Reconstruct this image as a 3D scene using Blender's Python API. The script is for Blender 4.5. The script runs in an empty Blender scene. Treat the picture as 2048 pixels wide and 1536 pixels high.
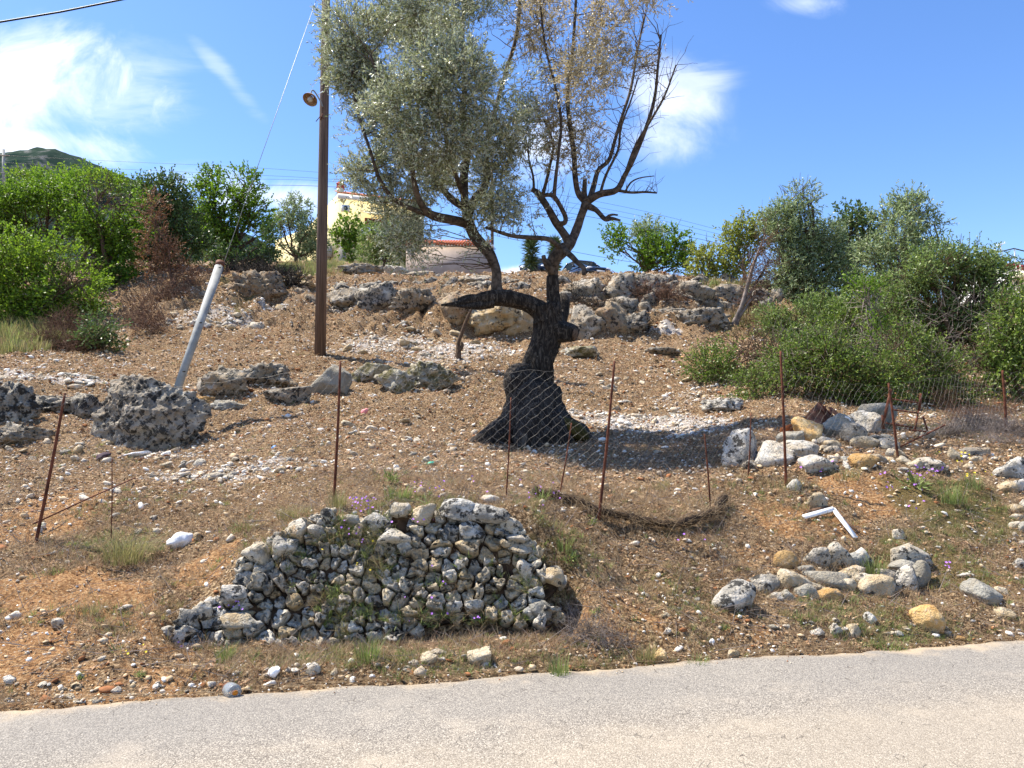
import bpy, bmesh, math, random
import numpy as np
from mathutils import Vector, Matrix, Euler

R = math.radians
RNG = np.random.default_rng(7)
random.seed(7)
scene = bpy.context.scene
C = scene.collection

# ------------------------------------------------------------------ camera
F, CX, CY = 1500.0, 1024.0, 768.0            # focal length in pixels of the 2048 px wide photograph
CAM_H = 1.6
PITCH = math.atan(98.0 / 1500.0)
cam_d = bpy.data.cameras.new('camera')
cam_d.sensor_width = 36.0
cam_d.lens = 36.0 * F / 2048.0
cam_d.clip_start = 0.05
cam_d.clip_end = 9000
cam = bpy.data.objects.new('camera', cam_d)
cam.location = (0, 0, CAM_H)
cam.rotation_euler = (R(90) + PITCH, 0, 0)
C.objects.link(cam)
scene.camera = cam

# ------------------------------------------------------------------ exposure
vs = scene.view_settings
vs.view_transform = 'Standard'
vs.look = 'None'
vs.exposure = 1.05
vs.gamma = 1.0
vs.use_curve_mapping = False

# ------------------------------------------------------------------ sun
SUN_AZ = Vector((-0.92, 0.34, 0)).normalized()     # horizontal direction towards the sun: left and a little behind the hill
SUN_EL = R(59)
SUN = Vector((SUN_AZ.x * math.cos(SUN_EL), SUN_AZ.y * math.cos(SUN_EL), math.sin(SUN_EL)))
sd = bpy.data.lights.new('sun', 'SUN')
sd.energy = 5.0
sd.angle = R(0.5)
sd.color = (1.0, 0.93, 0.81)
so = bpy.data.objects.new('sun', sd)
so.rotation_euler = SUN.to_track_quat('Z', 'Y').to_euler()
so.location = (0, 0, 40)
C.objects.link(so)


def ray(px, py):
    u = (px - CX) / F
    v = (CY - py) / F
    c, s = math.cos(PITCH), math.sin(PITCH)
    k = c - v * s
    return u / k, (s + v * c) / k            # x and z per metre of depth


def W(px, py, d):
    a, b = ray(px, py)
    return Vector((a * d, d, CAM_H + b * d))


def Wz(px, py, z):
    a, b = ray(px, py)
    d = (z - CAM_H) / b
    return Vector((a * d, d, z))


# ------------------------------------------------------------------ world: sky and clouds
world = bpy.data.worlds.new('World')
scene.world = world
world.use_nodes = True
wt = world.node_tree
wt.nodes.clear()


class NT:
    """small helper to write node trees"""

    def __init__(self, tree):
        self.t = tree
        self.n = tree.nodes
        self.l = tree.links

    def new(self, typ, **kw):
        nd = self.n.new(typ)
        for k, v in kw.items():
            setattr(nd, k, v)
        return nd

    def put(self, sock, val):
        if hasattr(val, 'is_output'):
            self.l.new(val, sock)
        else:
            sock.default_value = val

    def math(self, op, a, b=0.0, c=None, clamp=False):
        nd = self.new('ShaderNodeMath', operation=op, use_clamp=clamp)
        self.put(nd.inputs[0], a)
        self.put(nd.inputs[1], b)
        if c is not None:
            self.put(nd.inputs[2], c)
        return nd.outputs[0]

    def noise(self, vec, scale, detail=4.0, rough=0.55, dist=0.0):
        nd = self.new('ShaderNodeTexNoise')
        if vec is not None:
            self.l.new(vec, nd.inputs['Vector'])
        nd.inputs['Scale'].default_value = scale
        nd.inputs['Detail'].default_value = detail
        nd.inputs['Roughness'].default_value = rough
        nd.inputs['Distortion'].default_value = dist
        return nd.outputs[0]

    def voronoi(self, vec, scale, feature='F1', rand=1.0, out=0):
        nd = self.new('ShaderNodeTexVoronoi', feature=feature)
        if vec is not None:
            self.l.new(vec, nd.inputs['Vector'])
        nd.inputs['Scale'].default_value = scale
        nd.inputs['Randomness'].default_value = rand
        return nd.outputs[out]

    def ramp(self, fac, stops, interp='LINEAR'):
        nd = self.new('ShaderNodeValToRGB')
        cr = nd.color_ramp
        cr.interpolation = interp
        while len(cr.elements) > 1:
            cr.elements.remove(cr.elements[-1])
        cr.elements[0].position = stops[0][0]
        cr.elements[0].color = (*stops[0][1], 1)
        for p, c in stops[1:]:
            e = cr.elements.new(p)
            e.color = (*c, 1)
        self.put(nd.inputs[0], fac)
        return nd.outputs[0]

    def step(self, fac, lo, hi, a=0.0, b=1.0):
        nd = self.new('ShaderNodeMapRange', interpolation_type='SMOOTHSTEP')
        self.put(nd.inputs[0], fac)
        self.put(nd.inputs[1], lo)
        self.put(nd.inputs[2], hi)
        self.put(nd.inputs[3], a)
        self.put(nd.inputs[4], b)
        return nd.outputs[0]

    def mix(self, fac, a, b, mode='MIX'):
        nd = self.new('ShaderNodeMix', data_type='RGBA', blend_type=mode)
        self.put(nd.inputs[0], fac)
        for i, v in ((6, a), (7, b)):
            if isinstance(v, tuple):
                v = (*v[:3], 1)
            self.put(nd.inputs[i], v)
        return nd.outputs[2]

    def bump(self, height, strength, dist):
        nd = self.new('ShaderNodeBump')
        nd.inputs['Strength'].default_value = strength
        nd.inputs['Distance'].default_value = dist
        self.l.new(height, nd.inputs['Height'])
        return nd.outputs[0]


w = NT(wt)
sky = w.new('ShaderNodeTexSky', sky_type='NISHITA')
sky.sun_disc = False
sky.sun_elevation = SUN_EL
sky.sun_rotation = math.atan2(SUN_AZ.x, SUN_AZ.y)
sky.altitude = 100
sky.air_density = 1.0
sky.dust_density = 0.3
sky.ozone_density = 2.2
hsv = w.new('ShaderNodeHueSaturation')
hsv.inputs['Hue'].default_value = 0.509
hsv.inputs['Saturation'].default_value = 1.22
hsv.inputs['Value'].default_value = 1.75
w.l.new(sky.outputs[0], hsv.inputs['Color'])
tc = w.new('ShaderNodeTexCoord')
sep = w.new('ShaderNodeSeparateXYZ')
w.l.new(tc.outputs['Generated'], sep.inputs[0])
ysafe = w.math('MAXIMUM', sep.outputs[1], 0.05)
cu = w.math('DIVIDE', sep.outputs[0], ysafe)
cv = w.math('DIVIDE', sep.outputs[2], ysafe)
comb = w.new('ShaderNodeCombineXYZ')
w.l.new(cu, comb.inputs[0])
w.l.new(cv, comb.inputs[1])
warp = w.noise(comb.outputs[0], 3.0, 5.0, 0.6)
fine = w.noise(comb.outputs[0], 6.5, 9.0, 0.62, 0.6)
wispy = w.new('ShaderNodeMapping')
w.l.new(comb.outputs[0], wispy.inputs[0])
wispy.inputs['Rotation'].default_value = (0, 0, R(-35))
wispy.inputs['Scale'].default_value = (1.6, 7.0, 1.0)
wisp = w.noise(wispy.outputs[0], 2.2, 8.0, 0.6, 0.8)


def cloud(px, py, rx, ry, amp, rot=0.0, soft=1.0, thin=False):
    u0, v0 = ray(px, py)
    a, b = rx / F, ry / F
    du = w.math('SUBTRACT', cu, u0)
    dv = w.math('SUBTRACT', cv, v0)
    cr, sr = math.cos(rot), math.sin(rot)
    p = w.math('ADD', w.math('MULTIPLY', du, cr / a), w.math('MULTIPLY', dv, sr / a))
    q = w.math('ADD', w.math('MULTIPLY', du, -sr / b), w.math('MULTIPLY', dv, cr / b))
    r = w.math('SQRT', w.math('ADD', w.math('MULTIPLY', p, p), w.math('MULTIPLY', q, q)))
    src = wisp if thin else fine
    e = w.math('SUBTRACT', w.math('ADD', w.math('MULTIPLY', src, 3.2), -0.35), w.math('MULTIPLY', r, 1.0))
    m = w.step(e, 0.10, 0.10 + soft, 0.0, amp)
    f = w.step(r, 0.6, 1.5, 1.0, 0.0)
    return w.math('MULTIPLY', m, f)


acc = None
for args in [
    (110, 190, 270, 150, 0.85, 0.0, 1.2, False),
    (60, 290, 260, 70, 0.8, 0.0, 1.1, False),
    (230, 200, 180, 120, 0.45, 0.3, 1.4, True),
    (450, 150, 125, 22, 0.34, -0.85, 1.3, True),
    (560, 395, 190, 45, 0.85, 0.0, 1.1, False),
    (400, 355, 130, 35, 0.4, 0.0, 1.3, True),
    (1345, 205, 115, 95, 0.66, 0.0, 1.5, False),
    (1310, 275, 150, 60, 0.55, 0.0, 1.5, False),
    (1370, 180, 110, 90, 0.5, 0.6, 1.3, True),
    (1090, 300, 130, 80, 0.75, 0.0, 1.4, False),
    (1610, 5, 105, 42, 0.7, 0.0, 1.4, False),
    (1050, 552, 90, 22, 0.9, 0.0, 0.9, False),
    (880, 330, 90, 60, 0.6, 0.0, 1.1, False),
]:
    m = cloud(*args)
    acc = m if acc is None else w.math('MAXIMUM', acc, m)
front = w.step(sep.outputs[1], 0.05, 0.2)
acc = w.math('MULTIPLY', acc, front)
# the rest of the sky carries the same thin scattered cloud
allsky = w.noise(tc.outputs['Generated'], 3.0, 8.0, 0.6, 0.5)
away = w.step(sep.outputs[1], 0.35, 0.75, 0.5, 0.0)
gen = w.math('MULTIPLY', w.step(allsky, 0.50, 0.72), away)
acc = w.math('MAXIMUM', acc, gen)
ccol = w.mix(w.step(fine, 0.35, 0.65), (7.6, 8.6, 10.4), (10.5, 10.8, 11.2))
skymix = w.mix(acc, hsv.outputs[0], ccol)
bg = w.new('ShaderNodeBackground')
bg.inputs['Strength'].default_value = 0.070
w.l.new(skymix, bg.inputs['Color'])
wo = w.new('ShaderNodeOutputWorld')
w.l.new(bg.outputs[0], wo.inputs['Surface'])

# ------------------------------------------------------------------ numpy noise


def _hash(ix, iy, iz, seed):
    with np.errstate(over='ignore'):
        n = (ix.astype(np.uint32) * np.uint32(374761393) + iy.astype(np.uint32) * np.uint32(668265263)
             + iz.astype(np.uint32) * np.uint32(2246822519) + np.uint32(seed * 3266489917 & 0xffffffff))
        n = (n ^ (n >> np.uint32(13))) * np.uint32(1274126177)
        n = n ^ (n >> np.uint32(16))
        n = n * np.uint32(2654435769)
        n = n ^ (n >> np.uint32(15))
    return (n & np.uint32(0xffffff)).astype(np.float64) / float(0xffffff)


def vnoise(P, seed=0):
    P = np.asarray(P, dtype=np.float64)
    I = np.floor(P).astype(np.int64)
    f = P - I
    f = f * f * (3 - 2 * f)
    out = 0
    for dx in (0, 1):
        wx = f[:, 0] if dx else 1 - f[:, 0]
        for dy in (0, 1):
            wy = f[:, 1] if dy else 1 - f[:, 1]
            for dz in (0, 1):
                wz = f[:, 2] if dz else 1 - f[:, 2]
                out = out + wx * wy * wz * _hash(I[:, 0] + dx, I[:, 1] + dy, I[:, 2] + dz, seed)
    return out * 2 - 1


def fbm(P, oct=4, seed=0, gain=0.5):
    P = np.asarray(P, dtype=np.float64)
    a, s, tot = 1.0, 0.0, 0.0
    for o in range(oct):
        s = s + a * vnoise(P * (2.03 ** o) + 17.3 * o, seed + o)
        tot += a
        a *= gain
    return s / tot


def ridged(P, oct=4, seed=0):
    a, s, tot = 1.0, 0.0, 0.0
    for o in range(oct):
        s = s + a * (1 - 2 * np.abs(vnoise(P * (2.1 ** o) + 9.1 * o, seed + o)))
        tot += a
        a *= 0.5
    return s / tot


def sstep(x, a, b):
    t = np.clip((x - a) / (b - a), 0, 1)
    return t * t * (3 - 2 * t)


# ------------------------------------------------------------------ ground shape
EDGE_A = Wz(0, 1416, 0.0)
EDGE_B = Wz(2048, 1276, 0.0)
EDIR = (EDGE_B - EDGE_A).normalized()
ENRM = Vector((-EDIR.y, EDIR.x, 0))                # towards the hill


def edge_s(x, y):
    return (x - EDGE_A.x) * ENRM.x + (y - EDGE_A.y) * ENRM.y


COLS = {
    -700: [(1330, 5.2), (1080, 8.5), (900, 12), (800, 15), (720, 19), (650, 24), (560, 32), (520, 55), (560, 90)],
    0: [(1330, 4.9), (1200, 5.7), (1085, 7.0), (990, 8.6), (900, 10.5), (790, 13.2), (745, 14.5), (700, 17.5), (660, 20), (600, 25), (560, 32), (525, 55), (560, 90)],
    350: [(1335, 4.9), (1240, 5.6), (1090, 7.1), (1000, 8.4), (915, 10.8), (855, 12.4), (780, 14.2), (700, 18), (640, 21), (560, 24.2), (535, 30), (523, 55), (560, 90)],
    680: [(1320, 5.05), (1290, 5.4), (1035, 6.05), (1000, 7.0), (915, 9.5), (835, 12.8), (780, 14.8), (715, 18), (650, 22), (610, 23.3), (572, 26), (545, 31), (523, 55), (560, 90)],
    1024: [(1310, 5.15), (1275, 5.5), (1035, 6.15), (1000, 7.0), (905, 11), (870, 12.6), (790, 15), (722, 18), (680, 20.8), (612, 21.7), (565, 25), (556, 28), (584, 41), (600, 60), (640, 90)],
    1300: [(1300, 5.3), (1200, 6.0), (1052, 7.1), (1000, 7.8), (930, 9.6), (865, 12.4), (790, 15.5), (735, 18), (684, 20.8), (600, 23), (566, 25.5), (558, 29), (584, 41), (600, 60), (640, 90)],
    1550: [(1290, 5.45), (1180, 6.4), (1040, 7.5), (960, 8.4), (880, 9.8), (835, 12.4), (780, 15), (720, 18.5), (676, 21), (625, 24), (585, 27), (572, 32), (590, 45), (640, 90)],
    1750: [(1280, 5.6), (1170, 6.7), (1040, 7.7), (940, 8.6), (885, 9.8), (845, 12), (810, 14), (730, 19), (650, 24), (610, 30), (600, 45), (650, 90)],
    2048: [(1258, 5.9), (1150, 7.0), (1030, 8.0), (940, 8.9), (870, 10.5), (835, 13), (780, 18), (700, 25), (640, 32), (610, 50), (660, 90)],
    2700: [(1220, 6.6), (1120, 7.6), (1000, 9), (900, 10.5), (850, 14), (780, 20), (700, 28), (650, 50), (680, 90)],
}
_ck = sorted(COLS)
_cu, _cd, _cz = [], [], []
for px in _ck:
    u = (px - CX) / F
    # depth where this column meets the road edge
    de = (EDGE_A.x * ENRM.x + EDGE_A.y * ENRM.y) / (u * ENRM.x + ENRM.y)
    ds, zs = [-50, de], [0.0, 0.0]
    for py, d in COLS[px]:
        ds.append(max(d, ds[-1] + 0.15))
        zs.append(W(px, py, d).z)
    ds += [160, 900, 5000]
    zs += [zs[-1] - 3, 5, 5]
    _cu.append(u)
    _cd.append(np.array(ds))
    _cz.append(np.array(zs))
_cu = np.array(_cu)

# dry stone wall plane (base line, leaning back)
WB0 = Wz(331, 1302, 0.03)
WB1 = Wz(1112, 1268, 0.08)
WE1 = (WB1 - WB0)
WLEN = WE1.length
WE1 = WE1.normalized()
WBACK = Vector((-WE1.y, WE1.x, 0)).normalized()
WUP = (WBACK * 0.50 + Vector((0, 0, 0.92))).normalized()
WNRM = WE1.cross(WUP).normalized()                 # towards the road
if WNRM.y > 0:
    WNRM = -WNRM


def base_z(x, y):
    x = np.asarray(x, dtype=np.float64)
    y = np.asarray(y, dtype=np.float64)
    u = np.clip(x / np.maximum(y, 1.0), _cu[0], _cu[-1] - 1e-6)
    k = np.clip(np.searchsorted(_cu, u, side='right') - 1, 0, len(_cu) - 2)
    t = (u - _cu[k]) / (_cu[k + 1] - _cu[k])
    t = t * t * (3 - 2 * t)
    cols = []
    for dd, zz in zip(_cd, _cz):
        cols.append((np.interp(y, dd, zz) * 2 + np.interp(y * 1.012, dd, zz) + np.interp(y * 0.988, dd, zz)) / 4)
    cols = np.array(cols)
    idx = np.arange(len(x))
    z = cols[k, idx] * (1 - t) + cols[k + 1, idx] * t
    s = edge_s(x, y)
    z = np.where(s < 0, -0.03, np.minimum(z, -0.02 + s * 0.9) * sstep(s, -0.05, 0.4) - 0.01 * (1 - sstep(s, 0, .4)))
    # cut back in front of the dry stone wall
    a = (x - WB0.x) * WE1.x + (y - WB0.y) * WE1.y
    b = (x - WB0.x) * WBACK.x + (y - WB0.y) * WBACK.y
    inw = sstep(a, -0.15, 0.15) * (1 - sstep(a, WLEN + 0.08, WLEN + 0.32))
    zl = np.where(b < 0.06, 0.035 + 0.03 * a / WLEN, (b - 0.06) * 1.84 + 0.0)
    cap = np.where((b < 0.62) & (b > -0.6), zl, 1e3)
    z = np.where(cap < z, z * (1 - inw) + cap * inw, z)
    return z


def terrain(x, y):
    x = np.asarray(x, dtype=np.float64)
    y = np.asarray(y, dtype=np.float64)
    z = base_z(x, y)
    s = edge_s(x, y)
    P = np.stack([x, y, np.zeros_like(x)], 1)
    far = sstep(y, 9, 20)
    amp = sstep(s, 0.05, 0.9)
    n1 = fbm(P * 1.1, 3, 3) * (0.05 + 0.10 * far)
    n2 = fbm(P * 5.0, 3, 11) * (0.050 + 0.035 * far)
    n3 = ridged(P * 13.0, 3, 21) * (0.026 + 0.02 * far)
    # broken, blocky relief where the bank of rock crosses the slope
    bank = sstep(y, 20.0, 21.2) * (1 - sstep(y, 27, 30)) * 1.0
    n4 = bank * (ridged(P * 1.5, 5, 31) * 0.34)
    back = 1 - sstep(y, 60, 120)
    return z + amp * back * (n1 + n2 + n3 + n4)


def tz(x, y):
    return float(terrain(np.array([x]), np.array([y]))[0])


_gd = np.concatenate([np.arange(3.6, 12, 0.01), np.arange(12, 70, 0.03)])


def G(px, py):
    """where the ray through a pixel of the photograph meets the ground"""
    a, b = ray(px, py)
    zz = base_z(a * _gd, _gd)
    rz = CAM_H + b * _gd
    hit = np.nonzero((rz <= zz) & (_gd > 3.8))[0]
    d = _gd[hit[0]] if len(hit) else 60.0
    return Vector((a * d, d, tz(a * d, d)))


# ------------------------------------------------------------------ object helpers


def tag(o, label=None, cat=None, group=None, kind=None):
    if label:
        o['label'] = label
    if cat:
        o['category'] = cat
    if group:
        o['group'] = group
    if kind:
        o['kind'] = kind
    return o


def empty(name, loc, label=None, cat=None, group=None, rot=(0, 0, 0)):
    o = bpy.data.objects.new(name, None)
    o.empty_display_size = 0.2
    o.location = loc
    o.rotation_euler = rot
    C.objects.link(o)
    return tag(o, label, cat, group)


def mesh_from(name, V, faces, smooth=False, mat=None):
    """V (n,3); faces: list of int arrays (m,3) or (m,4) or a list of index tuples"""
    me = bpy.data.meshes.new(name)
    V = np.asarray(V, dtype=np.float32)
    me.vertices.add(len(V))
    me.vertices.foreach_set('co', V.ravel())
    loops, starts, st = [], [], 0
    for fa in faces:
        fa = np.asarray(fa, dtype=np.int32)
        if fa.size == 0:
            continue
        m, k = fa.shape
        loops.append(fa.ravel())
        starts.append(st + np.arange(m, dtype=np.int32) * k)
        st += m * k
    L = np.concatenate(loops)
    S = np.concatenate(starts)
    me.loops.add(len(L))
    me.loops.foreach_set('vertex_index', L)
    me.polygons.add(len(S))
    me.polygons.foreach_set('loop_start', S)
    if smooth:
        me.polygons.foreach_set('use_smooth', np.ones(len(S), dtype=bool))
    me.update(calc_edges=True)
    if mat:
        me.materials.append(mat)
    return me


def link(name, me, parent=None, loc=None):
    o = bpy.data.objects.new(name, me)
    if parent is not None:
        o.parent = parent
    if loc is not None:
        o.location = loc
    C.objects.link(o)
    return o


class Acc:
    def __init__(self):
        self.v, self.q, self.t, self.n = [], [], [], 0

    def add(self, V, Q=None, T=None):
        V = np.asarray(V, dtype=np.float64).reshape(-1, 3)
        if Q is not None and len(Q):
            self.q.append(np.asarray(Q, dtype=np.int64) + self.n)
        if T is not None and len(T):
            self.t.append(np.asarray(T, dtype=np.int64) + self.n)
        self.v.append(V)
        self.n += len(V)
        return self

    def tube(self, pts, rad, sides=8, bumps=0.0, seed=0, cap=True, flute=0.0):
        pts = np.asarray([tuple(p) for p in pts], dtype=np.float64)
        n = len(pts)
        rad = np.asarray(rad if hasattr(rad, '__len__') else [rad] * n, dtype=np.float64)
        T = np.gradient(pts, axis=0)
        T /= np.maximum(np.linalg.norm(T, axis=1, keepdims=True), 1e-9)
        ref = np.array([0.0, 0, 1]) if abs(T[0, 2]) < 0.9 else np.array([1.0, 0, 0])
        A = np.cross(T[0], ref)
        A /= np.linalg.norm(A)
        ang = np.arange(sides) * 2 * math.pi / sides
        rings = []
        for i in range(n):
            A = A - T[i] * np.dot(A, T[i])
            A /= max(np.linalg.norm(A), 1e-9)
            B = np.cross(T[i], A)
            r = np.full(sides, rad[i])
            if flute:
                r = r * (1 + flute * np.sin(ang * 5 + i * 0.15 + seed) + 0.6 * flute * np.sin(ang * 9 - i * 0.1))
            rings.append(pts[i] + np.outer(np.cos(ang) * r, A) + np.outer(np.sin(ang) * r, B))
        V = np.concatenate(rings)
        if bumps:
            cen = np.repeat(pts, sides, axis=0)
            nz = fbm(V * (1.3 / max(rad.max(), 0.02)), 3, seed)
            V = cen + (V - cen) * (1 + bumps * nz)[:, None]
        i = np.arange(n - 1)[:, None] * sides
        j = np.arange(sides)[None, :]
        j2 = (j + 1) % sides
        Q = np.stack([(i + j), (i + j2), (i + sides + j2), (i + sides + j)], -1).reshape(-1, 4)
        Tt = None
        if cap:
            V = np.concatenate([V, pts[:1], pts[-1:]])
            a = np.stack([j[0] * 0 + n * sides, j2[0], j[0]], 1)
            b = np.stack([j[0] * 0 + n * sides + 1, j[0] + (n - 1) * sides, j2[0] + (n - 1) * sides], 1)
            Tt = np.concatenate([a, b])
        return self.add(V, Q, Tt)

    def box(self, c, size, rot=None):
        c = np.array(tuple(c))
        h = np.array(size) / 2
        V = np.array([[x, y, z] for x in (-1, 1) for y in (-1, 1) for z in (-1, 1)]) * h
        if rot is not None:
            V = V @ np.array(rot).T
        Q = [[0, 1, 3, 2], [4, 6, 7, 5], [0, 4, 5, 1], [2, 3, 7, 6], [0, 2, 6, 4], [1, 5, 7, 3]]
        return self.add(V + c, Q)

    def tris(self):
        return sum(len(q) for q in self.q) * 2 + sum(len(t) for t in self.t)

    def mesh(self, name, mat=None, smooth=False, origin=None):
        V = np.concatenate(self.v)
        if origin is not None:
            V = V - np.array(tuple(origin))
        fs = []
        if self.q:
            fs.append(np.concatenate(self.q))
        if self.t:
            fs.append(np.concatenate(self.t))
        return mesh_from(name, V, fs, smooth, mat)

    def build(self, name, mat=None, parent=None, smooth=False):
        """parts are written in world coordinates and moved under their parent"""
        org = parent_world(parent) if parent is not None else None
        return link(name, self.mesh(name, mat, smooth, org), parent)


def parent_world(p):
    v = Vector((0, 0, 0))
    while p is not None:
        v = v + p.location
        p = p.parent
    return v


def curve_pts(ctrl, n=8):
    """Catmull-Rom through control points (each x,y,z,r)"""
    P = np.array([tuple(c) for c in ctrl], dtype=np.float64)
    P = np.vstack([2 * P[0] - P[1], P, 2 * P[-1] - P[-2]])
    out = []
    for i in range(1, len(P) - 2):
        for k in range(n):
            t = k / n
            a, b, c, d = P[i - 1], P[i], P[i + 1], P[i + 2]
            out.append(0.5 * ((2 * b) + (-a + c) * t + (2 * a - 5 * b + 4 * c - d) * t * t + (-a + 3 * b - 3 * c + d) * t ** 3))
    out.append(P[-2])
    return np.array(out)


_ico = {}


def ico(sub):
    if sub not in _ico:
        bm = bmesh.new()
        bmesh.ops.create_icosphere(bm, subdivisions=sub, radius=1)
        V = np.array([v.co[:] for v in bm.verts])
        Fc = np.array([[v.index for v in f.verts] for f in bm.faces])
        bm.free()
        _ico[sub] = (V, Fc)
    return _ico[sub]


def rock_shape(seed, sub, dims, rough=0.12, planes=14, karst=0.0, fscale=2.2):
    V, T = ico(sub)
    rg = np.random.default_rng(seed)
    N = rg.normal(size=(planes, 3))
    N /= np.linalg.norm(N, axis=1, keepdims=True)
    p = rg.uniform(0.58, 0.98, planes)
    dots = V @ N.T
    rr = np.where(dots > 0.05, p / np.maximum(dots, 0.05), 9)
    r = np.minimum(rr.min(1), 1.24)
    dims = np.array(dims)
    big = dims.max()
    r = r * (1 + rough * fbm(V * fscale + seed, 3, seed % 97))
    if karst:
        Pn = V * dims
        q = 1 / max(big, .15)
        r = r * (1 + karst * (0.55 * ridged(Pn * (2.6 * q) + seed, 2, seed % 53) + 0.40 * ridged(Pn * np.array([1.25, 1.25, .5]) * (7 * q), 2, seed % 41) + 0.28 * vnoise(Pn * (21 * q), seed % 37)))
    return V * r[:, None] * dims, T

# ------------------------------------------------------------------ materials


def newmat(name):
    m = bpy.data.materials.new(name)
    m.use_nodes = True
    t = NT(m.node_tree)
    t.n.clear()
    out = t.new('ShaderNodeOutputMaterial')
    b = t.new('ShaderNodeBsdfPrincipled')
    t.l.new(b.outputs[0], out.inputs['Surface'])
    b.inputs['Roughness'].default_value = 0.85
    b.inputs['Specular IOR Level'].default_value = 0.25
    return m, t, b, out


def pos(t):
    return t.new('ShaderNodeNewGeometry').outputs['Position']


def simple(name, col, rough=0.8, metal=0.0, var=0.25, scale=6.0, bump=0.0, spec=0.25):
    m, t, b, _ = newmat(name)
    p = pos(t)
    n = t.noise(p, scale, 5, 0.6)
    c = t.mix(t.step(n, 0.3, 0.7), tuple(x * (1 - var) for x in col), tuple(min(1, x * (1 + var)) for x in col))
    t.l.new(c, b.inputs['Base Color'])
    b.inputs['Roughness'].default_value = rough
    b.inputs['Metallic'].default_value = metal
    b.inputs['Specular IOR Level'].default_value = spec
    if bump:
        t.l.new(t.bump(t.noise(p, scale * 6, 4), 0.6, bump), b.inputs['Normal'])
    return m


def stone_mat(name, light, warm, dark=0.5, scale=1.0, orange=0.15, white=0.3, moss=0.0, lichen=None):
    """weathered limestone: pale body, cream fracture faces, grey crust, black and orange lichen"""
    m, t, b, _ = newmat(name)
    p = pos(t)
    oi = t.new('ShaderNodeObjectInfo')
    n1 = t.noise(p, 3.2 * scale, 6, 0.6)
    n2 = t.noise(p, 13 * scale, 6, 0.65)
    n3 = t.noise(p, 45 * scale, 4, 0.6)
    body = t.mix(t.step(n1, 0.38, 0.62), light, warm)
    body = t.mix(t.math('MULTIPLY', oi.outputs['Random'], 0.45), body, tuple(x * 0.55 for x in warm))
    body = t.mix(t.math('MULTIPLY', t.step(n2, 0.5, 0.72), white), body, (0.72, 0.71, 0.68))
    # grey crust
    nc = t.noise(p, 5.5 * scale, 8, 0.72)
    crust = t.step(nc, 0.60 - 0.16 * dark, 0.66 - 0.10 * dark)
    body = t.mix(t.math('MULTIPLY', crust, 0.72), body, (0.20, 0.185, 0.155))
    # black lichen: ragged blotches with some round spots
    nb = t.noise(p, 12 * scale, 7, 0.70)
    blot = t.step(nb, 0.63 - 0.13 * dark, 0.67 - 0.13 * dark)
    v = t.voronoi(p, 15 * scale)
    vs_ = t.math('ADD', v, t.math('MULTIPLY', n3, 0.55))
    spots = t.step(vs_, 0.36 + 0.12 * dark, 0.44 + 0.12 * dark, 1.0, 0.0)
    spots = t.math('MAXIMUM', blot, t.math('MULTIPLY', spots, t.step(n1, 0.64 - 0.16 * dark, 0.70 - 0.16 * dark)))
    body = t.mix(t.math('MULTIPLY', spots, 0.92), body, (0.026, 0.025, 0.023))
    n4 = t.noise(p, 7 * scale, 6, 0.6, 1.0)
    body = t.mix(t.math('MULTIPLY', t.step(n4, 0.64, 0.70), orange), body, (0.42, 0.20, 0.035))
    if moss:
        geo = t.new('ShaderNodeNewGeometry')
        sp = t.new('ShaderNodeSeparateXYZ')
        t.l.new(geo.outputs['Normal'], sp.inputs[0])
        mm = t.math('MULTIPLY', t.step(n4, 0.45, 0.6), moss)
        body = t.mix(mm, body, (0.12, 0.105, 0.02))
    t.l.new(body, b.inputs['Base Color'])
    h = t.math('ADD', t.math('MULTIPLY', n2, 0.7), t.math('MULTIPLY', n3, 0.5))
    t.l.new(t.bump(h, 1.0, 0.06 / scale), b.inputs['Normal'])
    b.inputs['Roughness'].default_value = 0.92
    return m


M = {}
M['wall_stone'] = stone_mat('mottled_limestone', (0.68, 0.63, 0.53), (0.50, 0.41, 0.28), dark=0.60, scale=1.15, orange=0.35, white=0.5)
M['wall_dark'] = stone_mat('lichen_covered_limestone', (0.70, 0.67, 0.61), (0.56, 0.50, 0.41), dark=0.85, scale=1.0, orange=0.12, white=0.5)
M['cream_stone'] = stone_mat('cream_limestone', (0.62, 0.53, 0.38), (0.50, 0.37, 0.21), dark=0.32, scale=0.9, orange=0.3, white=0.4)
M['pale_stone'] = stone_mat('pale_limestone', (0.68, 0.64, 0.56), (0.54, 0.46, 0.35), dark=0.48, scale=1.0, orange=0.12, white=0.6)
M['boulder'] = stone_mat('weathered_karst_rock', (0.47, 0.42, 0.34), (0.38, 0.29, 0.19), dark=0.72, scale=0.55, orange=0.2, white=0.5)
M['boulder_dark'] = stone_mat('dark_karst_rock', (0.50, 0.46, 0.385), (0.36, 0.29, 0.21), dark=0.95, scale=0.6, orange=0.15, white=0.45)
M['boulder_moss'] = stone_mat('mossy_karst_rock', (0.50, 0.48, 0.42), (0.42, 0.36, 0.25), dark=0.5, scale=0.6, orange=0.2, white=0.5, moss=0.75)
M['rock_cream'] = stone_mat('freshly_broken_rock_face', (0.52, 0.43, 0.29), (0.42, 0.29, 0.14), dark=0.38, scale=0.6, orange=0.4, white=0.35)
M['yellow_stone'] = stone_mat('yellow_stone', (0.74, 0.55, 0.28), (0.66, 0.38, 0.13), dark=0.0, scale=1.2, orange=0.6, white=0.4)
M['orange_stone'] = stone_mat('orange_stone', (0.55, 0.37, 0.17), (0.42, 0.24, 0.08), dark=0.15, scale=1.2, orange=0.7, white=0.2)
M['grey_stone'] = stone_mat('grey_split_stone', (0.36, 0.35, 0.31), (0.33, 0.29, 0.22), dark=0.05, scale=1.0, orange=0.1, white=0.1)
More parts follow.
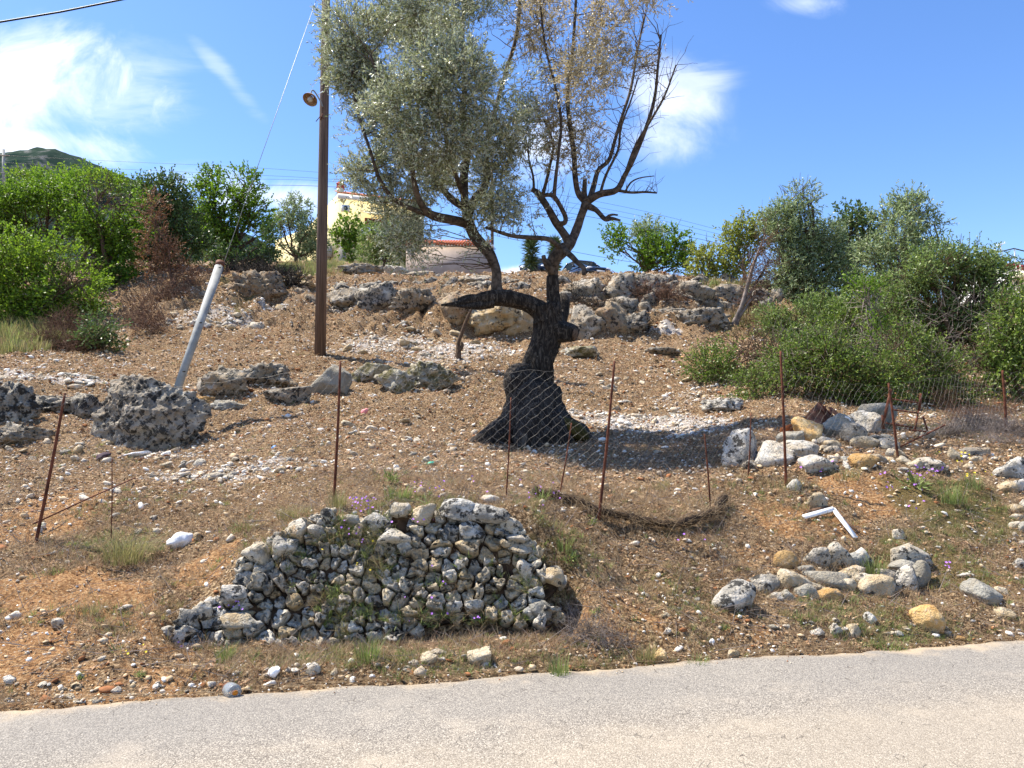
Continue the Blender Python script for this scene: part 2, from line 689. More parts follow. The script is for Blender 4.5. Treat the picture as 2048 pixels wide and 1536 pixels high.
M['pebble'] = stone_mat('pebble_stone', (0.76, 0.69, 0.57), (0.62, 0.48, 0.32), dark=0.0, scale=3.0, orange=0.25, white=0.5)
M['chip_white'] = simple('white_stone_chip', (0.74, 0.70, 0.63), 0.9, var=0.2, scale=12)
M['chip_tan'] = simple('tan_stone_chip', (0.56, 0.42, 0.26), 0.9, var=0.35, scale=5)
M['chip_red'] = simple('red_earth_clod', (0.26, 0.11, 0.045), 0.95, var=0.35, scale=8)

M['bark_dark'], t, b, _ = newmat('dark_olive_bark')
p = pos(t)
mp = t.new('ShaderNodeMapping')
t.l.new(p, mp.inputs[0])
mp.inputs['Scale'].default_value = (1, 1, 0.30)
n = t.noise(mp.outputs[0], 11, 9, 0.74, 2.2)
n2 = t.noise(p, 3.5, 6, 0.6, 0.6)
c = t.ramp(n, [(0.34, (0.006, 0.005, 0.004)), (0.50, (0.030, 0.023, 0.018)), (0.66, (0.15, 0.125, 0.10))])
c = t.mix(t.math('MULTIPLY', t.step(t.noise(p, 16, 5, 0.65), 0.60, 0.68), t.step(n2, 0.50, 0.60)), c, (0.21, 0.19, 0.15))
t.l.new(c, b.inputs['Base Color'])
t.l.new(t.bump(n, 1.0, 0.05), b.inputs['Normal'])
b.inputs['Roughness'].default_value = 0.9
M['bark_grey'] = simple('grey_olive_bark', (0.078, 0.060, 0.046), 0.9, var=0.65, scale=14, bump=0.01)
M['bark_brown'] = simple('brown_bark', (0.10, 0.065, 0.042), 0.9, var=0.5, scale=20, bump=0.006)
M['twig'] = simple('bare_twig', (0.16, 0.12, 0.09), 0.9, var=0.4, scale=9)
M['dead_twig'] = simple('dead_twig_brown', (0.15, 0.085, 0.055), 0.9, var=0.5, scale=5)
M['grey_twig'] = simple('dead_twig_grey', (0.20, 0.165, 0.145), 0.9, var=0.45, scale=5)
M['cut_wood'] = simple('fresh_cut_wood', (0.62, 0.34, 0.15), 0.8, var=0.25, scale=20)
M['rust'] = simple('rusty_iron', (0.115, 0.038, 0.020), 0.85, var=0.5, scale=14, bump=0.003)
M['rust_brown'] = simple('rusty_sheet', (0.15, 0.065, 0.038), 0.8, var=0.4, scale=9, bump=0.004)
M['wire'] = simple('galvanised_wire', (0.20, 0.185, 0.165), 0.55, metal=0.3, var=0.3, scale=10)
M['wire_dark'] = simple('rusted_wire', (0.12, 0.09, 0.07), 0.8, var=0.4, scale=8)
M['concrete'] = simple('smooth_grey_concrete', (0.30, 0.305, 0.29), 0.75, var=0.30, scale=3.0, bump=0.003, spec=0.4)
M['cable'] = simple('black_cable', (0.02, 0.02, 0.022), 0.5, var=0.1)
M['guy'] = simple('guy_wire_steel', (0.30, 0.30, 0.30), 0.5, metal=0.4, var=0.1)
M['white_paint'] = simple('chipped_white_paint', (0.82, 0.82, 0.80), 0.6, var=0.06, scale=14)
M['old_wood'] = simple('grey_brown_old_wood', (0.13, 0.075, 0.045), 0.9, var=0.4, scale=14)
M['white_plastic'] = simple('white_plastic', (0.85, 0.85, 0.84), 0.4, var=0.03)

M['pole_wood'], t, b, _ = newmat('weathered_pole_wood')
p = pos(t)
mp = t.new('ShaderNodeMapping')
t.l.new(p, mp.inputs[0])
mp.inputs['Scale'].default_value = (1, 1, 0.02)
n = t.noise(mp.outputs[0], 36, 6, 0.7)
n2 = t.noise(p, 0.8, 4, 0.6)
c = t.ramp(n, [(0.34, (0.022, 0.012, 0.008)), (0.52, (0.125, 0.075, 0.050)), (0.70, (0.25, 0.17, 0.125))])
c = t.mix(t.math('MULTIPLY', n2, 0.5), c, (0.16, 0.125, 0.105))
t.l.new(c, b.inputs['Base Color'])
t.l.new(t.bump(n, 0.8, 0.02), b.inputs['Normal'])


def leaf_mat(name, top, under, vary=0.5, trans=0.35, rough=0.45, pale=None, spec=0.25):
    m, t, b, out = newmat(name)
    geo = t.new('ShaderNodeNewGeometry')
    rnd = geo.outputs['Random Per Island']
    big = t.noise(geo.outputs['Position'], 0.9, 3, 0.5)
    k = t.math('ADD', t.math('MULTIPLY', rnd, 0.6), t.math('MULTIPLY', big, 0.5))
    lo = tuple(x * (1 - vary) for x in top)
    hi = tuple(min(0.9, x * (1 + vary * 1.1)) for x in top)
    ctop = t.ramp(k, [(0.25, lo), (0.52, top), (0.82, pale if pale else hi)])
    cun = t.mix(rnd, tuple(x * 0.8 for x in under), tuple(min(0.9, x * 1.2) for x in under))
    c = t.mix(geo.outputs['Backfacing'], ctop, cun)
    t.l.new(c, b.inputs['Base Color'])
    b.inputs['Roughness'].default_value = rough
    b.inputs['Specular IOR Level'].default_value = spec
    tr = t.new('ShaderNodeBsdfTranslucent')
    t.l.new(t.mix(0.5, c, tuple(min(0.9, x * 1.8) for x in top)), tr.inputs['Color'])
    ms = t.new('ShaderNodeMixShader')
    ms.inputs[0].default_value = trans
    t.l.new(b.outputs[0], ms.inputs[1])
    t.l.new(tr.outputs[0], ms.inputs[2])
    t.l.new(ms.outputs[0], out.inputs['Surface'])
    return m


M['olive_leaf'] = leaf_mat('olive_leaf', (0.20, 0.235, 0.10), (0.52, 0.55, 0.45), 0.55, 0.30, 0.36, pale=(0.66, 0.70, 0.42), spec=0.5)
M['olive_dry'] = leaf_mat('dry_olive_leaf', (0.36, 0.30, 0.155), (0.58, 0.51, 0.35), 0.5, 0.30, 0.40, pale=(0.62, 0.53, 0.33), spec=0.4)
M['olive_far'] = leaf_mat('silvery_olive_leaf', (0.15, 0.21, 0.07), (0.34, 0.40, 0.23), 0.6, 0.32, 0.42, pale=(0.40, 0.48, 0.22))
M['olive_deep'] = leaf_mat('green_olive_leaf', (0.115, 0.18, 0.035), (0.22, 0.29, 0.11), 0.65, 0.32, 0.42, pale=(0.33, 0.42, 0.11))
M['oak_bright'] = leaf_mat('bright_green_leaf', (0.135, 0.235, 0.012), (0.17, 0.26, 0.04), 0.65, 0.42, 0.5, pale=(0.34, 0.46, 0.045))
M['oak_mid'] = leaf_mat('green_leaf', (0.092, 0.180, 0.011), (0.13, 0.21, 0.028), 0.65, 0.40, 0.5, pale=(0.27, 0.41, 0.03))
M['oak_dark'] = leaf_mat('dark_green_leaf', (0.065, 0.115, 0.027), (0.11, 0.16, 0.055), 0.55, 0.3, 0.4, pale=(0.11, 0.16, 0.045))
M['ivy_leaf'] = leaf_mat('bramble_leaf', (0.095, 0.165, 0.018), (0.15, 0.20, 0.06), 0.75, 0.32, 0.45, pale=(0.30, 0.38, 0.07))
M['yellow_leaf'] = leaf_mat('yellow_green_leaf', (0.24, 0.29, 0.035), (0.22, 0.23, 0.07), 0.5, 0.4, 0.5, pale=(0.34, 0.32, 0.07))
M['brown_leaf'] = leaf_mat('dead_brown_leaf', (0.16, 0.075, 0.038), (0.22, 0.12, 0.07), 0.5, 0.25, 0.7, pale=(0.33, 0.18, 0.09))
M['yucca_leaf'] = leaf_mat('yucca_leaf', (0.05, 0.085, 0.025), (0.09, 0.12, 0.05), 0.5, 0.15, 0.35, pale=(0.16, 0.21, 0.07))
M['grass_green'] = leaf_mat('green_grass', (0.16, 0.21, 0.055), (0.19, 0.23, 0.08), 0.55, 0.35, 0.6, pale=(0.38, 0.42, 0.16))
M['grass_dry'] = leaf_mat('dry_grass', (0.30, 0.205, 0.115), (0.34, 0.25, 0.15), 0.5, 0.25, 0.7, pale=(0.54, 0.42, 0.27))
M['grass_olive'] = leaf_mat('half_dry_grass', (0.21, 0.20, 0.075), (0.25, 0.23, 0.10), 0.5, 0.3, 0.7, pale=(0.42, 0.37, 0.17))
M['litter'] = leaf_mat('leaf_litter', (0.33, 0.185, 0.095), (0.46, 0.31, 0.19), 0.7, 0.1, 0.7, pale=(0.72, 0.53, 0.34))
M['petal'] = simple('purple_petal', (0.42, 0.18, 0.62), 0.6, var=0.2)
M['petal_yellow'] = simple('yellow_petal', (0.80, 0.62, 0.04), 0.6, var=0.1)

# ground material: litter, red earth, clay, ash and rubble zones painted as vertex masks in the place itself
M['rock_brown'] = stone_mat('earth_stained_rock', (0.40, 0.32, 0.21), (0.28, 0.18, 0.10), dark=0.6, scale=0.7, orange=0.5, white=0.3)
M['ground'], t, b, _ = newmat('stony_ground')
p = pos(t)
at = t.new('ShaderNodeAttribute', attribute_name='zones')
sp = t.new('ShaderNodeSeparateColor')
t.l.new(at.outputs['Color'], sp.inputs[0])
ash, clay, green = sp.outputs[0], sp.outputs[1], sp.outputs[2]
n_big = t.noise(p, 0.9, 4, 0.6)
n_mid = t.noise(p, 7, 6, 0.65)
n_fin = t.noise(p, 38, 5, 0.7)
n_chip = t.noise(p, 95, 3, 0.6)
soil = t.ramp(n_fin, [(0.36, (0.032, 0.020, 0.011)), (0.46, (0.145, 0.090, 0.048)), (0.55, (0.34, 0.225, 0.120)), (0.65, (0.66, 0.50, 0.31))])
soil = t.mix(t.math('MULTIPLY', t.step(n_mid, 0.47, 0.62), 0.5), soil, (0.115, 0.072, 0.045))
soil = t.mix(t.math('MULTIPLY', t.step(n_big, 0.45, 0.62), 0.25), soil, (0.34, 0.24, 0.15))
clayc = t.ramp(n_fin, [(0.3, (0.13, 0.060, 0.026)), (0.5, (0.37, 0.195, 0.085)), (0.66, (0.64, 0.42, 0.21))])
kc = t.math('ADD', t.math('MULTIPLY', clay, 0.85), t.math('MULTIPLY', t.math('SUBTRACT', n_mid, 0.5), 1.9))
soil = t.mix(t.step(kc, 0.28, 0.68, 0.0, 0.95), soil, clayc)
grs = t.ramp(n_chip, [(0.35, (0.055, 0.050, 0.018)), (0.6, (0.17, 0.14, 0.05))])
kg = t.math('ADD', green, t.math('MULTIPLY', t.math('SUBTRACT', n_mid, 0.5), 1.3))
soil = t.mix(t.math('MULTIPLY', t.step(kg, 0.35, 0.75), 0.8), soil, grs)
ashc = t.ramp(n_fin, [(0.33, (0.24, 0.19, 0.15)), (0.48, (0.52, 0.47, 0.42)), (0.62, (0.72, 0.69, 0.66))])
ka = t.math('ADD', ash, t.math('MULTIPLY', t.math('SUBTRACT', n_mid, 0.5), 3.2))
ka = t.math('MULTIPLY', ka, t.step(ash, 0.02, 0.45))
soil = t.mix(t.step(ka, 0.45, 1.05, 0.0, 0.75), soil, ashc)
vch = t.voronoi(p, 26)
chips = t.math('MULTIPLY', t.step(vch, 0.13, 0.22, 1.0, 0.0), t.step(n_mid, 0.42, 0.55))
soil = t.mix(t.math('MULTIPLY', chips, 0.8), soil, (0.56, 0.48, 0.37))
t.l.new(soil, b.inputs['Base Color'])
hh = t.math('ADD', t.math('MULTIPLY', n_fin, 0.8), t.math('MULTIPLY', n_chip, 0.4))
t.l.new(t.bump(hh, 1.0, 0.05), b.inputs['Normal'])
b.inputs['Roughness'].default_value = 0.95
b.inputs['Specular IOR Level'].default_value = 0.1

# asphalt: worn pale chippings, fine cracks, sandy dust near the verge
M['asphalt'], t, b, _ = newmat('worn_asphalt')
p = pos(t)
v1 = t.new('ShaderNodeTexVoronoi', feature='F1')
t.l.new(p, v1.inputs['Vector'])
v1.inputs['Scale'].default_value = 150
sv = t.new('ShaderNodeSeparateColor')
t.l.new(v1.outputs['Color'], sv.inputs[0])
nf = t.noise(p, 170, 3, 0.6)
nm = t.noise(p, 2.2, 5, 0.6)
nl = t.noise(p, 0.55, 4, 0.5)
c = t.ramp(sv.outputs[0], [(0.0, (0.135, 0.118, 0.098)), (0.35, (0.235, 0.209, 0.174)), (0.7, (0.335, 0.300, 0.250)), (1.0, (0.50, 0.45, 0.37))])
c = t.mix(t.step(v1.outputs['Distance'], 0.46, 0.80, 0.0, .85), c, (0.13, 0.11, 0.092))
n9 = t.noise(p, 32, 4, 0.65)
c = t.mix(t.step(n9, 0.56, 0.68, 0.0, 0.55), c, (0.13, 0.115, 0.10))
c = t.mix(t.step(nm, 0.50, 0.72, 0.0, 0.35), c, (0.44, 0.38, 0.30))
c = t.mix(t.step(nl, 0.42, 0.66, 0.0, 0.25), c, (0.17, 0.160, 0.150))
edge = t.new('ShaderNodeAttribute', attribute_name='edge')
se = t.new('ShaderNodeSeparateColor')
t.l.new(edge.outputs['Color'], se.inputs[0])
tanw = t.math('ADD', se.outputs[1], t.math('MULTIPLY', t.math('SUBTRACT', nm, 0.5), 0.8))
c = t.mix(t.step(tanw, 0.1, 0.7, 0.30, 0.0), c, (0.19, 0.185, 0.175))
c = t.mix(t.step(tanw, 0.5, 1.0, 0.0, 0.28), c, (0.42, 0.345, 0.245))
st = t.noise(p, 1.3, 6, 0.7, 0.6)
c = t.mix(t.step(st, 0.56, 0.72, 0.0, 0.30), c, (0.14, 0.128, 0.115))
c = t.mix(t.math('MULTIPLY', t.step(t.noise(p, 24, 3, 0.6, 1.0), 0.70, 0.74), 0.8), c, (0.06, 0.05, 0.042))
dust = t.math('ADD', se.outputs[0], t.math('MULTIPLY', t.math('SUBTRACT', nm, 0.5), 1.2))
c = t.mix(t.step(dust, 0.70, 1.15, 0.0, 0.75), c, (0.46, 0.35, 0.22))
cr = t.new('ShaderNodeTexVoronoi', feature='DISTANCE_TO_EDGE')
wv = t.new('ShaderNodeMapping')
t.l.new(p, wv.inputs[0])
wn = t.new('ShaderNodeTexNoise')
wn.inputs['Scale'].default_value = 5
t.l.new(p, wn.inputs['Vector'])
t.l.new(t.mix(0.12, p, wn.outputs['Color']), cr.inputs['Vector'])
cr.inputs['Scale'].default_value = 7.5
crk = t.math('MULTIPLY', t.step(cr.outputs[0], 0.006, 0.022, 1.0, 0.0), t.step(t.noise(p, 9.0, 3, 0.5), 0.54, 0.62))
c = t.mix(t.math('MULTIPLY', crk, 0.55), c, (0.09, 0.075, 0.062))
t.l.new(c, b.inputs['Base Color'])
hgt = t.math('SUBTRACT', t.math('MULTIPLY', v1.outputs['Distance'], -0.7), crk)
t.l.new(t.bump(hgt, 0.55, 0.008), b.inputs['Normal'])
b.inputs['Roughness'].default_value = 0.88

# ------------------------------------------------------------------ zones (in the place: around points on the ground)


def zone_field(x, y, blobs, seed):
    z = base_z(x, y)
    out = np.zeros_like(x)
    P = np.stack([x, y, np.zeros_like(x)], 1)
    nz = fbm(P * 1.3, 3, seed) * 0.55
    for (px, py, rx, ry, a) in blobs:
        c0 = G(px, py)
        m = rx / F * c0.y
        top, bot = G(px, py - ry), G(px, py + ry)
        my = max(0.25, (top.y - bot.y) / 2)
        r = np.sqrt(((x - c0.x) / m) ** 2 + ((y - c0.y) / my) ** 2)
        out = np.maximum(out, a * sstep(1.35 - r + nz, 0.1, 0.75))
    return out


ASH = [(90, 757, 120, 12, 1.0), (430, 645, 100, 18, 0.7), (545, 622, 50, 6, 0.9), (770, 690, 110, 22, 0.8), (900, 705, 110, 22, 0.8),
       (1000, 700, 60, 10, 0.6), (1320, 850, 140, 22, 1.0), (1190, 835, 60, 14, 0.9), (1400, 860, 80, 14, 0.8), (1325, 669, 40, 6, 1.0),
       (470, 945, 160, 16, 0.75), (330, 915, 90, 8, 0.6), (620, 930, 60, 10, .5), (1380, 800, 90, 18, .45), (120, 690, 60, 8, .4), (700, 600, 30, 5, .5)]
CLAY = [(120, 1195, 190, 60, 1.0), (40, 1290, 110, 70, 0.95), (250, 1260, 110, 40, 0.55), (60, 1040, 130, 60, 0.75), (420, 1130, 60, 40, 0.85),
        (1610, 1040, 130, 50, 0.8), (1480, 1250, 90, 40, 0.45), (1250, 1240, 120, 30, 0.5), (1740, 990, 110, 35, 0.85), (1950, 1160, 90, 50, 0.6),
        (1440, 735, 70, 40, 0.5), (1560, 660, 50, 20, 0.5), (200, 1380, 200, 14, 0.6), (1500, 1120, 60, 30, 0.45), (330, 1335, 90, 20, 0.4), (870, 985, 120, 10, .3)]
GREEN = [(1900, 1010, 130, 70, 0.8), (1880, 1130, 150, 60, 0.65), (1740, 1250, 200, 35, 0.5), (60, 680, 120, 30, 0.9), (620, 548, 80, 18, 1.0),
         (900, 1330, 400, 18, 0.45), (800, 1010, 150, 20, 0.6), (250, 1090, 160, 40, 0.5), (1130, 1080, 110, 50, 0.45), (1350, 1180, 150, 60, 0.35),
         (1600, 690, 90, 30, 0.7), (1200, 556, 130, 6, 0.9), (700, 545, 80, 10, 0.5), (1900, 860, 130, 14, 0.7), (1450, 600, 120, 20, .5), (1700, 640, 300, 60, .6)]


def zones(x, y):
    return (zone_field(x, y, ASH, 41), zone_field(x, y, CLAY, 42), zone_field(x, y, GREEN, 43))


# ------------------------------------------------------------------ ground mesh
ny, nx = 560, 520
ys = np.concatenate([np.geomspace(3.2, 32, 450), np.geomspace(32.4, 90, 70), np.geomspace(100, 4500, 40)])
tx = np.linspace(-1, 1, nx)
YY, TT = np.meshgrid(ys, tx, indexing='ij')
wid = np.where(YY < 90, 0.95 * YY + 1.6, 0.95 * YY + 1.6 + (YY - 90) * 0.3)
XX = TT * wid
zz = terrain(XX.ravel(), YY.ravel())
V = np.stack([XX.ravel(), YY.ravel(), zz], 1)
ii = np.arange(ny - 1)[:, None] * nx
jj = np.arange(nx - 1)[None, :]
Q = np.stack([ii + jj, ii + jj + 1, ii + nx + jj + 1, ii + nx + jj], -1).reshape(-1, 4)
gme = mesh_from('ground', V, [Q], True, M['ground'])
za, zc, zg = zones(V[:, 0], V[:, 1])
ca = gme.color_attributes.new('zones', 'FLOAT_COLOR', 'POINT')
ca.data.foreach_set('color', np.stack([za, zc, zg, np.ones_like(za)], 1).astype(np.float32).ravel())
tag(link('ground', gme), kind='structure')

# ground behind the camera, on the other side of the road
a = Acc()
o0 = EDGE_A - ENRM * 5.6
p0 = o0 - EDIR * 300
p1 = o0 + EDIR * 300
a.add([tuple(p0 + Vector((0, 0, -.05))), tuple(p1 + Vector((0, 0, -.05))), tuple(p1 - ENRM * 300 + Vector((0, 0, -.05))), tuple(p0 - ENRM * 300 + Vector((0, 0, -.05)))], [[0, 3, 2, 1]])
vg = a.build('verge_ground', M['ground'])
tag(vg, kind='structure')

# ------------------------------------------------------------------ road
al = np.concatenate([np.linspace(-60, -6, 40), np.linspace(-5.9, 12, 500), np.linspace(12.2, 60, 40)])
ac = np.concatenate([[0, 0.02, 0.05, 0.1, 0.16, 0.25, 0.4, 0.6], np.linspace(0.8, 5.9, 30)])
AL, AC = np.meshgrid(al, ac, indexing='ij')
Pn = np.stack([AL.ravel(), AC.ravel() * 0, AC.ravel() * 0], 1)
jag = fbm(Pn * 2.6, 4, 77) * 0.075 + fbm(Pn * 14, 2, 78) * 0.025
cross = AC.ravel() - (jag + 0.0) * np.exp(-AC.ravel() * 2.5)
rx = EDGE_A.x + EDIR.x * AL.ravel() - ENRM.x * cross
ry = EDGE_A.y + EDIR.y * AL.ravel() - ENRM.y * cross
rz = 0.0 + 0.012 * fbm(np.stack([rx, ry, rx * 0], 1) * 1.2, 2, 79) - 0.02 * np.exp(-AC.ravel() * 30)
V = np.stack([rx, ry, rz], 1)
m_, k_ = AL.shape
ii = np.arange(m_ - 1)[:, None] * k_
jj = np.arange(k_ - 1)[None, :]
Q = np.stack([ii + jj, ii + jj + 1, ii + k_ + jj + 1, ii + k_ + jj], -1).reshape(-1, 4)[:, ::-1]
rme = mesh_from('road', V, [Q], True, M['asphalt'])
ec = rme.color_attributes.new('edge', 'FLOAT_COLOR', 'POINT')
ev = np.exp(-AC.ravel() * 2.0)
ec.data.foreach_set('color', np.stack([ev, sstep(AC.ravel(), 0.2, 1.5), ev, np.ones_like(ev)], 1).astype(np.float32).ravel())
tag(link('road', rme), kind='structure')

# ------------------------------------------------------------------ mountain
M['mountain'], t, b, _ = newmat('distant_scrub_mountain')
p = pos(t)
n = t.noise(p, 0.018, 8, 0.65)
c = t.ramp(n, [(0.38, (0.014, 0.028, 0.026)), (0.55, (0.035, 0.055, 0.042)), (0.63, (0.12, 0.125, 0.12)), (0.75, (0.30, 0.29, 0.29))])
t.l.new(c, b.inputs['Base Color'])
b.inputs['Specular IOR Level'].default_value = 0.0
prof = [(-900, 520), (-500, 330), (-250, 300), (-60, 302), (20, 286), (60, 281), (95, 284), (140, 300), (200, 325), (260, 350), (330, 385), (420, 430), (560, 500), (750, 600)]
D0 = 1500.0
n1_, n2_ = 220, 40
gx = np.linspace(-900, 750, n1_)
top = np.interp(gx, [q[0] for q in prof], [q[1] for q in prof])
V = []
for j in range(n2_):
    tt = j / (n2_ - 1)
    for i in range(n1_):
        px = gx[i]
        c0 = W(px, top[i], D0)
        if tt <= 0.6:
            f = tt / 0.6
            y = D0 - 650 * (1 - f)
            z = c0.z * (0.10 + 0.90 * f ** 1.1)
        else:
            f = (tt - 0.6) / 0.4
            y = D0 + 500 * f
            z = c0.z * (1 - f * 0.7)
        V.append((c0.x, y, z))
V = np.array(V)
nz = ridged(V * 0.006, 5, 5)
fade = np.minimum(1, np.abs(V[:, 2]) / 200)
V[:, 2] += nz * 10 * fade + fbm(V * 0.03, 3, 8) * 6
V[:, 1] += nz * 60
ii = np.arange(n2_ - 1)[:, None] * n1_
jj = np.arange(n1_ - 1)[None, :]
Q = np.stack([ii + jj, ii + jj + 1, ii + n1_ + jj + 1, ii + n1_ + jj], -1).reshape(-1, 4)
tag(link('mountain', mesh_from('mountain', V, [Q], True, M['mountain'])), kind='structure')

# ------------------------------------------------------------------ the dry stone wall


def wall_pt(px, py):
    a, b = ray(px, py)
    dr = Vector((a, 1, b))
    o = Vector((0, 0, CAM_H))
    t = (WB0 - o).dot(WNRM) / dr.dot(WNRM)
    P = o + dr * t - WB0
    return P.dot(WE1), P.dot(WUP)


def in_poly(x, y, poly):
    c = False
    n = len(poly)
    for i in range(n):
        x1, y1 = poly[i]
        x2, y2 = poly[(i + 1) % n]
        if (y1 > y) != (y2 > y) and x < (x2 - x1) * (y - y1) / (y2 - y1) + x1:
            c = not c
    return c


WPOLY_PX = [(326, 1292), (345, 1240), (400, 1215), (443, 1170), (478, 1150), (488, 1098), (530, 1090), (566, 1070), (592, 1045), (640, 1034), (700, 1048),
            (745, 1035), (790, 1032), (860, 1024), (960, 1030), (1010, 1045), (1060, 1088), (1078, 1128), (1125, 1145), (1136, 1180), (1100, 1215),
            (1118, 1264), (1040, 1262), (960, 1248), (850, 1262), (800, 1300), (700, 1312), (530, 1312), (440, 1296)]
WPOLY = [wall_pt(*q) for q in WPOLY_PX]


def clip_half(poly, a, b, c):
    """keep the side a*x+b*y<=c"""
    out = []
    n = len(poly)
    for i in range(n):
        p, q = poly[i], poly[(i + 1) % n]
        dp, dq = a * p[0] + b * p[1] - c, a * q[0] + b * q[1] - c
        if dp <= 0:
            out.append(p)
        if dp * dq < 0:
            t = dp / (dp - dq)
            out.append((p[0] + (q[0] - p[0]) * t, p[1] + (q[1] - p[1]) * t))
    return out


def cell_stone(poly, rg, origin, e1, e2, nrm, depth, gap=0.007, n=14, bulge=0.05):
    """a wall stone with the outline of its cell, domed and broken in front"""
    P = np.array(poly)
    c = P.mean(0)
    # resample the outline evenly, cutting the corners
    L = np.vstack([P, P[:1]])
    seg = np.linalg.norm(np.diff(L, axis=0), axis=1)
    cum = np.concatenate([[0], np.cumsum(seg)])
    tt = (np.arange(n) + rg.uniform(0, 1)) / n * cum[-1] % cum[-1]
    S = np.stack([np.interp(tt, cum, L[:, 0]), np.interp(tt, cum, L[:, 1])], 1)
    S = (S * 12 + np.roll(S, 1, 0) + np.roll(S, -1, 0)) / 14
    rad = np.linalg.norm(S - c, axis=1, keepdims=True)
    S = c + (S - c) * np.maximum(0.3, (rad - gap) / np.maximum(rad, 1e-4))
    S += rg.normal(0, 0.0065, S.shape)
    size = rad.mean()
    h0 = rg.uniform(-0.05, 0.045)
    tilt = rg.normal(0, 0.36, 2)
    rings = []
    for sc, dz, jit in ((0.94, -depth, 0.0), (1.0, 0.0, 0.006), (0.95, bulge * 0.80, 0.009), (0.78, bulge * 1.0, 0.010), (0.40, bulge * 0.98, 0.014)):
        q = c + (S - c) * (sc + rg.normal(0, 0.045, (n, 1)) * (jit > 0))
        z = np.full(n, dz) + rg.normal(0, jit, n)
        if dz > 0:
            z = z + ((q - c) @ tilt) * 0.9
        rings.append((q, z + h0))
    V = []
    o = np.array(tuple(origin)); a1 = np.array(tuple(e1)); a2 = np.array(tuple(e2)); nn = np.array(tuple(nrm))
    cen = o + a1 * c[0] + a2 * c[1] + nn * h0
    for q, z in rings:
        V.append(o + np.outer(q[:, 0], a1) + np.outer(q[:, 1], a2) + np.outer(z, nn))
    V.append((cen + nn * bulge * (1.1 + rg.normal(0, 0.15)))[None])
    V = np.concatenate(V) - cen
    Q, T = [], []
    for r in range(4):
        for k in range(n):
            k2 = (k + 1) % n
            Q.append([r * n + k, r * n + k2, (r + 1) * n + k2, (r + 1) * n + k])
    for k in range(n):
        T.append([4 * n + k, 4 * n + (k + 1) % n, 5 * n])
    return V, Q, T, cen


rg = np.random.default_rng(21)
seeds = []
wx = [q[0] for q in WPOLY]
wy = [q[1] for q in WPOLY]
big = [(wall_pt(905, 1037), .17), (wall_pt(975, 1042), .16), (wall_pt(940, 1075), .22), (wall_pt(786, 1084), .17), (wall_pt(450, 1245), .17), (wall_pt(468, 1195), .16),
       (wall_pt(530, 1285), .17), (wall_pt(513, 1112), .15), (wall_pt(592, 1072), .15), (wall_pt(870, 1135), .14), (wall_pt(375, 1245), .15), (wall_pt(370, 1275), .16),
       (wall_pt(560, 1240), .16), (wall_pt(800, 1210), .14), (wall_pt(1085, 1160), .14), (wall_pt(935, 1108), .15)]
y = min(wy) - 0.3
row = 0
while y < max(wy) + 0.4:
    hrow = rg.uniform(0.050, 0.105)
    x = min(wx) - 0.4 + rg.uniform(0, 0.15)
    while x < max(wx) + 0.4:
        st = rg.uniform(0.075, 0.165) * (1.4 if rg.uniform() < .2 else 1.0)
        seeds.append((x + st / 2, y + rg.normal(0, 0.026)))
        x += st
    y += hrow
seeds = [s for s in seeds if all((s[0] - b_[0][0]) ** 2 + ((s[1] - b_[0][1]) * 1.25) ** 2 > (b_[1] * 0.72) ** 2 for b_ in big)]
seeds += [b_[0] for b_ in big]
seeds = np.array(seeds)
wall = empty('stone_wall', WB0 + WE1 * (WLEN / 2), 'crumbling dry stone wall of lichen-spotted limestone in the bank above the road', 'stone wall')
core = Acc()
n_wall = 0
mats_wall = [M['wall_stone'], M['wall_stone'], M['pale_stone'], M['wall_dark'], M['cream_stone']]
for i, s in enumerate(seeds):
    if not in_poly(s[0], s[1], WPOLY):
        continue
    if rg.uniform() < 0.03 and i < len(seeds) - len(big):
        continue
    d = seeds - s
    dist = np.hypot(d[:, 0], d[:, 1] * 1.15)
    near = np.argsort(dist)[1:22]
    poly = [(s[0] - .3, s[1] - .25), (s[0] + .3, s[1] - .25), (s[0] + .3, s[1] + .25), (s[0] - .3, s[1] + .25)]
    for k in near:
        q = seeds[k]
        mx, my = (s[0] + q[0]) / 2, (s[1] + q[1]) / 2
        nx_, ny_ = q[0] - s[0], (q[1] - s[1]) * 1.25
        poly = clip_half(poly, nx_, ny_, nx_ * mx + ny_ * my)
        if len(poly) < 3:
            break
    if len(poly) < 3:
        continue
    isbig = i >= len(seeds) - len(big)
    V, Q_, T_, cen = cell_stone(poly, rg, WB0, WE1, WUP, WNRM, 0.10, gap=0.004 + rg.uniform(0, 0.007), bulge=(0.075 if isbig else rg.uniform(0.025, 0.06)))
    xr = s[0] / WLEN
    if 0.60 < xr < 0.97 and s[1] < 0.72:
        mt = [M['cream_stone'], M['cream_stone'], M['wall_stone'], M['pale_stone']][rg.integers(4)]
    elif xr < 0.10:
        mt = M['wall_dark']
    else:
        mt = mats_wall[rg.integers(len(mats_wall))]
    if isbig and s[1] > 0.75 and xr > .6:
        mt = M['wall_dark']
    A_ = Acc()
    A_.add(V, Q_, T_)
    o = link('stone', A_.mesh('stone', mt, False), wall, Vector(cen) - wall.location)
    n_wall += 1
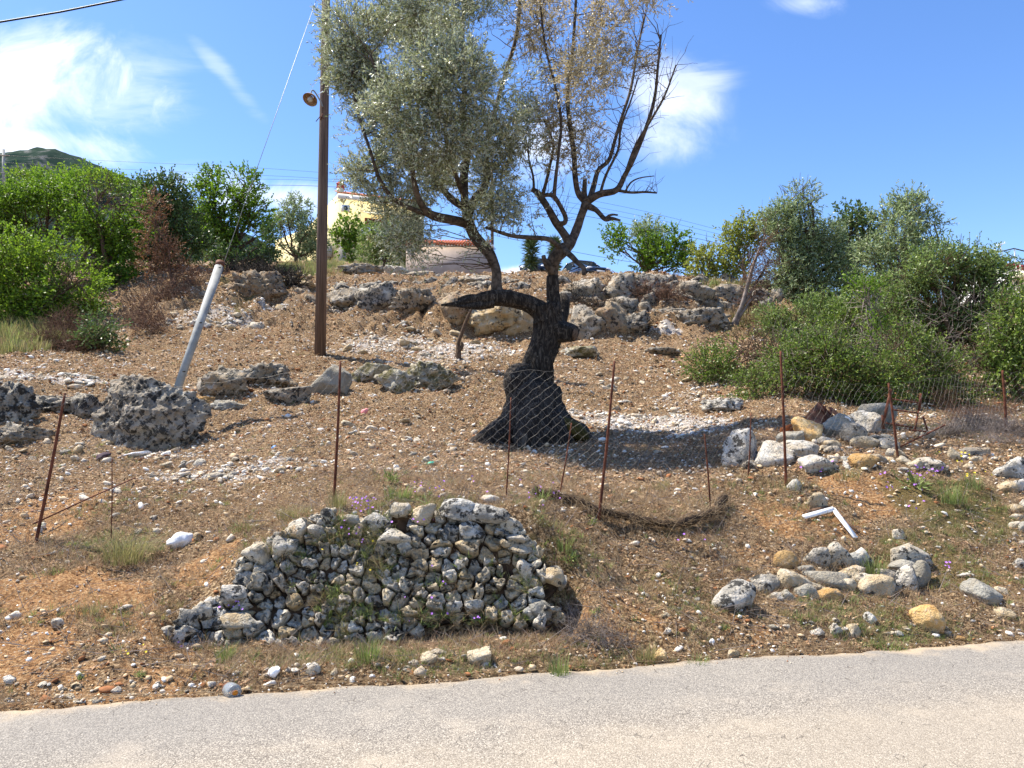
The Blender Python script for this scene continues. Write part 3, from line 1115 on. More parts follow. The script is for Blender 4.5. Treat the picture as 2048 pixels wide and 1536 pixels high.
# earth packed behind the stones
V, Q_ = [], []
ring = [(WB0 + WE1 * q[0] + WUP * q[1]) for q in WPOLY]
cc = WB0 + WE1 * np.mean(wx) + WUP * np.mean(wy)
for q in ring:
    qi = cc + (q - cc) * 0.965
    V.append(tuple(qi - WNRM * 0.035))
    V.append(tuple(qi - WNRM * 0.45))
nr = len(ring)
Q_ = [[2 * k, 2 * ((k + 1) % nr), 2 * ((k + 1) % nr) + 1, 2 * k + 1] for k in range(nr)]
V += [tuple(cc - WNRM * 0.035)]
T_ = [[2 * k, 2 * ((k + 1) % nr), 2 * nr] for k in range(nr)]
core.add(V, Q_, T_)
M['core'] = simple('dark_earth_in_joints', (0.075, 0.045, 0.026), 0.95, var=0.5, scale=18)
core.build('earth_core', M['core'], wall)

WALL_TOP = [(905, 1034, 36, 19, 'wall_dark', .05), (978, 1042, 34, 19, 'wall_dark', -.15), (798, 1027, 17, 13, 'wall_stone', .2), (846, 1036, 20, 19, 'cream_stone', .6), (651, 1042, 12, 15, 'wall_dark', .5), (699, 1048, 17, 13, 'grey_stone', 0.), (719, 1058, 10, 11, 'wall_stone', .6), (594, 1068, 24, 17, 'wall_stone', .3), (635, 1072, 18, 14, 'pale_stone', 0.), (750, 1054, 20, 14, 'wall_dark', .1), (570, 1100, 20, 20, 'pale_stone', .4), (513, 1110, 26, 19, 'wall_stone', -.3), (787, 1086, 28, 19, 'wall_stone', .1), (1020, 1068, 17, 14, 'wall_stone', -.5), (1030, 1090, 22, 8, 'pale_stone', -.1), (1038, 1112, 20, 11, 'wall_stone', -.1), (1010, 1100, 14, 8, 'cream_stone', -.3), (1100, 1170, 22, 16, 'cream_stone', -.3), (1080, 1236, 18, 16, 'grey_stone', -.7), (1048, 1152, 14, 20, 'wall_stone', .5), (376, 1246, 22, 22, 'wall_dark', .8), (352, 1272, 22, 18, 'wall_dark', .2), (410, 1222, 20, 16, 'wall_stone', .4), (463, 1190, 26, 16, 'wall_dark', -.3), (480, 1248, 30, 13, 'cream_stone', -.1), (662, 1030, 8, 7, 'wall_stone', 0.)]

# ------------------------------------------------------------------ single rocks and boulders


def rock(px, py, rx, ry, label, mat='boulder', cat='rock', name='rock', rot=0.0, sub=None, group=None, karst=None, rough=0.14, depth=0.85, sink=0.55, seed=None, planes=14, parent=None, smooth=None):
    """a rock seen at pixel (px,py) with half extents rx, ry in pixels of the photograph"""
    base = G(px, min(py + ry * sink, 1400))
    d = base.y
    mx, mz = rx / F * d, ry / F * d
    my = mx * depth
    if karst is None:
        karst = 0.2 if rx > 25 and d > 9 else 0.0
    if sub is None:
        sub = 5 if (karst and rx > 40) else (4 if karst else (3 if rx > 14 else 2))
    sd_ = seed if seed is not None else int(px * 7 + py * 13) % 9973
    V, T = rock_shape(sd_, sub, (mx * 1.06, my, mz * 1.08), rough, planes, karst)
    if rot:
        c_, s_ = math.cos(rot), math.sin(rot)
        x_, z_ = V[:, 0].copy(), V[:, 2].copy()
        V[:, 0] = x_ * c_ - z_ * s_
        V[:, 2] = x_ * s_ + z_ * c_
    P = W(px, py, d + my * 0.25)
    me = mesh_from(name, V, [T], False if smooth is None else smooth, M[mat])
    if parent is not None:
        return link(name, me, parent, P - parent_world(parent))
    o = link(name, me, None, P)
    return tag(o, label, cat, group)


for (px, py, rx_, ry_, mt, ro) in WALL_TOP:
    s__, t__ = wall_pt(px, py)
    P = WB0 + WE1 * s__ + WUP * t__ + WNRM * .045
    k_ = P.y / F
    V, T = rock_shape(px * 3 + py, 3, (rx_ * k_ * 1.08, rx_ * k_ * .8, ry_ * k_ * 1.1), .15, 9, 0.05)
    c_, s_ = math.cos(ro), math.sin(ro)
    x_, z_ = V[:, 0].copy(), V[:, 2].copy()
    V[:, 0], V[:, 2] = x_ * c_ - z_ * s_, x_ * s_ + z_ * c_
    link('stone', mesh_from('stone', V, [T], False, M[mt]), wall, P - wall.location)

# big boulders and outcrops of the slope
BO = 'boulder'
for args in [
    (297, 838, 122, 90, 'huge rough grey boulder in front of the leaning concrete post', 'boulder_dark'),
    (22, 822, 44, 36, 'grey outcrop cut by the left edge, left of the huge boulder', 'boulder_dark'),
    (30, 872, 52, 24, 'low pale outcrop at the left edge below the grey one', 'boulder'),
    (112, 812, 60, 22, 'cracked dark ledge of rock reaching from the left edge towards the huge boulder', 'boulder_dark'),
    (168, 824, 26, 22, 'small dark block between the cracked ledge and the huge boulder', 'boulder_dark'),
    (456, 770, 36, 29, 'left end block of the grey ledge below the utility pole', 'boulder'),
    (540, 756, 48, 24, 'long middle block of the grey ledge below the utility pole', 'boulder'),
    (582, 790, 42, 20, 'low lower block of the ledge, left of the pointed block', 'boulder_dark'),
    (672, 764, 38, 38, 'pale pointed block at the right end of the ledge behind a rusty post', 'grey_stone'),
    (748, 750, 46, 26, 'ochre-mossed outcrop right of the pale pointed block', 'boulder_moss'),
    (800, 768, 34, 28, 'dark mossy rock in the middle of the two mossed outcrops', 'boulder_moss'),
    (852, 756, 50, 29, 'grey and white mossed outcrop nearest the olive tree on its left', 'boulder_moss'),
    (520, 582, 46, 32, 'big tilted boulder under the heap of cut branches', 'rock_brown'),
    (400, 541, 13, 10, 'small pale rock on the bank left of the post tip', 'pale_stone'),
    (605, 574, 24, 10, 'flat pale rock just left of the utility pole, upper of two', 'rock_cream'),
    (602, 594, 18, 12, 'blocky pale rock just left of the utility pole, lower of two', 'boulder'),
    (697, 601, 27, 25, 'rounded grey boulder first right of the utility pole', 'boulder'),
    (755, 604, 35, 28, 'dark-sided grey boulder second right of the utility pole', 'boulder_dark'),
    (832, 613, 42, 26, 'pale sloping boulder third right of the utility pole', 'boulder'),
    (760, 580, 26, 7, 'flat slab lying on top of the second grey boulder', 'pale_stone'),
    (922, 634, 38, 30, 'broken orange-stained rock face under the tip of the low olive limb', 'rock_brown'),
    (1004, 642, 78, 34, 'wide cream rock face under the low horizontal olive limb', 'rock_cream'),
    (1052, 652, 34, 32, 'cream rock block just left of the olive trunk', 'rock_cream'),
    (1168, 655, 38, 30, 'pale block in the rock bank first right of the olive trunk', 'boulder'),
    (1220, 650, 32, 30, 'rusty brown block in the rock bank second right of the olive trunk', 'rock_brown'),
    (1262, 655, 30, 28, 'dark layered block at the right end of the lower rock bank', 'boulder_dark'),
    (1168, 588, 36, 24, 'rounded rock in the upper bank below the right-hand parked car', 'boulder'),
    (1236, 586, 34, 26, 'pointed pale rock in the upper bank right of the parked cars', 'boulder'),
    (1300, 585, 40, 24, 'rough rock in the upper bank draped in dead roots', 'boulder_dark'),
    (1380, 586, 33, 28, 'large grey boulder at the right end of the upper bank', 'boulder'),
    (1404, 644, 44, 28, 'lichen-covered boulder standing alone beside the twin-stemmed bare sapling', 'boulder'),
    (1340, 628, 42, 12, 'flat ledge of pale rock behind the white ash patch', 'boulder'),
    (1452, 598, 34, 17, 'low grey rock behind the bare sapling', 'boulder'),
    (1515, 608, 27, 20, 'dark-based rock right of the bare sapling', 'boulder_dark'),
    (1557, 604, 17, 19, 'upright grey rock at the edge of the right-hand bushes', 'boulder'),
    (1157, 704, 40, 11, 'low rock breaking the ground just right of the trunk stub', 'boulder_moss'),
    (728, 545, 40, 12, 'low rough outcrop in the grass below the yellow house', 'boulder'),
    (790, 548, 26, 12, 'white bulging rock below the shrubs of the yellow house', 'pale_stone'),
    (850, 552, 28, 9, 'flat grey rock at the foot of the low building', 'boulder'),
    (888, 546, 24, 13, 'brown-grey outcrop at the foot of the low building near its right end', 'boulder_dark'),
    (952, 566, 25, 15, 'pale rock on the crest just left of the upright olive limb', 'boulder'),
    (1014, 565, 11, 14, 'small upright rock on the crest right of the upright olive limb', 'boulder'),
    (1453, 812, 31, 14, 'black and white lichen rock in the clearing right of the olive tree', 'wall_dark'),
    (1330, 706, 26, 9, 'small heap-like pale rock below the white ash patch', 'boulder'),
    (461, 812, 24, 12, 'squat grey rock right of the huge boulder', 'grey_stone'),
    (395, 803, 22, 12, 'brown block directly behind the right shoulder of the huge boulder', 'orange_stone'),
    (1748, 830, 38, 32, 'tall angular grey and white block at the back of the rock heap', 'grey_stone'),
]:
    px, py, rx, ry, label, mt = args
    rock(px, py, rx, ry, label, mt, cat=BO, name=BO if rx > 20 else 'rock', depth=0.8 if rx < 60 else 0.7, rough=0.12 if rx < 60 else 0.17, planes=(30 if rx > 48 else 12), seed=(4242 if rx > 100 else None), sub=(6 if rx > 100 else None), karst=(0.20 if rx > 100 else (0.42 if rx > 16 else 0.16)) if 'angular' not in label and 'pointed block' not in label else 0.04)

# rock bank rubble between the big blocks: countable middle rocks
MID = []
rg = np.random.default_rng(5)
for (x0, x1, y0, y1, n_, s0, s1, m_) in [
    (640, 900, 560, 575, 9, 7, 15, 'boulder'), (640, 700, 575, 625, 5, 7, 13, 'rock_cream'), (860, 1060, 580, 625, 22, 8, 18, 'rock_brown'), (880, 1060, 556, 590, 10, 8, 18, 'boulder'), (860, 960, 610, 655, 8, 9, 18, 'orange_stone'), (1140, 1290, 575, 640, 20, 10, 22, 'rock_brown'), (1300, 1400, 560, 612, 8, 14, 26, 'boulder_dark'),
    (360, 470, 556, 612, 14, 7, 15, 'orange_stone'), (560, 640, 560, 620, 9, 6, 12, 'rock_cream'), (1140, 1330, 600, 630, 14, 10, 22, 'boulder'), (350, 640, 548, 615, 26, 8, 20, 'rock_brown'), (640, 1060, 566, 590, 22, 8, 20, 'boulder_dark'), (1130, 1600, 566, 625, 34, 10, 24, 'boulder_dark'), (650, 900, 610, 640, 12, 8, 16, 'boulder'),
    (1130, 1330, 566, 600, 8, 8, 16, 'rock_cream'), (1270, 1400, 610, 655, 10, 7, 14, 'boulder'), (330, 520, 630, 660, 16, 6, 12, 'pale_stone'),
    (1420, 1600, 580, 620, 9, 8, 14, 'boulder'), (700, 960, 530, 560, 9, 8, 16, 'boulder')]:
    for k in range(n_):
        MID.append((rg.uniform(x0, x1), rg.uniform(y0, y1), rg.uniform(s0, s1), m_))
for k in range(26):
    HE = (rg.uniform(1500, 1860), rg.uniform(868, 935), rg.uniform(9, 17))
    rock(HE[0], HE[1], HE[2], HE[2] * rg.uniform(.5, .8), 'small pale block filling the gaps of the rock heap', ['pale_stone', 'cream_stone', 'grey_stone', 'boulder'][k % 4], group='small blocks of the rock heap', rot=rg.uniform(-.4, .4), sub=3, planes=9)
for (px, py, s_, m_) in MID:
    tone = {'boulder': 'grey', 'boulder_dark': 'dark grey', 'rock_cream': 'cream', 'rock_brown': 'brown', 'orange_stone': 'orange-brown', 'pale_stone': 'pale'}[m_]
    where = ['left of the utility pole', 'between utility pole and low limb', 'behind the low olive limb', 'right of the olive trunk', 'by the bare sapling'][sum(px > q for q in (645, 850, 1080, 1400))]
    tall = 'upper' if py < 590 else 'lower'
    lab = 'small %s rock in the %s rock bank %s' % (tone, tall, where) if py < 625 else 'small %s rock in rubble below the bank %s' % (tone, where)
    rock(px, py, s_, s_ * rg.uniform(0.55, 0.85), lab, m_, sub=3, group='small rocks along the rock bank' if py < 625 else 'rubble stones below the rock bank', rough=0.2, rot=rg.uniform(-.4, .4), karst=0.24)

# rock heap on the right, every block its own thing
for args in [
    (1479, 902, 34, 34, 'big rounded grey and white boulder left of the rusty posts on the right', 'wall_dark', 0.35),
    (1545, 916, 33, 20, 'wide cream block at the foot of the tall rusty post', 'pale_stone', -0.1),
    (1587, 881, 22, 15, 'bluish grey block behind the tall rusty post', 'grey_stone', 0.4),
    (1605, 904, 28, 14, 'flat pale slab right of the tall rusty post', 'pale_stone', -0.1),
    (1632, 934, 35, 14, 'long cream stone below the flat pale slab', 'pale_stone', 0.06),
    (1619, 866, 27, 18, 'orange-faced block in the middle of the heap', 'yellow_stone', -0.5),
    (1607, 855, 16, 11, 'bright white stone in front of the rusty sheets', 'pale_stone', 0.3),
    (1664, 858, 29, 18, 'grey rounded block in front of the rusty crate', 'grey_stone', -0.15),
    (1703, 873, 18, 16, 'rough grey stone under the pale double block', 'boulder', 0.0),
    (1727, 851, 27, 17, 'pale block in front of the tall angular rock', 'pale_stone', 0.1),
    (1736, 887, 19, 10, 'small square cream block below the pale block', 'cream_stone', -0.05),
    (1771, 889, 16, 8, 'narrow pale stone right of the small square block', 'pale_stone', 0.1),
    (1668, 902, 12, 10, 'small square white stone alone in the dry grass of the heap', 'pale_stone', 0.0),
    (1726, 926, 22, 13, 'orange-brown stone at the lower edge of the heap', 'orange_stone', 0.25),
    (1757, 920, 14, 12, 'rough pale stone right of the orange-brown stone', 'boulder', 0.0),
    (1856, 931, 26, 13, 'flat white and grey stone right of the fallen bar', 'pale_stone', -0.15),
    (1907, 912, 13, 14, 'pale pointed stone in the grass at the top of the right bank', 'cream_stone', -0.2),
    (1957, 905, 26, 12, 'flat grey stone at the top of the bank near the right edge', 'boulder', 0.1),
    (1588, 974, 14, 14, 'small white block below the foot of the tall rusty post', 'pale_stone', 0.2),
    (1634, 1008, 16, 22, 'upright pale stone just above the white broken frame', 'cream_stone', 0.3),
    (1499, 933, 12, 9, 'small grey stone below the big rounded boulder', 'boulder', 0.1),
    (1548, 1097, 7, 6, 'little white stone alone on the bank left of the low wall remains', 'pale_stone', 0.0),
    (1859, 1241, 30, 22, 'bright yellow-orange stone by the roadside on the right', 'yellow_stone', -0.45),
    (1962, 1186, 29, 23, 'large grey-brown block low on the bank near the right edge', 'grey_stone', -0.5),
    (1930, 1152, 14, 6, 'small white stone on top of the grey-brown block', 'pale_stone', 0.0),
    (2001, 1183, 12, 9, 'pinkish stone right of the grey-brown block', 'cream_stone', -0.2),
    (2010, 1227, 19, 9, 'flat cream stone by the roadside near the right edge', 'cream_stone', 0.0),
    (1921, 1277, 9, 6, 'small orange stone at the very edge of the asphalt on the right', 'orange_stone', 0.0),
    (1669, 1261, 15, 11, 'pale stone by the roadside, leftmost of the pair left of the yellow-orange one', 'pale_stone', 0.1),
    (1708, 1263, 15, 12, 'cream stone by the roadside, right one of the pair left of the yellow-orange one', 'cream_stone', -0.1),
    (1739, 1238, 12, 10, 'pale upright stone above the roadside pair', 'pale_stone', 0.3),
    (1797, 1268, 13, 6, 'flat white stone at the verge just left of the yellow-orange one', 'pale_stone', 0.0),
    (1634, 1264, 16, 6, 'flat pale stone at the verge left of the roadside pair', 'pale_stone', 0.0),
    (1322, 1314, 16, 13, 'rounded yellowish stone at the road edge right of centre', 'yellow_stone', 0.1),
    (1463, 1310, 13, 8, 'small flat cream stone at the road edge right of the rounded one', 'cream_stone', 0.2),
    (963, 1311, 23, 18, 'cream stone standing below the dry stone wall at its right end', 'cream_stone', 0.3),
    (877, 1307, 16, 9, 'bright white flat stone below the middle of the dry stone wall', 'pale_stone', -0.2),
    (858, 1315, 15, 11, 'dull cream stone left of the bright white flat one', 'cream_stone', 0.2),
    (626, 1339, 13, 11, 'round cream stone near the road below the wall', 'pale_stone', 0.0),
    (578, 1340, 8, 6, 'small grey-white stone left of the round cream one', 'pale_stone', 0.3),
    (422, 1370, 11, 9, 'pale stone just left of the discarded glass jar', 'pale_stone', 0.5),
    (231, 1382, 9, 7, 'pale stone near the road edge on the left', 'pale_stone', 0.4),
    (314, 1374, 10, 5, 'flat pale stone near the road edge between the left one and the jar', 'pale_stone', 0.3),
    (50, 1419, 13, 7, 'pale stone at the asphalt edge in the left corner', 'pale_stone', 0.2),
    (181, 1403, 16, 7, 'low cream stone at the asphalt edge, left', 'cream_stone', 0.1),
    (20, 1359, 11, 8, 'white stone on the orange earth at the left edge', 'pale_stone', 0.0),
    (117, 1243, 11, 9, 'pale stone on the orange earth below the leaning left post', 'pale_stone', 0.5),
    (249, 1218, 12, 6, 'flat pale stone on the dry bank left of the wall', 'pale_stone', 0.3),
    (396, 1075, 10, 9, 'small pale stone up the bank right of the white plastic', 'cream_stone', 0.0),
]:
    px, py, rx, ry, label, mt, ro = args
    kk = 1.32 if 1460 < px < 1800 and py < 960 else 1.0
    rock(px, py, rx * kk, ry * kk, label, mt, rot=ro, sub=3 if rx < 20 else 4, karst=0.03 if rx > 16 else 0.0, rough=0.16, planes=9)

# remains of the low wall on the right bank
low = empty('ruined_wall', G(1660, 1190), 'ruined low stone wall of a few courses on the right-hand bank', 'stone wall')
for (px, py, rx, ry, mt, ro) in [
    (1469, 1199, 31, 25, 'wall_dark', 0.3), (1526, 1169, 27, 17, 'boulder_dark', 0.2), (1572, 1124, 15, 16, 'orange_stone', -0.6), (1594, 1166, 27, 19, 'cream_stone', -0.5),
    (1609, 1190, 16, 13, 'grey_stone', -0.3), (1640, 1123, 19, 18, 'wall_dark', -0.5), (1658, 1163, 36, 18, 'grey_stone', -0.05), (1679, 1118, 18, 19, 'wall_stone', 0.3),
    (1702, 1124, 14, 16, 'grey_stone', 0.2), (1727, 1122, 15, 15, 'wall_stone', 0.0), (1745, 1178, 28, 16, 'cream_stone', 0.2), (1772, 1151, 18, 12, 'boulder_dark', 0.0),
    (1813, 1110, 28, 20, 'wall_stone', 0.1), (1814, 1158, 18, 20, 'wall_dark', -0.3), (1843, 1150, 14, 21, 'grey_stone', -0.5), (1796, 1070, 12, 11, 'wall_stone', 0.0),
    (1655, 1192, 24, 9, 'orange_stone', 0.0), (1697, 1175, 14, 12, 'cream_stone', 0.1), (1720, 1160, 20, 12, 'wall_stone', 0.0), (1551, 1195, 16, 9, 'wall_stone', 0.1),
    (1800, 1135, 20, 10, 'grey_stone', 0.0), (1575, 1196, 12, 9, 'grey_stone', 0.0), (1612, 1143, 12, 9, 'boulder_dark', 0.0), (1700, 1148, 22, 12, 'cream_stone', 0.1), (1630, 1178, 20, 10, 'wall_stone', 0.0), (1780, 1176, 20, 11, 'wall_dark', 0.1), (1836, 1128, 16, 14, 'boulder_dark', 0.2)]:
    rock(px, py, rx * 1.26, ry * 1.36, None, mt, name='stone', rot=ro, sub=3, karst=0.03, rough=0.17, parent=low, planes=10, smooth=False, depth=0.75)
edgew = empty('wall_end', G(2040, 1110), 'stub of stone wall cut off by the right edge of the photo', 'stone wall')
for (px, py, rx, ry, mt, ro) in [
    (2024, 942, 28, 24, 'wall_dark', 0.2), (2013, 978, 22, 12, 'cream_stone', 0.1), (2045, 975, 18, 16, 'wall_dark', 0.1), (2030, 1020, 18, 9, 'cream_stone', 0.1),
    (2050, 1012, 12, 10, 'pale_stone', 0.0), (2030, 1036, 17, 7, 'cream_stone', -0.05), (2027, 1051, 13, 9, 'pale_stone', 0.1), (2030, 1073, 10, 8, 'pale_stone', 0.2),
    (2048, 1060, 12, 12, 'grey_stone', 0.0), (2044, 1130, 15, 15, 'wall_dark', 0.2), (2056, 1092, 14, 13, 'grey_stone', 0.0), (2060, 1030, 14, 14, 'wall_stone', 0.0)]:
    rock(px, py, rx, ry, None, mt, name='stone', rot=ro, sub=3, rough=0.16, parent=edgew, planes=10, smooth=False, depth=0.8)

# ------------------------------------------------------------------ foliage builders


def unit(v):
    return v / np.maximum(np.linalg.norm(v, axis=-1, keepdims=True), 1e-9)


def leaf_quads(P, D, Lh, Wd, rg, curl=0.0):
    """rhombic leaves: base at P, pointing along D"""
    n = len(P)
    D = unit(D)
    S = unit(np.cross(D, rg.normal(size=(n, 3))))
    Nn = np.cross(S, D)
    Lh = Lh[:, None]
    Wd = Wd[:, None]
    mid = P + D * Lh * 0.45 + Nn * Lh * curl
    V = np.stack([P, mid + S * Wd * 0.5, P + D * Lh, mid - S * Wd * 0.5], 1).reshape(-1, 3)
    Q = np.arange(n * 4).reshape(n, 4)
    return V, Q


def clump(c, r, n_sprig, m, sprig, leaf, rg, up=0.35, lump=0.5, droop=0.0, fill=2.4):
    """sprigs spread through one lobe of a crown; returns leaves and sprig lines"""
    c = np.array(tuple(c))
    r = np.array(r) * 1.17
    dr = unit(rg.normal(size=(n_sprig, 3)))
    rad = rg.uniform(0, 1, n_sprig) ** (1 / fill)
    rad = rad * (1 - lump * 0.42 + lump * (fbm(dr * 1.9 + c * 3.1, 3, int(abs(c[0] * 31)) % 89) * 0.9 + 0.15))
    o = c + dr * r * rad[:, None]
    sd_ = unit(dr * 0.75 + np.array([0, 0, up]) + rg.normal(size=(n_sprig, 3)) * 0.45)
    L = sprig * rg.uniform(0.6, 1.3, n_sprig)
    t = np.linspace(0.05, 1, m)
    P = o[:, None, :] + sd_[:, None, :] * (L[:, None] * t[None, :])[:, :, None]
    P[:, :, 2] -= droop * (L[:, None] * t[None, :] ** 2)
    P = P.reshape(-1, 3)
    Dl = np.repeat(sd_, m, axis=0) * 0.9 + rg.normal(size=(n_sprig * m, 3)) * 0.75
    lh = leaf[0] * rg.uniform(0.65, 1.25, len(P))
    lw = leaf[1] * rg.uniform(0.7, 1.2, len(P))
    return P, Dl, lh, lw, o, o + sd_ * L[:, None]


def thin_lines(A, o, e, r):
    """three-sided twigs for many segments at once"""
    n = len(o)
    d = unit(e - o)
    s = unit(np.cross(d, np.array([0.3, 0.2, 1.0])))
    u = np.cross(d, s)
    ang = [0, 2.094, 4.189]
    r = np.broadcast_to(r, (n,))[:, None]
    V = np.stack([o + (s * math.cos(a) + u * math.sin(a)) * r for a in ang] + [e + (s * math.cos(a) + u * math.sin(a)) * r * 0.5 for a in ang], 1).reshape(-1, 3)
    b_ = np.arange(n)[:, None, None] * 6
    Q = np.array([[0, 1, 4, 3], [1, 2, 5, 4], [2, 0, 3, 5]])[None] + b_
    A.add(V, Q.reshape(-1, 4))


def limb(A, p, q, r0, r1, rg, sag=0.1, sides=5, n=5):
    p, q = np.array(tuple(p)), np.array(tuple(q))
    d = q - p
    L = np.linalg.norm(d)
    t = np.linspace(0, 1, n)[:, None]
    off = rg.normal(size=3) * L * sag
    pts = p + d * t + off * (t * (1 - t) * 2)
    pts[1:-1] += rg.normal(size=(n - 2, 3)) * L * 0.02
    A.tube(pts, r0 + (r1 - r0) * t[:, 0], sides, cap=False)
    return pts


def tree(name, label, cat, base_px, d, clumps, leaf, size, dens, trunk_r=0.1, bark='bark_brown', seed=0, group=None, top_frac=0.35, sprig=0.35, m=9, up=0.35, lump=0.55, droop=0.0, lean=None, parts=('trunk', 'crown'), limbs=5, flat=0.8):
    """clumps: (px, py, rx, ry[, depth offset]) lobes of the crown as they stand at depth d"""
    rg = np.random.default_rng(seed + 1000)
    bx, by = base_px
    a_, b_ = ray(bx, by)
    x0 = a_ * d
    gz = tz(x0, d)
    root = Vector((x0, d, gz))
    e = empty(name, root, label, cat, group)
    wood, crown = Acc(), Acc()
    cl = []
    for c in clumps:
        off = c[4] if len(c) > 4 else rg.uniform(-0.5, 0.5) * (c[2] / F * d)
        P = W(c[0], c[1], d + off)
        cl.append((np.array(P), c[2] / F * d, c[3] / F * d, c[2] * c[3]))
    top = np.mean([c[0] for c in cl], axis=0)
    fork = np.array(tuple(root)) * (1 - top_frac) + top * top_frac
    fork[2] = max(fork[2], gz + 0.25)
    tr = curve_pts([(*(np.array(tuple(root)) - np.array([0, 0, .15])), trunk_r * 1.35), (*(np.array(tuple(root)) * .55 + fork * .45 + rg.normal(size=3) * .04 * (fork[2] - gz)), trunk_r), (*fork, trunk_r * .8)], 4)
    wood.tube(tr[:, :3], tr[:, 3], 8, bumps=0.12, seed=seed)
    for (c, rx_, rz_, ar) in cl:
        p = limb(wood, fork, c, trunk_r * 0.6, trunk_r * 0.2, rg, 0.12, 6, 6)
        for k in range(limbs):
            q = c + unit(rg.normal(size=3) + np.array([0, 0, .5])) * np.array([rx_, rx_ * flat, rz_]) * rg.uniform(0.6, 1.0)
            limb(wood, p[rg.integers(2, 6)], q, trunk_r * 0.22, 0.006, rg, 0.15, 4, 5)
        n_s = int(max(6, math.pi * ar / F / F * d * d * LAI * dens / (size[0] * size[1] * 0.5 * m)))
        P, Dl, lh, lw, o, en = clump(c, (rx_, rx_ * flat, rz_), n_s, m, sprig, size, rg, up, lump, droop)
        gk = np.repeat(fbm(o * (26.0 / d) + seed, 3, seed + 7) > -0.16, m)
        P, Dl, lh, lw = P[gk], Dl[gk], lh[gk], lw[gk]
        V, Q_ = leaf_quads(P, Dl, lh, lw, rg, 0.06)
        crown.add(V, Q_)
        sel = rg.uniform(size=len(o)) < 0.35
        thin_lines(wood, o[sel], en[sel], 0.005 + 0.0002 * d)
    wood.build(parts[0], M[bark], e, True)
    crown.build(parts[1], M[leaf], e)
    return e, crown.tris() + wood.tris()


def tangle(name, label, cat, blobs, n, length, mat, seed=0, r=0.004, kind=None, group=None, up=0.5, depth=None):
    """dry twiggy growth: curved bare shoots"""
    rg = np.random.default_rng(seed)
    A = Acc()
    first = None
    tot = sum(b[2] * b[3] for b in blobs)
    for (px, py, rx, ry) in blobs:
        g = G(px, py + ry * 0.9) if depth is None else W(px, py + ry * .9, depth)
        d = g.y
        first = first or g
        k = max(3, int(n * rx * ry / tot))
        c = np.array(W(px, py, d + rx / F * d * 0.4))
        dr = unit(rg.normal(size=(k, 3))) * (rg.uniform(0, 1, (k, 1)) ** 0.45)
        o = c + dr * np.array([rx / F * d, rx / F * d * 0.6, ry / F * d])
        dd = unit(dr * 0.6 + rg.normal(size=(k, 3)) * 0.8 + np.array([0, 0, up * 0.6]))
        L = length * rg.uniform(0.4, 1.3, (k, 1))
        mid = o + dd * L * 0.5
        dd2 = unit(dd + rg.normal(size=(k, 3)) * 0.5)
        thin_lines(A, o, mid, r)
        thin_lines(A, mid, mid + dd2 * L * 0.5, r * 0.6)
    o = link(name, A.mesh(name, M[mat], False, first), None, first)
    return tag(o, label, cat, group, kind)


TRI = 0
LAI = 4.4

# ------------------------------------------------------------------ the olive tree
DO = 12.0
olive = empty('olive_tree', G(1085, 892), 'old olive tree with a blackened flared trunk, low broken left limb and bare right branches', 'tree')
D_ = DO + 0.5
rgo = np.random.default_rng(99)


def pt(px, py, rpx, dd=0.0):
    d = D_ + dd
    p = W(px, py, d)
    return (p.x, p.y, p.z, rpx / F * d)


trunk = Acc()
# flared base with buttress roots, main stem, fork
main = curve_pts([pt(1085, 925, 78), pt(1084, 882, 62), pt(1079, 848, 43), pt(1072, 805, 36), pt(1071, 762, 33), pt(1079, 722, 27), pt(1094, 680, 26), pt(1098, 640, 27), pt(1092, 612, 24)], 6)


def gnarl(pts, sides, seed, amt=0.16, flut=0.07):
    A = Acc()
    A.tube(pts[:, :3], pts[:, 3], sides)
    V = np.concatenate(A.v)
    n = len(pts)
    cen = np.concatenate([np.repeat(pts[:, :3], sides, axis=0), pts[:1, :3], pts[-1:, :3]])
    dirs = unit(V - cen + 1e-9)
    # twisted strands running up the stem
    ang = np.concatenate([np.tile(np.arange(sides) * 2 * math.pi / sides, n), [0, 0]])
    hgt = np.concatenate([np.repeat(pts[:, 2], sides), [0, 0]])
    Pn = np.stack([np.cos(ang + hgt * 0.8) * 2.3, np.sin(ang + hgt * 0.8) * 2.3, hgt * 0.9], 1)
    k = 1 + flut * ridged(Pn, 3, seed) * 1.3 + amt * fbm(V * 2.6, 4, seed + 3) + 0.045 * ridged(V * 9, 3, seed + 5)
    k[-2:] = 1
    A.v = [cen + (V - cen) * k[:, None]]
    return A


def put(acc, sub):
    off = acc.n
    for v in sub.v:
        acc.v.append(v)
    for q in sub.q:
        acc.q.append(q + off)
    for q in sub.t:
        acc.t.append(q + off)
    acc.n += sub.n


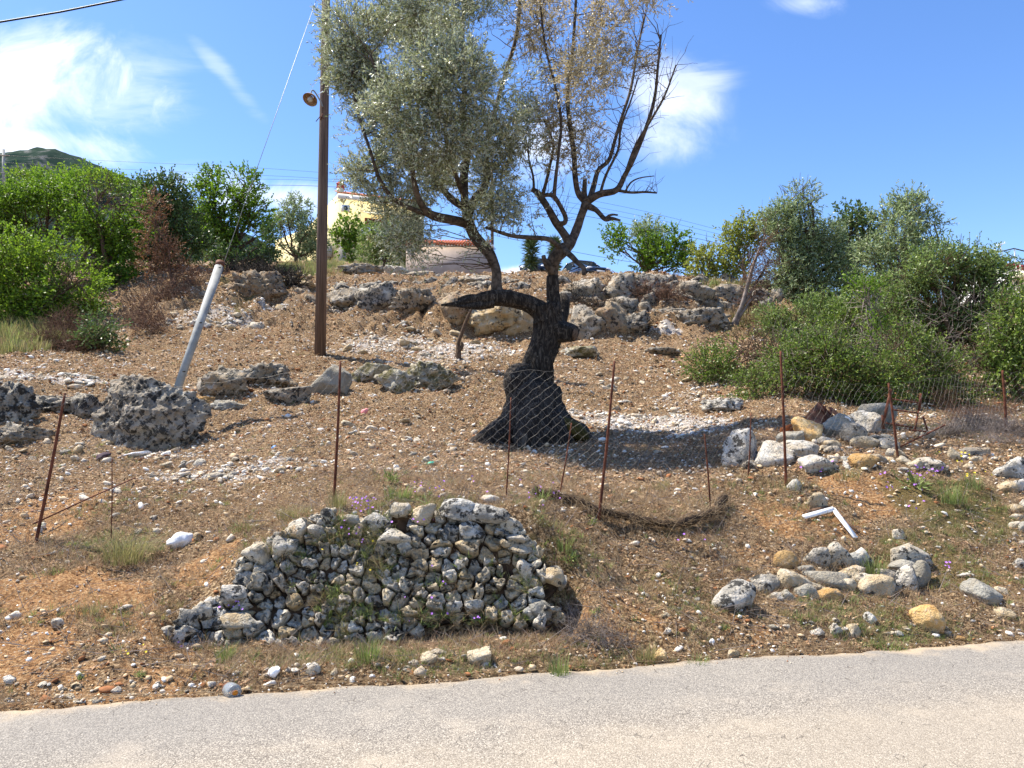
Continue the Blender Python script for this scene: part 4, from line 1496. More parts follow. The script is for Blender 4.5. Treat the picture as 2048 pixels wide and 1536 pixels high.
put(trunk, gnarl(main, 72, 3, 0.20, 0.20))
for (pts_, sides, sd_) in [
    ([pt(1075, 780, 36, -.25), pt(1048, 805, 28, -.45), pt(1024, 850, 27, -.55), pt(985, 878, 26, -.7), pt(948, 897, 16, -.85), pt(930, 905, 8, -.9)], 18, 11),   # left root
    ([pt(1090, 780, 28, -.25), pt(1100, 820, 27, -.4), pt(1124, 855, 25, -.5), pt(1158, 873, 22, -.55), pt(1180, 892, 12, -.6)], 18, 12),                       # right root
    ([pt(1078, 790, 36, -.4), pt(1070, 840, 36, -.7), pt(1062, 880, 34, -.9), pt(1052, 912, 20, -1.05)], 18, 13),                                                  # front root
    ([pt(1052, 745, 20, -.15), pt(1036, 762, 26, -.3), pt(1037, 805, 22, -.35), pt(1026, 855, 21, -.45)], 16, 14),
    ([pt(1100, 840, 30, -.5), pt(1115, 880, 30, -.8), pt(1125, 905, 16, -.9)], 14, 15),
    ([pt(1110, 660, 24), pt(1132, 664, 19, -.1), pt(1149, 668, 15, -.2)], 14, 16),                                                                              # cut stub right
    ([pt(1094, 650, 27), pt(1088, 630, 21, .05), pt(1066, 612, 17, .0), pt(1036, 601, 15, -.1), pt(1004, 596, 15, -.2), pt(972, 597, 13, -.3), pt(942, 602, 9, -.35), pt(912, 608, 5, -.4), pt(882, 610, 2, -.45)], 20, 17),
    ([pt(985, 605, 10, -.3), pt(955, 612, 7, -.38), pt(925, 613, 3, -.42), pt(908, 612, 1, -.45)], 10, 21),
    ([pt(960, 596, 7, -.3), pt(935, 594, 5, -.3), pt(915, 599, 2, -.32)], 8, 22),
    ([pt(1112, 655, 18, .05), pt(1108, 625, 14, .1), pt(1107, 600, 12, .1), pt(1106, 575, 11, .1), pt(1106, 552, 10.5, .1)], 16, 25),
    ([pt(1112, 660, 13, .2), pt(1128, 630, 9, .3), pt(1130, 600, 8, .4), pt(1126, 590, 5, .45)], 10, 20),
]:
    put(trunk, gnarl(curve_pts(pts_, 6), sides + 14, sd_, 0.17, 0.17))
trunk.build('trunk', M['bark_dark'], olive, True)
M['moss'] = simple('ochre_moss', (0.06, 0.045, 0.010), 0.95, var=0.5, scale=22, bump=0.01)
ms_ = Acc()
put(ms_, gnarl(curve_pts([pt(1118, 838, 9, -.68), pt(1136, 852, 13, -.80), pt(1155, 864, 14, -.84), pt(1172, 878, 9, -.78)], 6), 16, 31, .3, .1))
ms_.build('moss_patch', M['moss'], olive, True)
stubf = Acc()
P_ = curve_pts([pt(1149, 668, 13, -.21), pt(1152, 668.5, 12, -.22)], 2)
stubf.tube(P_[:, :3], P_[:, 3], 12)
stubf.build('cut_face', M['bark_brown'], olive)

BR = {}
limbs_ = Acc()


def br(key, pts_, sides=10, dark=False, n=5, amt=0.10):
    c = curve_pts(pts_, n)
    BR[key] = c
    put(limbs_, gnarl(c, sides, len(BR) * 3, amt, 0.04))


br('L1', [pt(1000, 594, 15, -.2), pt(993, 575, 11.5, -.2), pt(992, 540, 9.5, -.2), pt(978, 506, 10.5, -.2), pt(950, 474, 11, -.1), pt(936, 438, 10, 0), pt(930, 405, 8, .1), pt(928, 350, 8, .2), pt(935, 300, 7, .3), pt(925, 240, 6, .4), pt(930, 160, 5, .6), pt(925, 60, 4, .7), pt(940, -60, 3, .8)], 14)
br('L2', [pt(940, 448, 10), pt(905, 440, 9, -.3), pt(875, 434, 9, -.5), pt(856, 425, 8, -.6), pt(838, 400, 6, -.8), pt(826, 350, 5, -1), pt(822, 300, 4.5, -1.1), pt(806, 240, 4, -1.2), pt(770, 180, 3.5, -1.2), pt(740, 110, 3, -1.2)], 10)
br('L3', [pt(936, 430, 9, .1), pt(950, 398, 9, .3), pt(968, 376, 8, .5), pt(975, 340, 6, .7), pt(972, 300, 5, .8), pt(985, 240, 5, .9), pt(1010, 150, 4, 1.1), pt(1035, 60, 4, 1.2), pt(1040, -50, 3, 1.3)], 10)
br('L4', [pt(935, 420, 7), pt(900, 395, 7, .3), pt(868, 352, 6, .6), pt(850, 300, 5, .8), pt(835, 220, 4, .9), pt(850, 120, 4, 1.0), pt(840, 20, 3, 1.1), pt(835, -60, 3, 1.1)], 8)
br('L5', [pt(875, 434, 6, -.5), pt(830, 420, 5, -.6), pt(790, 400, 4, -.7), pt(760, 360, 4, -.8), pt(740, 300, 3, -.9), pt(715, 220, 3, -.9), pt(700, 120, 2.5, -.9)], 8)
br('L6', [pt(930, 400, 6, .1), pt(905, 330, 5, -.6), pt(890, 260, 4, -1.0), pt(900, 190, 3.5, -1.3), pt(870, 110, 3, -1.3)], 8)
br('R0', [pt(1107, 560, 10, .1), pt(1106, 545, 10.5, .1), pt(1108, 520, 13, 0), pt(1124, 501, 14, 0), pt(1140, 488, 10, 0), pt(1152, 462, 8.5, .1), pt(1163, 430, 8, .1), pt(1172, 405, 9, .1)], 14, amt=0.14)
br('R0b', [pt(1106, 545, 9, .05), pt(1096, 530, 8, -.05), pt(1089, 520, 5, -.1), pt(1087, 511, 4, -.1)], 8)
br('R1', [pt(1170, 402, 8, .1), pt(1156, 385, 6, .1), pt(1150, 350, 5.5, .1), pt(1148, 308, 5, .2), pt(1140, 250, 4.5, .3), pt(1135, 190, 4, .4), pt(1144, 120, 3.5, .4), pt(1150, 30, 3, .4), pt(1155, -50, 2.5, .4)])
br('R2', [pt(1175, 402, 8, .1), pt(1200, 388, 7, 0), pt(1233, 380, 6, -.1), pt(1250, 350, 5, -.1), pt(1265, 322, 4.5, -.2), pt(1283, 280, 4, -.2), pt(1300, 232, 3.5, -.3), pt(1311, 185, 3, -.3), pt(1316, 130, 2.5, -.4), pt(1322, 70, 2, -.4)])
br('R2b', [pt(1250, 350, 3.5, -.1), pt(1272, 290, 3, -.3), pt(1302, 240, 2.5, -.5), pt(1330, 190, 2, -.6), pt(1352, 130, 1.5, -.7)], 6)
br('R3', [pt(1232, 380, 3.5, -.1), pt(1262, 385, 2.6, -.1), pt(1290, 384, 2.2, -.15), pt(1314, 386, 1.5, -.2)], 6)
br('R3b', [pt(1251, 382, 2, -.1), pt(1262, 365, 1.8, -.1), pt(1280, 356, 1.4, -.1), pt(1308, 352, 1, -.1)], 5)
br('R4', [pt(1176, 412, 7, .1), pt(1192, 420, 5, 0), pt(1210, 438, 4.5, -.1), pt(1224, 437, 3.5, -.1), pt(1241, 441, 2, -.1)], 8)
br('R4b', [pt(1210, 438, 3.5, -.1), pt(1222, 430, 2.5, -.1), pt(1236, 430, 1.5, -.1)], 5)
br('R5', [pt(1180, 398, 6, .1), pt(1188, 370, 5, .3), pt(1197, 340, 4.5, .4), pt(1218, 320, 4, .5), pt(1230, 280, 3.5, .6), pt(1245, 230, 3, .7), pt(1262, 176, 2.8, .8), pt(1275, 100, 2.3, .9), pt(1290, 30, 2, 1.0)])
br('R6', [pt(1172, 404, 5.5, .1), pt(1169, 385, 5, .1), pt(1170, 358, 4, .1)], 8)
br('R7', [pt(1140, 488, 10, 0), pt(1128, 468, 8, 0), pt(1112, 445, 8, 0), pt(1097, 418, 7, 0), pt(1084, 398, 7, .1), pt(1074, 385, 6, .1), pt(1063, 378, 4, .1)], 10)
br('R8', [pt(1112, 448, 6, 0), pt(1128, 446, 5, -.1), pt(1131, 435, 5, -.1), pt(1122, 415, 5, -.2), pt(1108, 393, 5, -.2), pt(1097, 390, 4, -.2), pt(1088, 391, 4, -.2)], 8)
br('R9', [pt(1108, 393, 4, -.2), pt(1112, 350, 3.5, -.2), pt(1118, 300, 3, -.2), pt(1122, 240, 3, -.1), pt(1110, 170, 2.5, 0), pt(1090, 90, 2.2, 0), pt(1080, 0, 2, 0)])
br('R10', [pt(1084, 396, 4, .1), pt(1092, 365, 3.5, .2), pt(1100, 330, 3, .2), pt(1106, 290, 2.6, .3), pt(1090, 240, 2.2, .4)], 6)
br('R11', [pt(1068, 382, 3, .1), pt(1066, 352, 2.5, .1), pt(1058, 320, 2, .1), pt(1056, 290, 1.5, .1)], 6)
br('R12', [pt(1125, 500, 7, 0), pt(1112, 488, 5, -.2), pt(1095, 478, 5, -.3), pt(1060, 475, 4.5, -.3), pt(1025, 472, 4, -.3), pt(995, 463, 3.5, -.3), pt(972, 455, 3, -.2)], 8)
br('R13', [pt(1128, 500, 7, -.1), pt(1142, 512, 6, -.3), pt(1155, 525, 5, -.4), pt(1167, 536, 4.5, -.5), pt(1168, 550, 4, -.5)], 8)
br('R14', [pt(1137, 488, 4, 0), pt(1136, 478, 4, 0), pt(1137, 470, 3.5, 0)], 6)
br('R15', [pt(1200, 388, 3.5, 0), pt(1212, 350, 3, -.1), pt(1236, 300, 2.5, -.2), pt(1242, 255, 2.2, -.3), pt(1262, 200, 1.8, -.3), pt(1275, 160, 1.4, -.3)], 6)
limbs_.build('branches', M['bark_grey'], olive, True)

GREENC = [(712, 66, 66, 56, -.6), (690, 130, 44, 50, -.7), (735, 175, 60, 62, -.6), (800, 40, 56, 50, .6), (862, 85, 78, 66, .2), (905, 160, 92, 76, -1.9), (1002, 185, 66, 70, -1.3),
          (815, 215, 80, 66, -1.7), (770, 275, 74, 52, -.4), (880, 280, 96, 60, -1.6), (985, 275, 62, 54, -.2), (750, 335, 56, 46, -.3), (830, 355, 76, 50, -.2), (905, 345, 55, 45, .5), (985, 350, 46, 44, .3),
          (790, 415, 58, 46, -.3), (1030, 240, 40, 50, .0), (720, 345, 38, 26, -.5), (860, 20, 90, 50, -.9), (930, -30, 110, 60, .4), (800, -50, 110, 60, -1.2), (940, 60, 50, 50, .6),
          (810, 480, 44, 30, -.5), (1005, 415, 38, 30, -.3), (965, 425, 36, 30, -.3)]
SPARSE = [(664, 40, 30, 32, -.5), (664, 110, 30, 34, -.7), (790, 462, 30, 26, -.3), (850, 455, 40, 30, -.6), (840, 515, 36, 18, -.5), (965, 500, 26, 16, -.4), (1050, 430, 40, 40, -.2), (905, 530, 30, 16, -.2), (725, 392, 34, 20, -.4), (1060, 300, 40, 40, 0)]
DRYC = [(1065, 55, 52, 62, .6), (1130, 40, 66, 56, .3), (1205, 55, 70, 56, .2), (1275, 40, 60, 50, .0), (1335, 35, 40, 32, -.2), (1300, 85, 46, 36, -.2), (1115, 130, 56, 56, .3), (1175, 150, 60, 60, -1.0), (1240, 135, 54, 48, .2),
        (1150, 215, 48, 46, .3), (1085, 240, 42, 46, .4), (1170, 285, 32, 36, .2), (1105, 320, 26, 28, .2), (1170, 340, 24, 26, .1), (1200, 230, 28, 34, .5), (1130, -40, 110, 60, -1.0), (1260, -30, 90, 50, .2), (1060, 150, 40, 50, .6), (1290, 130, 30, 24, -.1), (1110, 270, 36, 30, .3)]
rgc = np.random.default_rng(4)
allbr = np.concatenate([BR[k][:, :3] for k in BR])
lf1, lf2, tw = Acc(), Acc(), Acc()


def grow(cl, acc, dens, leaf, nb, droop=0.1, fill=2.2, sprig=0.26, m=12, thr=-0.19):
    for (px, py, rx, ry, dd) in cl:
        d = D_ + dd
        c = np.array(W(px, py, d))
        r = np.array([rx, (rx + ry) * 0.5, ry]) / F * d
        k = int(rx * ry * dens / m)
        P, Dl, lh, lw, o, en = clump(c, r * 1.02, k, m, sprig, leaf, rgc, 0.35, 0.6, droop, fill)
        gap = fbm(o * 1.7 + 3.3, 3, 66) > thr
        gl = np.repeat(gap, m)
        P, Dl, lh, lw, o, en = P[gl], Dl[gl], lh[gl], lw[gl], o[gap], en[gap]
        if not len(P):
            continue
        V, Q_ = leaf_quads(P, Dl, lh, lw, rgc, 0.05)
        acc.add(V, Q_)
        thin_lines(tw, o, en, 0.003)
        for j in range(nb):
            q = c + unit(rgc.normal(size=3)) * r * rgc.uniform(0.4, 1.0)
            near = allbr[np.argsort(np.linalg.norm(allbr - q, axis=1) + (allbr[:, 2] > q[2] + 0.2) * 2)[:6]][rgc.integers(6)]
            limb(tw, near, q, 0.009, 0.003, rgc, 0.14, 4, 6)


grow(GREENC, lf1, 1.90, (0.066, 0.0185), 3)
grow(SPARSE, lf1, 0.60, (0.066, 0.018), 3)
grow(DRYC, lf2, 1.05, (0.064, 0.018), 4, thr=-0.12)
# bare right-hand twigs
for k in ('R2', 'R2b', 'R5', 'R15', 'R1', 'R9', 'R10', 'R7', 'R8', 'R3', 'R11'):
    c = BR[k]
    for j in range(26 if k in ('R2', 'R2b', 'R5', 'R15') else 14):
        i = rgc.integers(len(c) // 5, len(c))
        p = c[i, :3]
        q = p + np.array([rgc.normal(0.08, 0.28), rgc.normal(0, 0.25), rgc.uniform(0.05, 0.75)]) * (0.9 if k[1] in '25' else 0.55)
        L_ = limb(tw, p, q, 0.006, 0.002, rgc, 0.12, 3, 5)
        if rgc.uniform() < .6:
            limb(tw, L_[2], L_[2] + rgc.normal(size=3) * 0.14 + np.array([0, 0, .12]), 0.003, 0.0015, rgc, 0.1, 3, 3)
lf1.build('green_foliage', M['olive_leaf'], olive)
lf2.build('dry_foliage', M['olive_dry'], olive)
tw.build('twigs', M['bark_brown'], olive)
TRI += lf1.tris() + lf2.tris() + tw.tris()
print('olive', lf1.tris(), lf2.tris(), tw.tris())

# ------------------------------------------------------------------ trees and shrubs of the left side
TREES = [
    # name, label, cat, base, d, clumps, leaf mat, leaf size, density, kwargs
    ('bushy_tree', 'bright green bushy tree nearest the left edge, in front of the hedge', 'tree', (80, 655), 21,
     [(55, 560, 80, 60), (130, 585, 66, 50), (20, 510, 66, 46), (110, 520, 60, 44), (165, 560, 40, 50), (30, 610, 70, 40), (110, 620, 66, 34), (-40, 560, 60, 80), (170, 610, 36, 36), (60, 635, 70, 22)], 'oak_bright', (0.085, 0.055), 1.0, dict(trunk_r=.09, seed=1)),
    ('bushy_tree', 'tall green tree behind the bright bush at the left edge', 'tree', (90, 600), 25.5,
     [(30, 410, 66, 46), (100, 385, 60, 32), (70, 440, 80, 50), (-20, 430, 60, 60), (150, 400, 55, 44), (20, 480, 60, 40), (130, 460, 60, 40)], 'oak_mid', (0.10, 0.065), 1.0, dict(trunk_r=.13, seed=2)),
    ('bushy_tree', 'broad green tree with a rounded top, second from the left edge', 'tree', (220, 615), 24.5,
     [(195, 390, 56, 36), (240, 410, 50, 40), (200, 450, 60, 50), (250, 470, 46, 50), (215, 520, 56, 50), (180, 500, 46, 50), (235, 570, 46, 40), (190, 610, 60, 30)], 'oak_mid', (0.10, 0.065), 1.0, dict(trunk_r=.13, seed=3)),
    ('bushy_tree', 'dark green tree just behind the brown dead bush', 'tree', (330, 590), 26.5,
     [(290, 400, 40, 40), (330, 385, 36, 36), (355, 430, 40, 44), (380, 480, 36, 40), (300, 470, 44, 50), (350, 510, 44, 40), (270, 520, 40, 50), (360, 400, 26, 26)], 'oak_dark', (0.10, 0.065), 1.0, dict(trunk_r=.12, seed=4)),
    ('bushy_tree', 'feathery light green tree top behind the second tree from the left', 'tree', (170, 560), 32,
     [(120, 358, 46, 20), (170, 355, 40, 20), (220, 368, 36, 20), (255, 375, 30, 18), (60, 362, 46, 18)], 'oak_bright', (0.12, 0.075), 1.0, dict(trunk_r=.12, seed=5)),
    ('round_tree', 'rounded green tree with two raised tops behind the guy wire', 'tree', (470, 530), 29.5,
     [(425, 365, 34, 30), (405, 395, 26, 30), (490, 365, 32, 28), (455, 400, 50, 36), (510, 420, 36, 36), (430, 445, 46, 40), (490, 465, 50, 40), (530, 470, 26, 40), (440, 495, 46, 28), (505, 505, 40, 22), (400, 440, 24, 36)], 'oak_mid', (0.11, 0.075), 1.0, dict(trunk_r=.14, seed=6)),
    ('dark_shrub', 'dark green undergrowth at the foot of the rounded tree', 'shrub', (480, 540), 28,
     [(430, 510, 30, 18), (480, 520, 40, 16), (530, 510, 26, 22), (545, 480, 18, 30)], 'oak_dark', (0.10, 0.065), 1.0, dict(trunk_r=.06, seed=7)),
    ('young_olive_tree', 'silvery olive bush between the rounded tree and the utility pole', 'tree', (590, 525), 34,
     [(590, 420, 26, 26), (570, 455, 30, 30), (610, 460, 34, 30), (590, 490, 40, 26), (635, 480, 22, 30), (560, 490, 20, 24), (625, 505, 24, 14)], 'olive_far', (0.15, 0.05), 1.0, dict(trunk_r=.1, seed=8, lump=.4)),
    ('garden_shrub', 'dark green shrub climbing the corner of the yellow house', 'shrub', (705, 530), 47,
     [(698, 450, 20, 26), (690, 480, 22, 24), (700, 505, 20, 18), (670, 470, 9, 12), (716, 470, 12, 26)], 'oak_mid', (0.20, 0.12), 1.0, dict(trunk_r=.08, seed=9)),
    ('garden_shrub', 'low many-stemmed shrub in front of the balcony of the yellow house', 'shrub', (765, 535), 44,
     [(748, 475, 30, 26), (785, 470, 30, 30), (765, 505, 44, 20), (815, 500, 22, 26), (740, 510, 24, 14), (800, 520, 30, 10)], 'olive_deep', (0.20, 0.07), 1.0, dict(trunk_r=.07, seed=10)),
    # right side
    ('hedge_tree', 'round-headed small tree standing alone on the crest right of the cars', 'tree', (1285, 565), 33,
     [(1232, 478, 26, 26), (1240, 500, 30, 20), (1300, 500, 26, 34), (1352, 480, 26, 26), (1345, 510, 34, 26), (1280, 525, 30, 18), (1375, 500, 14, 18), (1355, 530, 24, 14)], 'oak_mid', (0.13, 0.085), 1.0, dict(trunk_r=.1, seed=11)),
    ('young_olive_tree', 'grey-green olive growing out of the middle of the lone round-headed tree', 'tree', (1300, 565), 33.8,
     [(1292, 462, 30, 22), (1300, 482, 32, 26), (1310, 515, 26, 26)], 'olive_far', (0.15, 0.05), 1.0, dict(trunk_r=.09, seed=12)),
    ('yellowish_shrub', 'yellow-green shrub right of the lone tree on the crest', 'shrub', (1410, 585), 28,
     [(1395, 520, 24, 26), (1420, 505, 26, 22), (1415, 545, 44, 26), (1450, 545, 30, 26), (1380, 560, 24, 16)], 'yellow_leaf', (0.11, 0.07), 1.0, dict(trunk_r=.06, seed=13)),
    ('green_tree', 'sparse green tree left of the tall silvery olive, bare stem showing', 'tree', (1487, 600), 28,
     [(1478, 465, 26, 24), (1505, 450, 26, 20), (1460, 490, 24, 28), (1500, 490, 30, 26), (1470, 530, 26, 26), (1530, 470, 20, 26)], 'yellow_leaf', (0.11, 0.07), 1.0, dict(trunk_r=.07, seed=14, bark='grey_twig')),
    ('young_olive_tree', 'tall silvery olive with a plume-like top, highest on the right', 'tree', (1590, 600), 25,
     [(1600, 385, 26, 20), (1615, 400, 22, 22), (1580, 400, 26, 24), (1570, 430, 30, 26), (1598, 425, 26, 18), (1560, 480, 40, 36), (1600, 480, 46, 36), (1640, 495, 40, 36), (1580, 530, 50, 36), (1640, 540, 46, 36), (1550, 540, 26, 36), (1605, 575, 50, 26), (1655, 470, 36, 26), (1685, 520, 36, 36), (1550, 445, 24, 26), (1660, 580, 50, 26), (1540, 580, 40, 20)], 'olive_far', (0.12, 0.04), 1.1, dict(trunk_r=.12, seed=15, lump=.6)),
    ('oak_tree', 'dark round oak between the two plume-topped olives', 'tree', (1720, 620), 29,
     [(1700, 440, 40, 26), (1740, 450, 34, 30), (1670, 465, 28, 26), (1720, 490, 50, 36), (1680, 530, 50, 40), (1740, 540, 44, 40), (1700, 580, 50, 30)], 'oak_dark', (0.13, 0.08), 1.0, dict(trunk_r=.14, seed=16)),
    ('young_olive_tree', 'right-hand plume-topped olive with a side tuft leaning right', 'tree', (1790, 620), 22,
     [(1815, 410, 36, 22), (1840, 420, 28, 20), (1790, 440, 34, 28), (1868, 448, 20, 14), (1800, 480, 40, 36), (1840, 470, 24, 14), (1780, 530, 46, 40), (1830, 520, 36, 30), (1760, 580, 44, 36), (1740, 500, 34, 30), (1850, 510, 40, 26), (1800, 580, 50, 34)], 'olive_far', (0.12, 0.038), 1.0, dict(trunk_r=.1, seed=17, lump=.6)),
    ('olive_tree', 'spreading green olive filling the right side above the wire fence', 'tree', (1890, 690), 17.5,
     [(1880, 520, 46, 30), (1940, 530, 40, 26), (1985, 520, 26, 16), (1900, 560, 56, 40), (1970, 560, 44, 34), (1840, 580, 46, 40), (1940, 610, 60, 40), (1860, 630, 56, 40), (2000, 600, 30, 40), (1800, 620, 50, 40), (1910, 670, 60, 34), (1925, 503, 20, 12), (1870, 545, 60, 36), (1990, 545, 36, 22), (1820, 560, 50, 30), (1960, 660, 60, 40), (1780, 650, 50, 40)], 'olive_deep', (0.085, 0.030), 1.0, dict(trunk_r=.13, seed=18, lump=.6)),
    ('dark_shrub', 'dark mass of evergreen shrub at the right edge above the fence', 'shrub', (2040, 760), 15.5,
     [(2020, 640, 46, 50), (2060, 600, 40, 50), (2000, 700, 60, 44), (2070, 700, 60, 60), (2020, 750, 60, 36), (1950, 730, 50, 40), (1930, 780, 46, 26)], 'ivy_leaf', (0.07, 0.045), 1.0, dict(trunk_r=.07, seed=19)),
    ('dark_shrub', 'evergreen shrubs continuing past the right edge of the photo', 'shrub', (2170, 760), 17,
     [(2120, 640, 60, 60), (2180, 600, 60, 60), (2160, 700, 80, 50), (2240, 680, 60, 60), (2260, 600, 60, 50), (2140, 550, 50, 40)], 'oak_dark', (0.09, 0.055), 0.8, dict(trunk_r=.07, seed=29)),
    ('bramble_bush', 'bramble bush in front of the dark oak, reddish leaves on its left side', 'bush', (1700, 700), 18.5,
     [(1740, 600, 40, 40), (1700, 640, 46, 40), (1760, 660, 50, 44), (1720, 690, 60, 30), (1660, 670, 40, 30)], 'ivy_leaf', (0.085, 0.045), 1.0, dict(trunk_r=.05, seed=20)),
    ('bramble_bush', 'olive-green thicket behind the clearing, left of the reddish bramble', 'bush', (1600, 690), 20.5,
     [(1590, 640, 46, 30), (1640, 625, 40, 30), (1560, 670, 36, 24), (1620, 680, 50, 26), (1590, 700, 60, 26), (1650, 640, 50, 36), (1545, 640, 26, 22)], 'olive_deep', (0.09, 0.04), 1.0, dict(trunk_r=.05, seed=21)),
    ('bramble_mound', 'low bramble mound at the right edge of the clearing, leftmost of the brambles', 'bush', (1440, 760), 16.5,
     [(1430, 730, 40, 28), (1480, 715, 46, 34), (1450, 765, 56, 28), (1405, 742, 30, 26), (1520, 740, 50, 42), (1500, 690, 46, 26), (1540, 700, 50, 34)], 'ivy_leaf', (0.06, 0.035), 1.0, dict(trunk_r=.03, seed=22)),
    ('bramble_mound', 'leafy bramble mound directly behind the tall rusty post', 'bush', (1570, 800), 14.5,
     [(1540, 780, 46, 28), (1590, 760, 50, 36), (1640, 780, 50, 34), (1580, 720, 50, 38), (1560, 810, 46, 18), (1500, 775, 40, 26), (1640, 720, 50, 36)], 'ivy_leaf', (0.055, 0.032), 1.0, dict(trunk_r=.03, seed=23)),
    ('bramble_mound', 'bramble mound behind the rusty crate and the angular rock', 'bush', (1700, 800), 14,
     [(1680, 740, 50, 40), (1730, 770, 50, 34), (1780, 750, 50, 40), (1700, 800, 60, 24), (1660, 700, 40, 30), (1760, 800, 40, 26)], 'ivy_leaf', (0.055, 0.032), 1.0, dict(trunk_r=.03, seed=24)),
    ('bramble_mound', 'shaded bramble mound behind the rusty frame', 'bush', (1850, 800), 14.5,
     [(1830, 720, 56, 46), (1880, 750, 50, 44), (1830, 780, 50, 30), (1900, 800, 46, 22), (1800, 690, 46, 34)], 'ivy_leaf', (0.055, 0.032), 1.0, dict(trunk_r=.03, seed=25)),
    ('green_sapling', 'pale-leaved sapling rising out of the brambles on the right', 'tree', (1745, 730), 16,
     [(1735, 590, 24, 30), (1722, 575, 14, 14), (1750, 620, 26, 30), (1740, 665, 26, 24), (1730, 700, 24, 20)], 'oak_mid', (0.07, 0.045), 1.0, dict(trunk_r=.035, seed=26, bark='grey_twig')),
    ('low_shrub', 'low green shrub at the left edge in front of the dead grey thicket', 'shrub', (190, 690), 17.5,
     [(200, 660, 26, 26), (215, 690, 22, 20), (180, 680, 20, 22)], 'oak_dark', (0.07, 0.045), 1.0, dict(trunk_r=.03, seed=27)),
]
for (nm, lab, cat_, bp, d, cl, lm, sz, dens, kw) in TREES:
    e, t_ = tree(nm, lab, cat_, bp, d, cl, lm, sz, dens, **kw)
    TRI += t_
print('trees total tris', TRI)

# bare sapling by the lone boulder: two stems and brown twigs
A = Acc()
rg = np.random.default_rng(8)
sb = G(1465, 665)
d = sb.y
root = empty('bare_sapling', sb, 'twin-stemmed sapling with bare grey stems and brown twigs beside the lone boulder', 'tree')


def sp_(px, py, r, dd=0):
    p = W(px, py, d + dd)
    return (p.x, p.y, p.z, r / F * d)


ends = []
for ps in [[(1462, 670, 6), (1468, 645, 5), (1484, 610, 4.5), (1495, 570, 4), (1505, 535, 3.5), (1518, 500, 2), (1530, 470, 1.2)],
           [(1472, 668, 4), (1476, 640, 3.5), (1492, 615, 3), (1502, 600, 2.5), (1520, 580, 1.5)],
           [(1484, 612, 3), (1500, 590, 2.4), (1515, 560, 2), (1540, 520, 1.2)]]:
    c = curve_pts([sp_(*q) for q in ps], 6)
    A.tube(c[:, :3], c[:, 3], 7, bumps=.1)
    ends.append(c)
A.build('trunk', M['grey_twig'], root, True)
A = Acc()
for c in ends:
    for j in range(60):
        i = rg.integers(len(c) // 2, len(c))
        p = c[i, :3]
        q = p + np.array([rg.normal(0.1, 0.35), rg.normal(0, .3), rg.normal(0.15, 0.35)])
        L_ = limb(A, p, q, 0.010, 0.003, rg, .15, 3, 4)
        for z_ in range(3):
            limb(A, L_[2], L_[2] + rg.normal(size=3) * .25, 0.004, 0.002, rg, .1, 3, 3)
A.build('twigs', M['dead_twig'], root)

# dead brown bush and grey thickets
e, t_ = tree('dead_bush', 'brown dead bush with withered leaves between the green trees on the left', 'bush', (350, 600), 23,
             [(305, 420, 22, 34), (310, 470, 26, 40), (330, 510, 28, 34), (350, 545, 26, 22), (300, 530, 18, 34)], 'brown_leaf', (0.08, 0.035), 0.45, trunk_r=.05, seed=31, bark='dead_twig', limbs=9)
tangle('thicket', 'grey leafless thicket at the foot of the trees on the left', 'bush', [(285, 625, 40, 34), (340, 590, 50, 30), (385, 570, 34, 22), (300, 650, 36, 24)], 1300, 0.5, 'dead_twig', 41, r=0.007)
tangle('thicket', 'low brown-grey twiggy shrub by the left grass patch', 'bush', [(135, 655, 42, 30), (100, 680, 36, 20), (180, 690, 30, 16), (150, 690, 50, 16)], 1900, 0.40, 'dead_twig', 42, r=0.006)
tangle('dead_roots', 'dead roots and ivy stems hanging over the upper rock bank', 'roots', [(1300, 590, 60, 30), (1340, 600, 40, 26), (1240, 580, 40, 14), (1340, 558, 56, 8), (1190, 615, 50, 14)], 2600, 0.35, 'dead_twig', 43, r=0.007, up=-.3)
tangle('dead_roots', 'dark tangle of cut brush on the lower rock bank right of the trunk', 'brush', [(1160, 610, 34, 16), (1200, 620, 36, 16), (1270, 655, 30, 20), (1150, 590, 20, 20)], 1500, 0.35, 'bark_dark', 44, r=0.010, up=-.1)
tangle('dry_scrub', 'dry grey scrub growing along the fence line at the right edge', 'brush', [(1960, 850, 60, 18), (2020, 860, 50, 18), (1900, 865, 30, 14), (1990, 885, 60, 10)], 2600, 0.22, 'grey_twig', 45, r=0.0028)
tangle('dry_scrub', 'withered brown weeds along the foot of the brambles near the right edge', 'brush', [(1890, 800, 30, 22), (1930, 830, 50, 14), (2010, 820, 50, 14)], 900, 0.22, 'dead_twig', 46, r=0.003)
tangle('brush_pile', 'purplish heap of thin cut twigs on the bank below the collapsed fence', 'brush', [(1180, 1270, 50, 22), (1230, 1290, 46, 14), (1150, 1240, 30, 16)], 900, 0.16, 'grey_twig', 47, r=0.0016)
tangle('bramble_canes', 'bare arching bramble canes over the right-hand mounds', 'brush', [(1640, 700, 140, 60), (1840, 740, 110, 50), (1900, 640, 90, 60)], 380, 0.6, 'grey_twig', 48, r=0.004, depth=13.7)

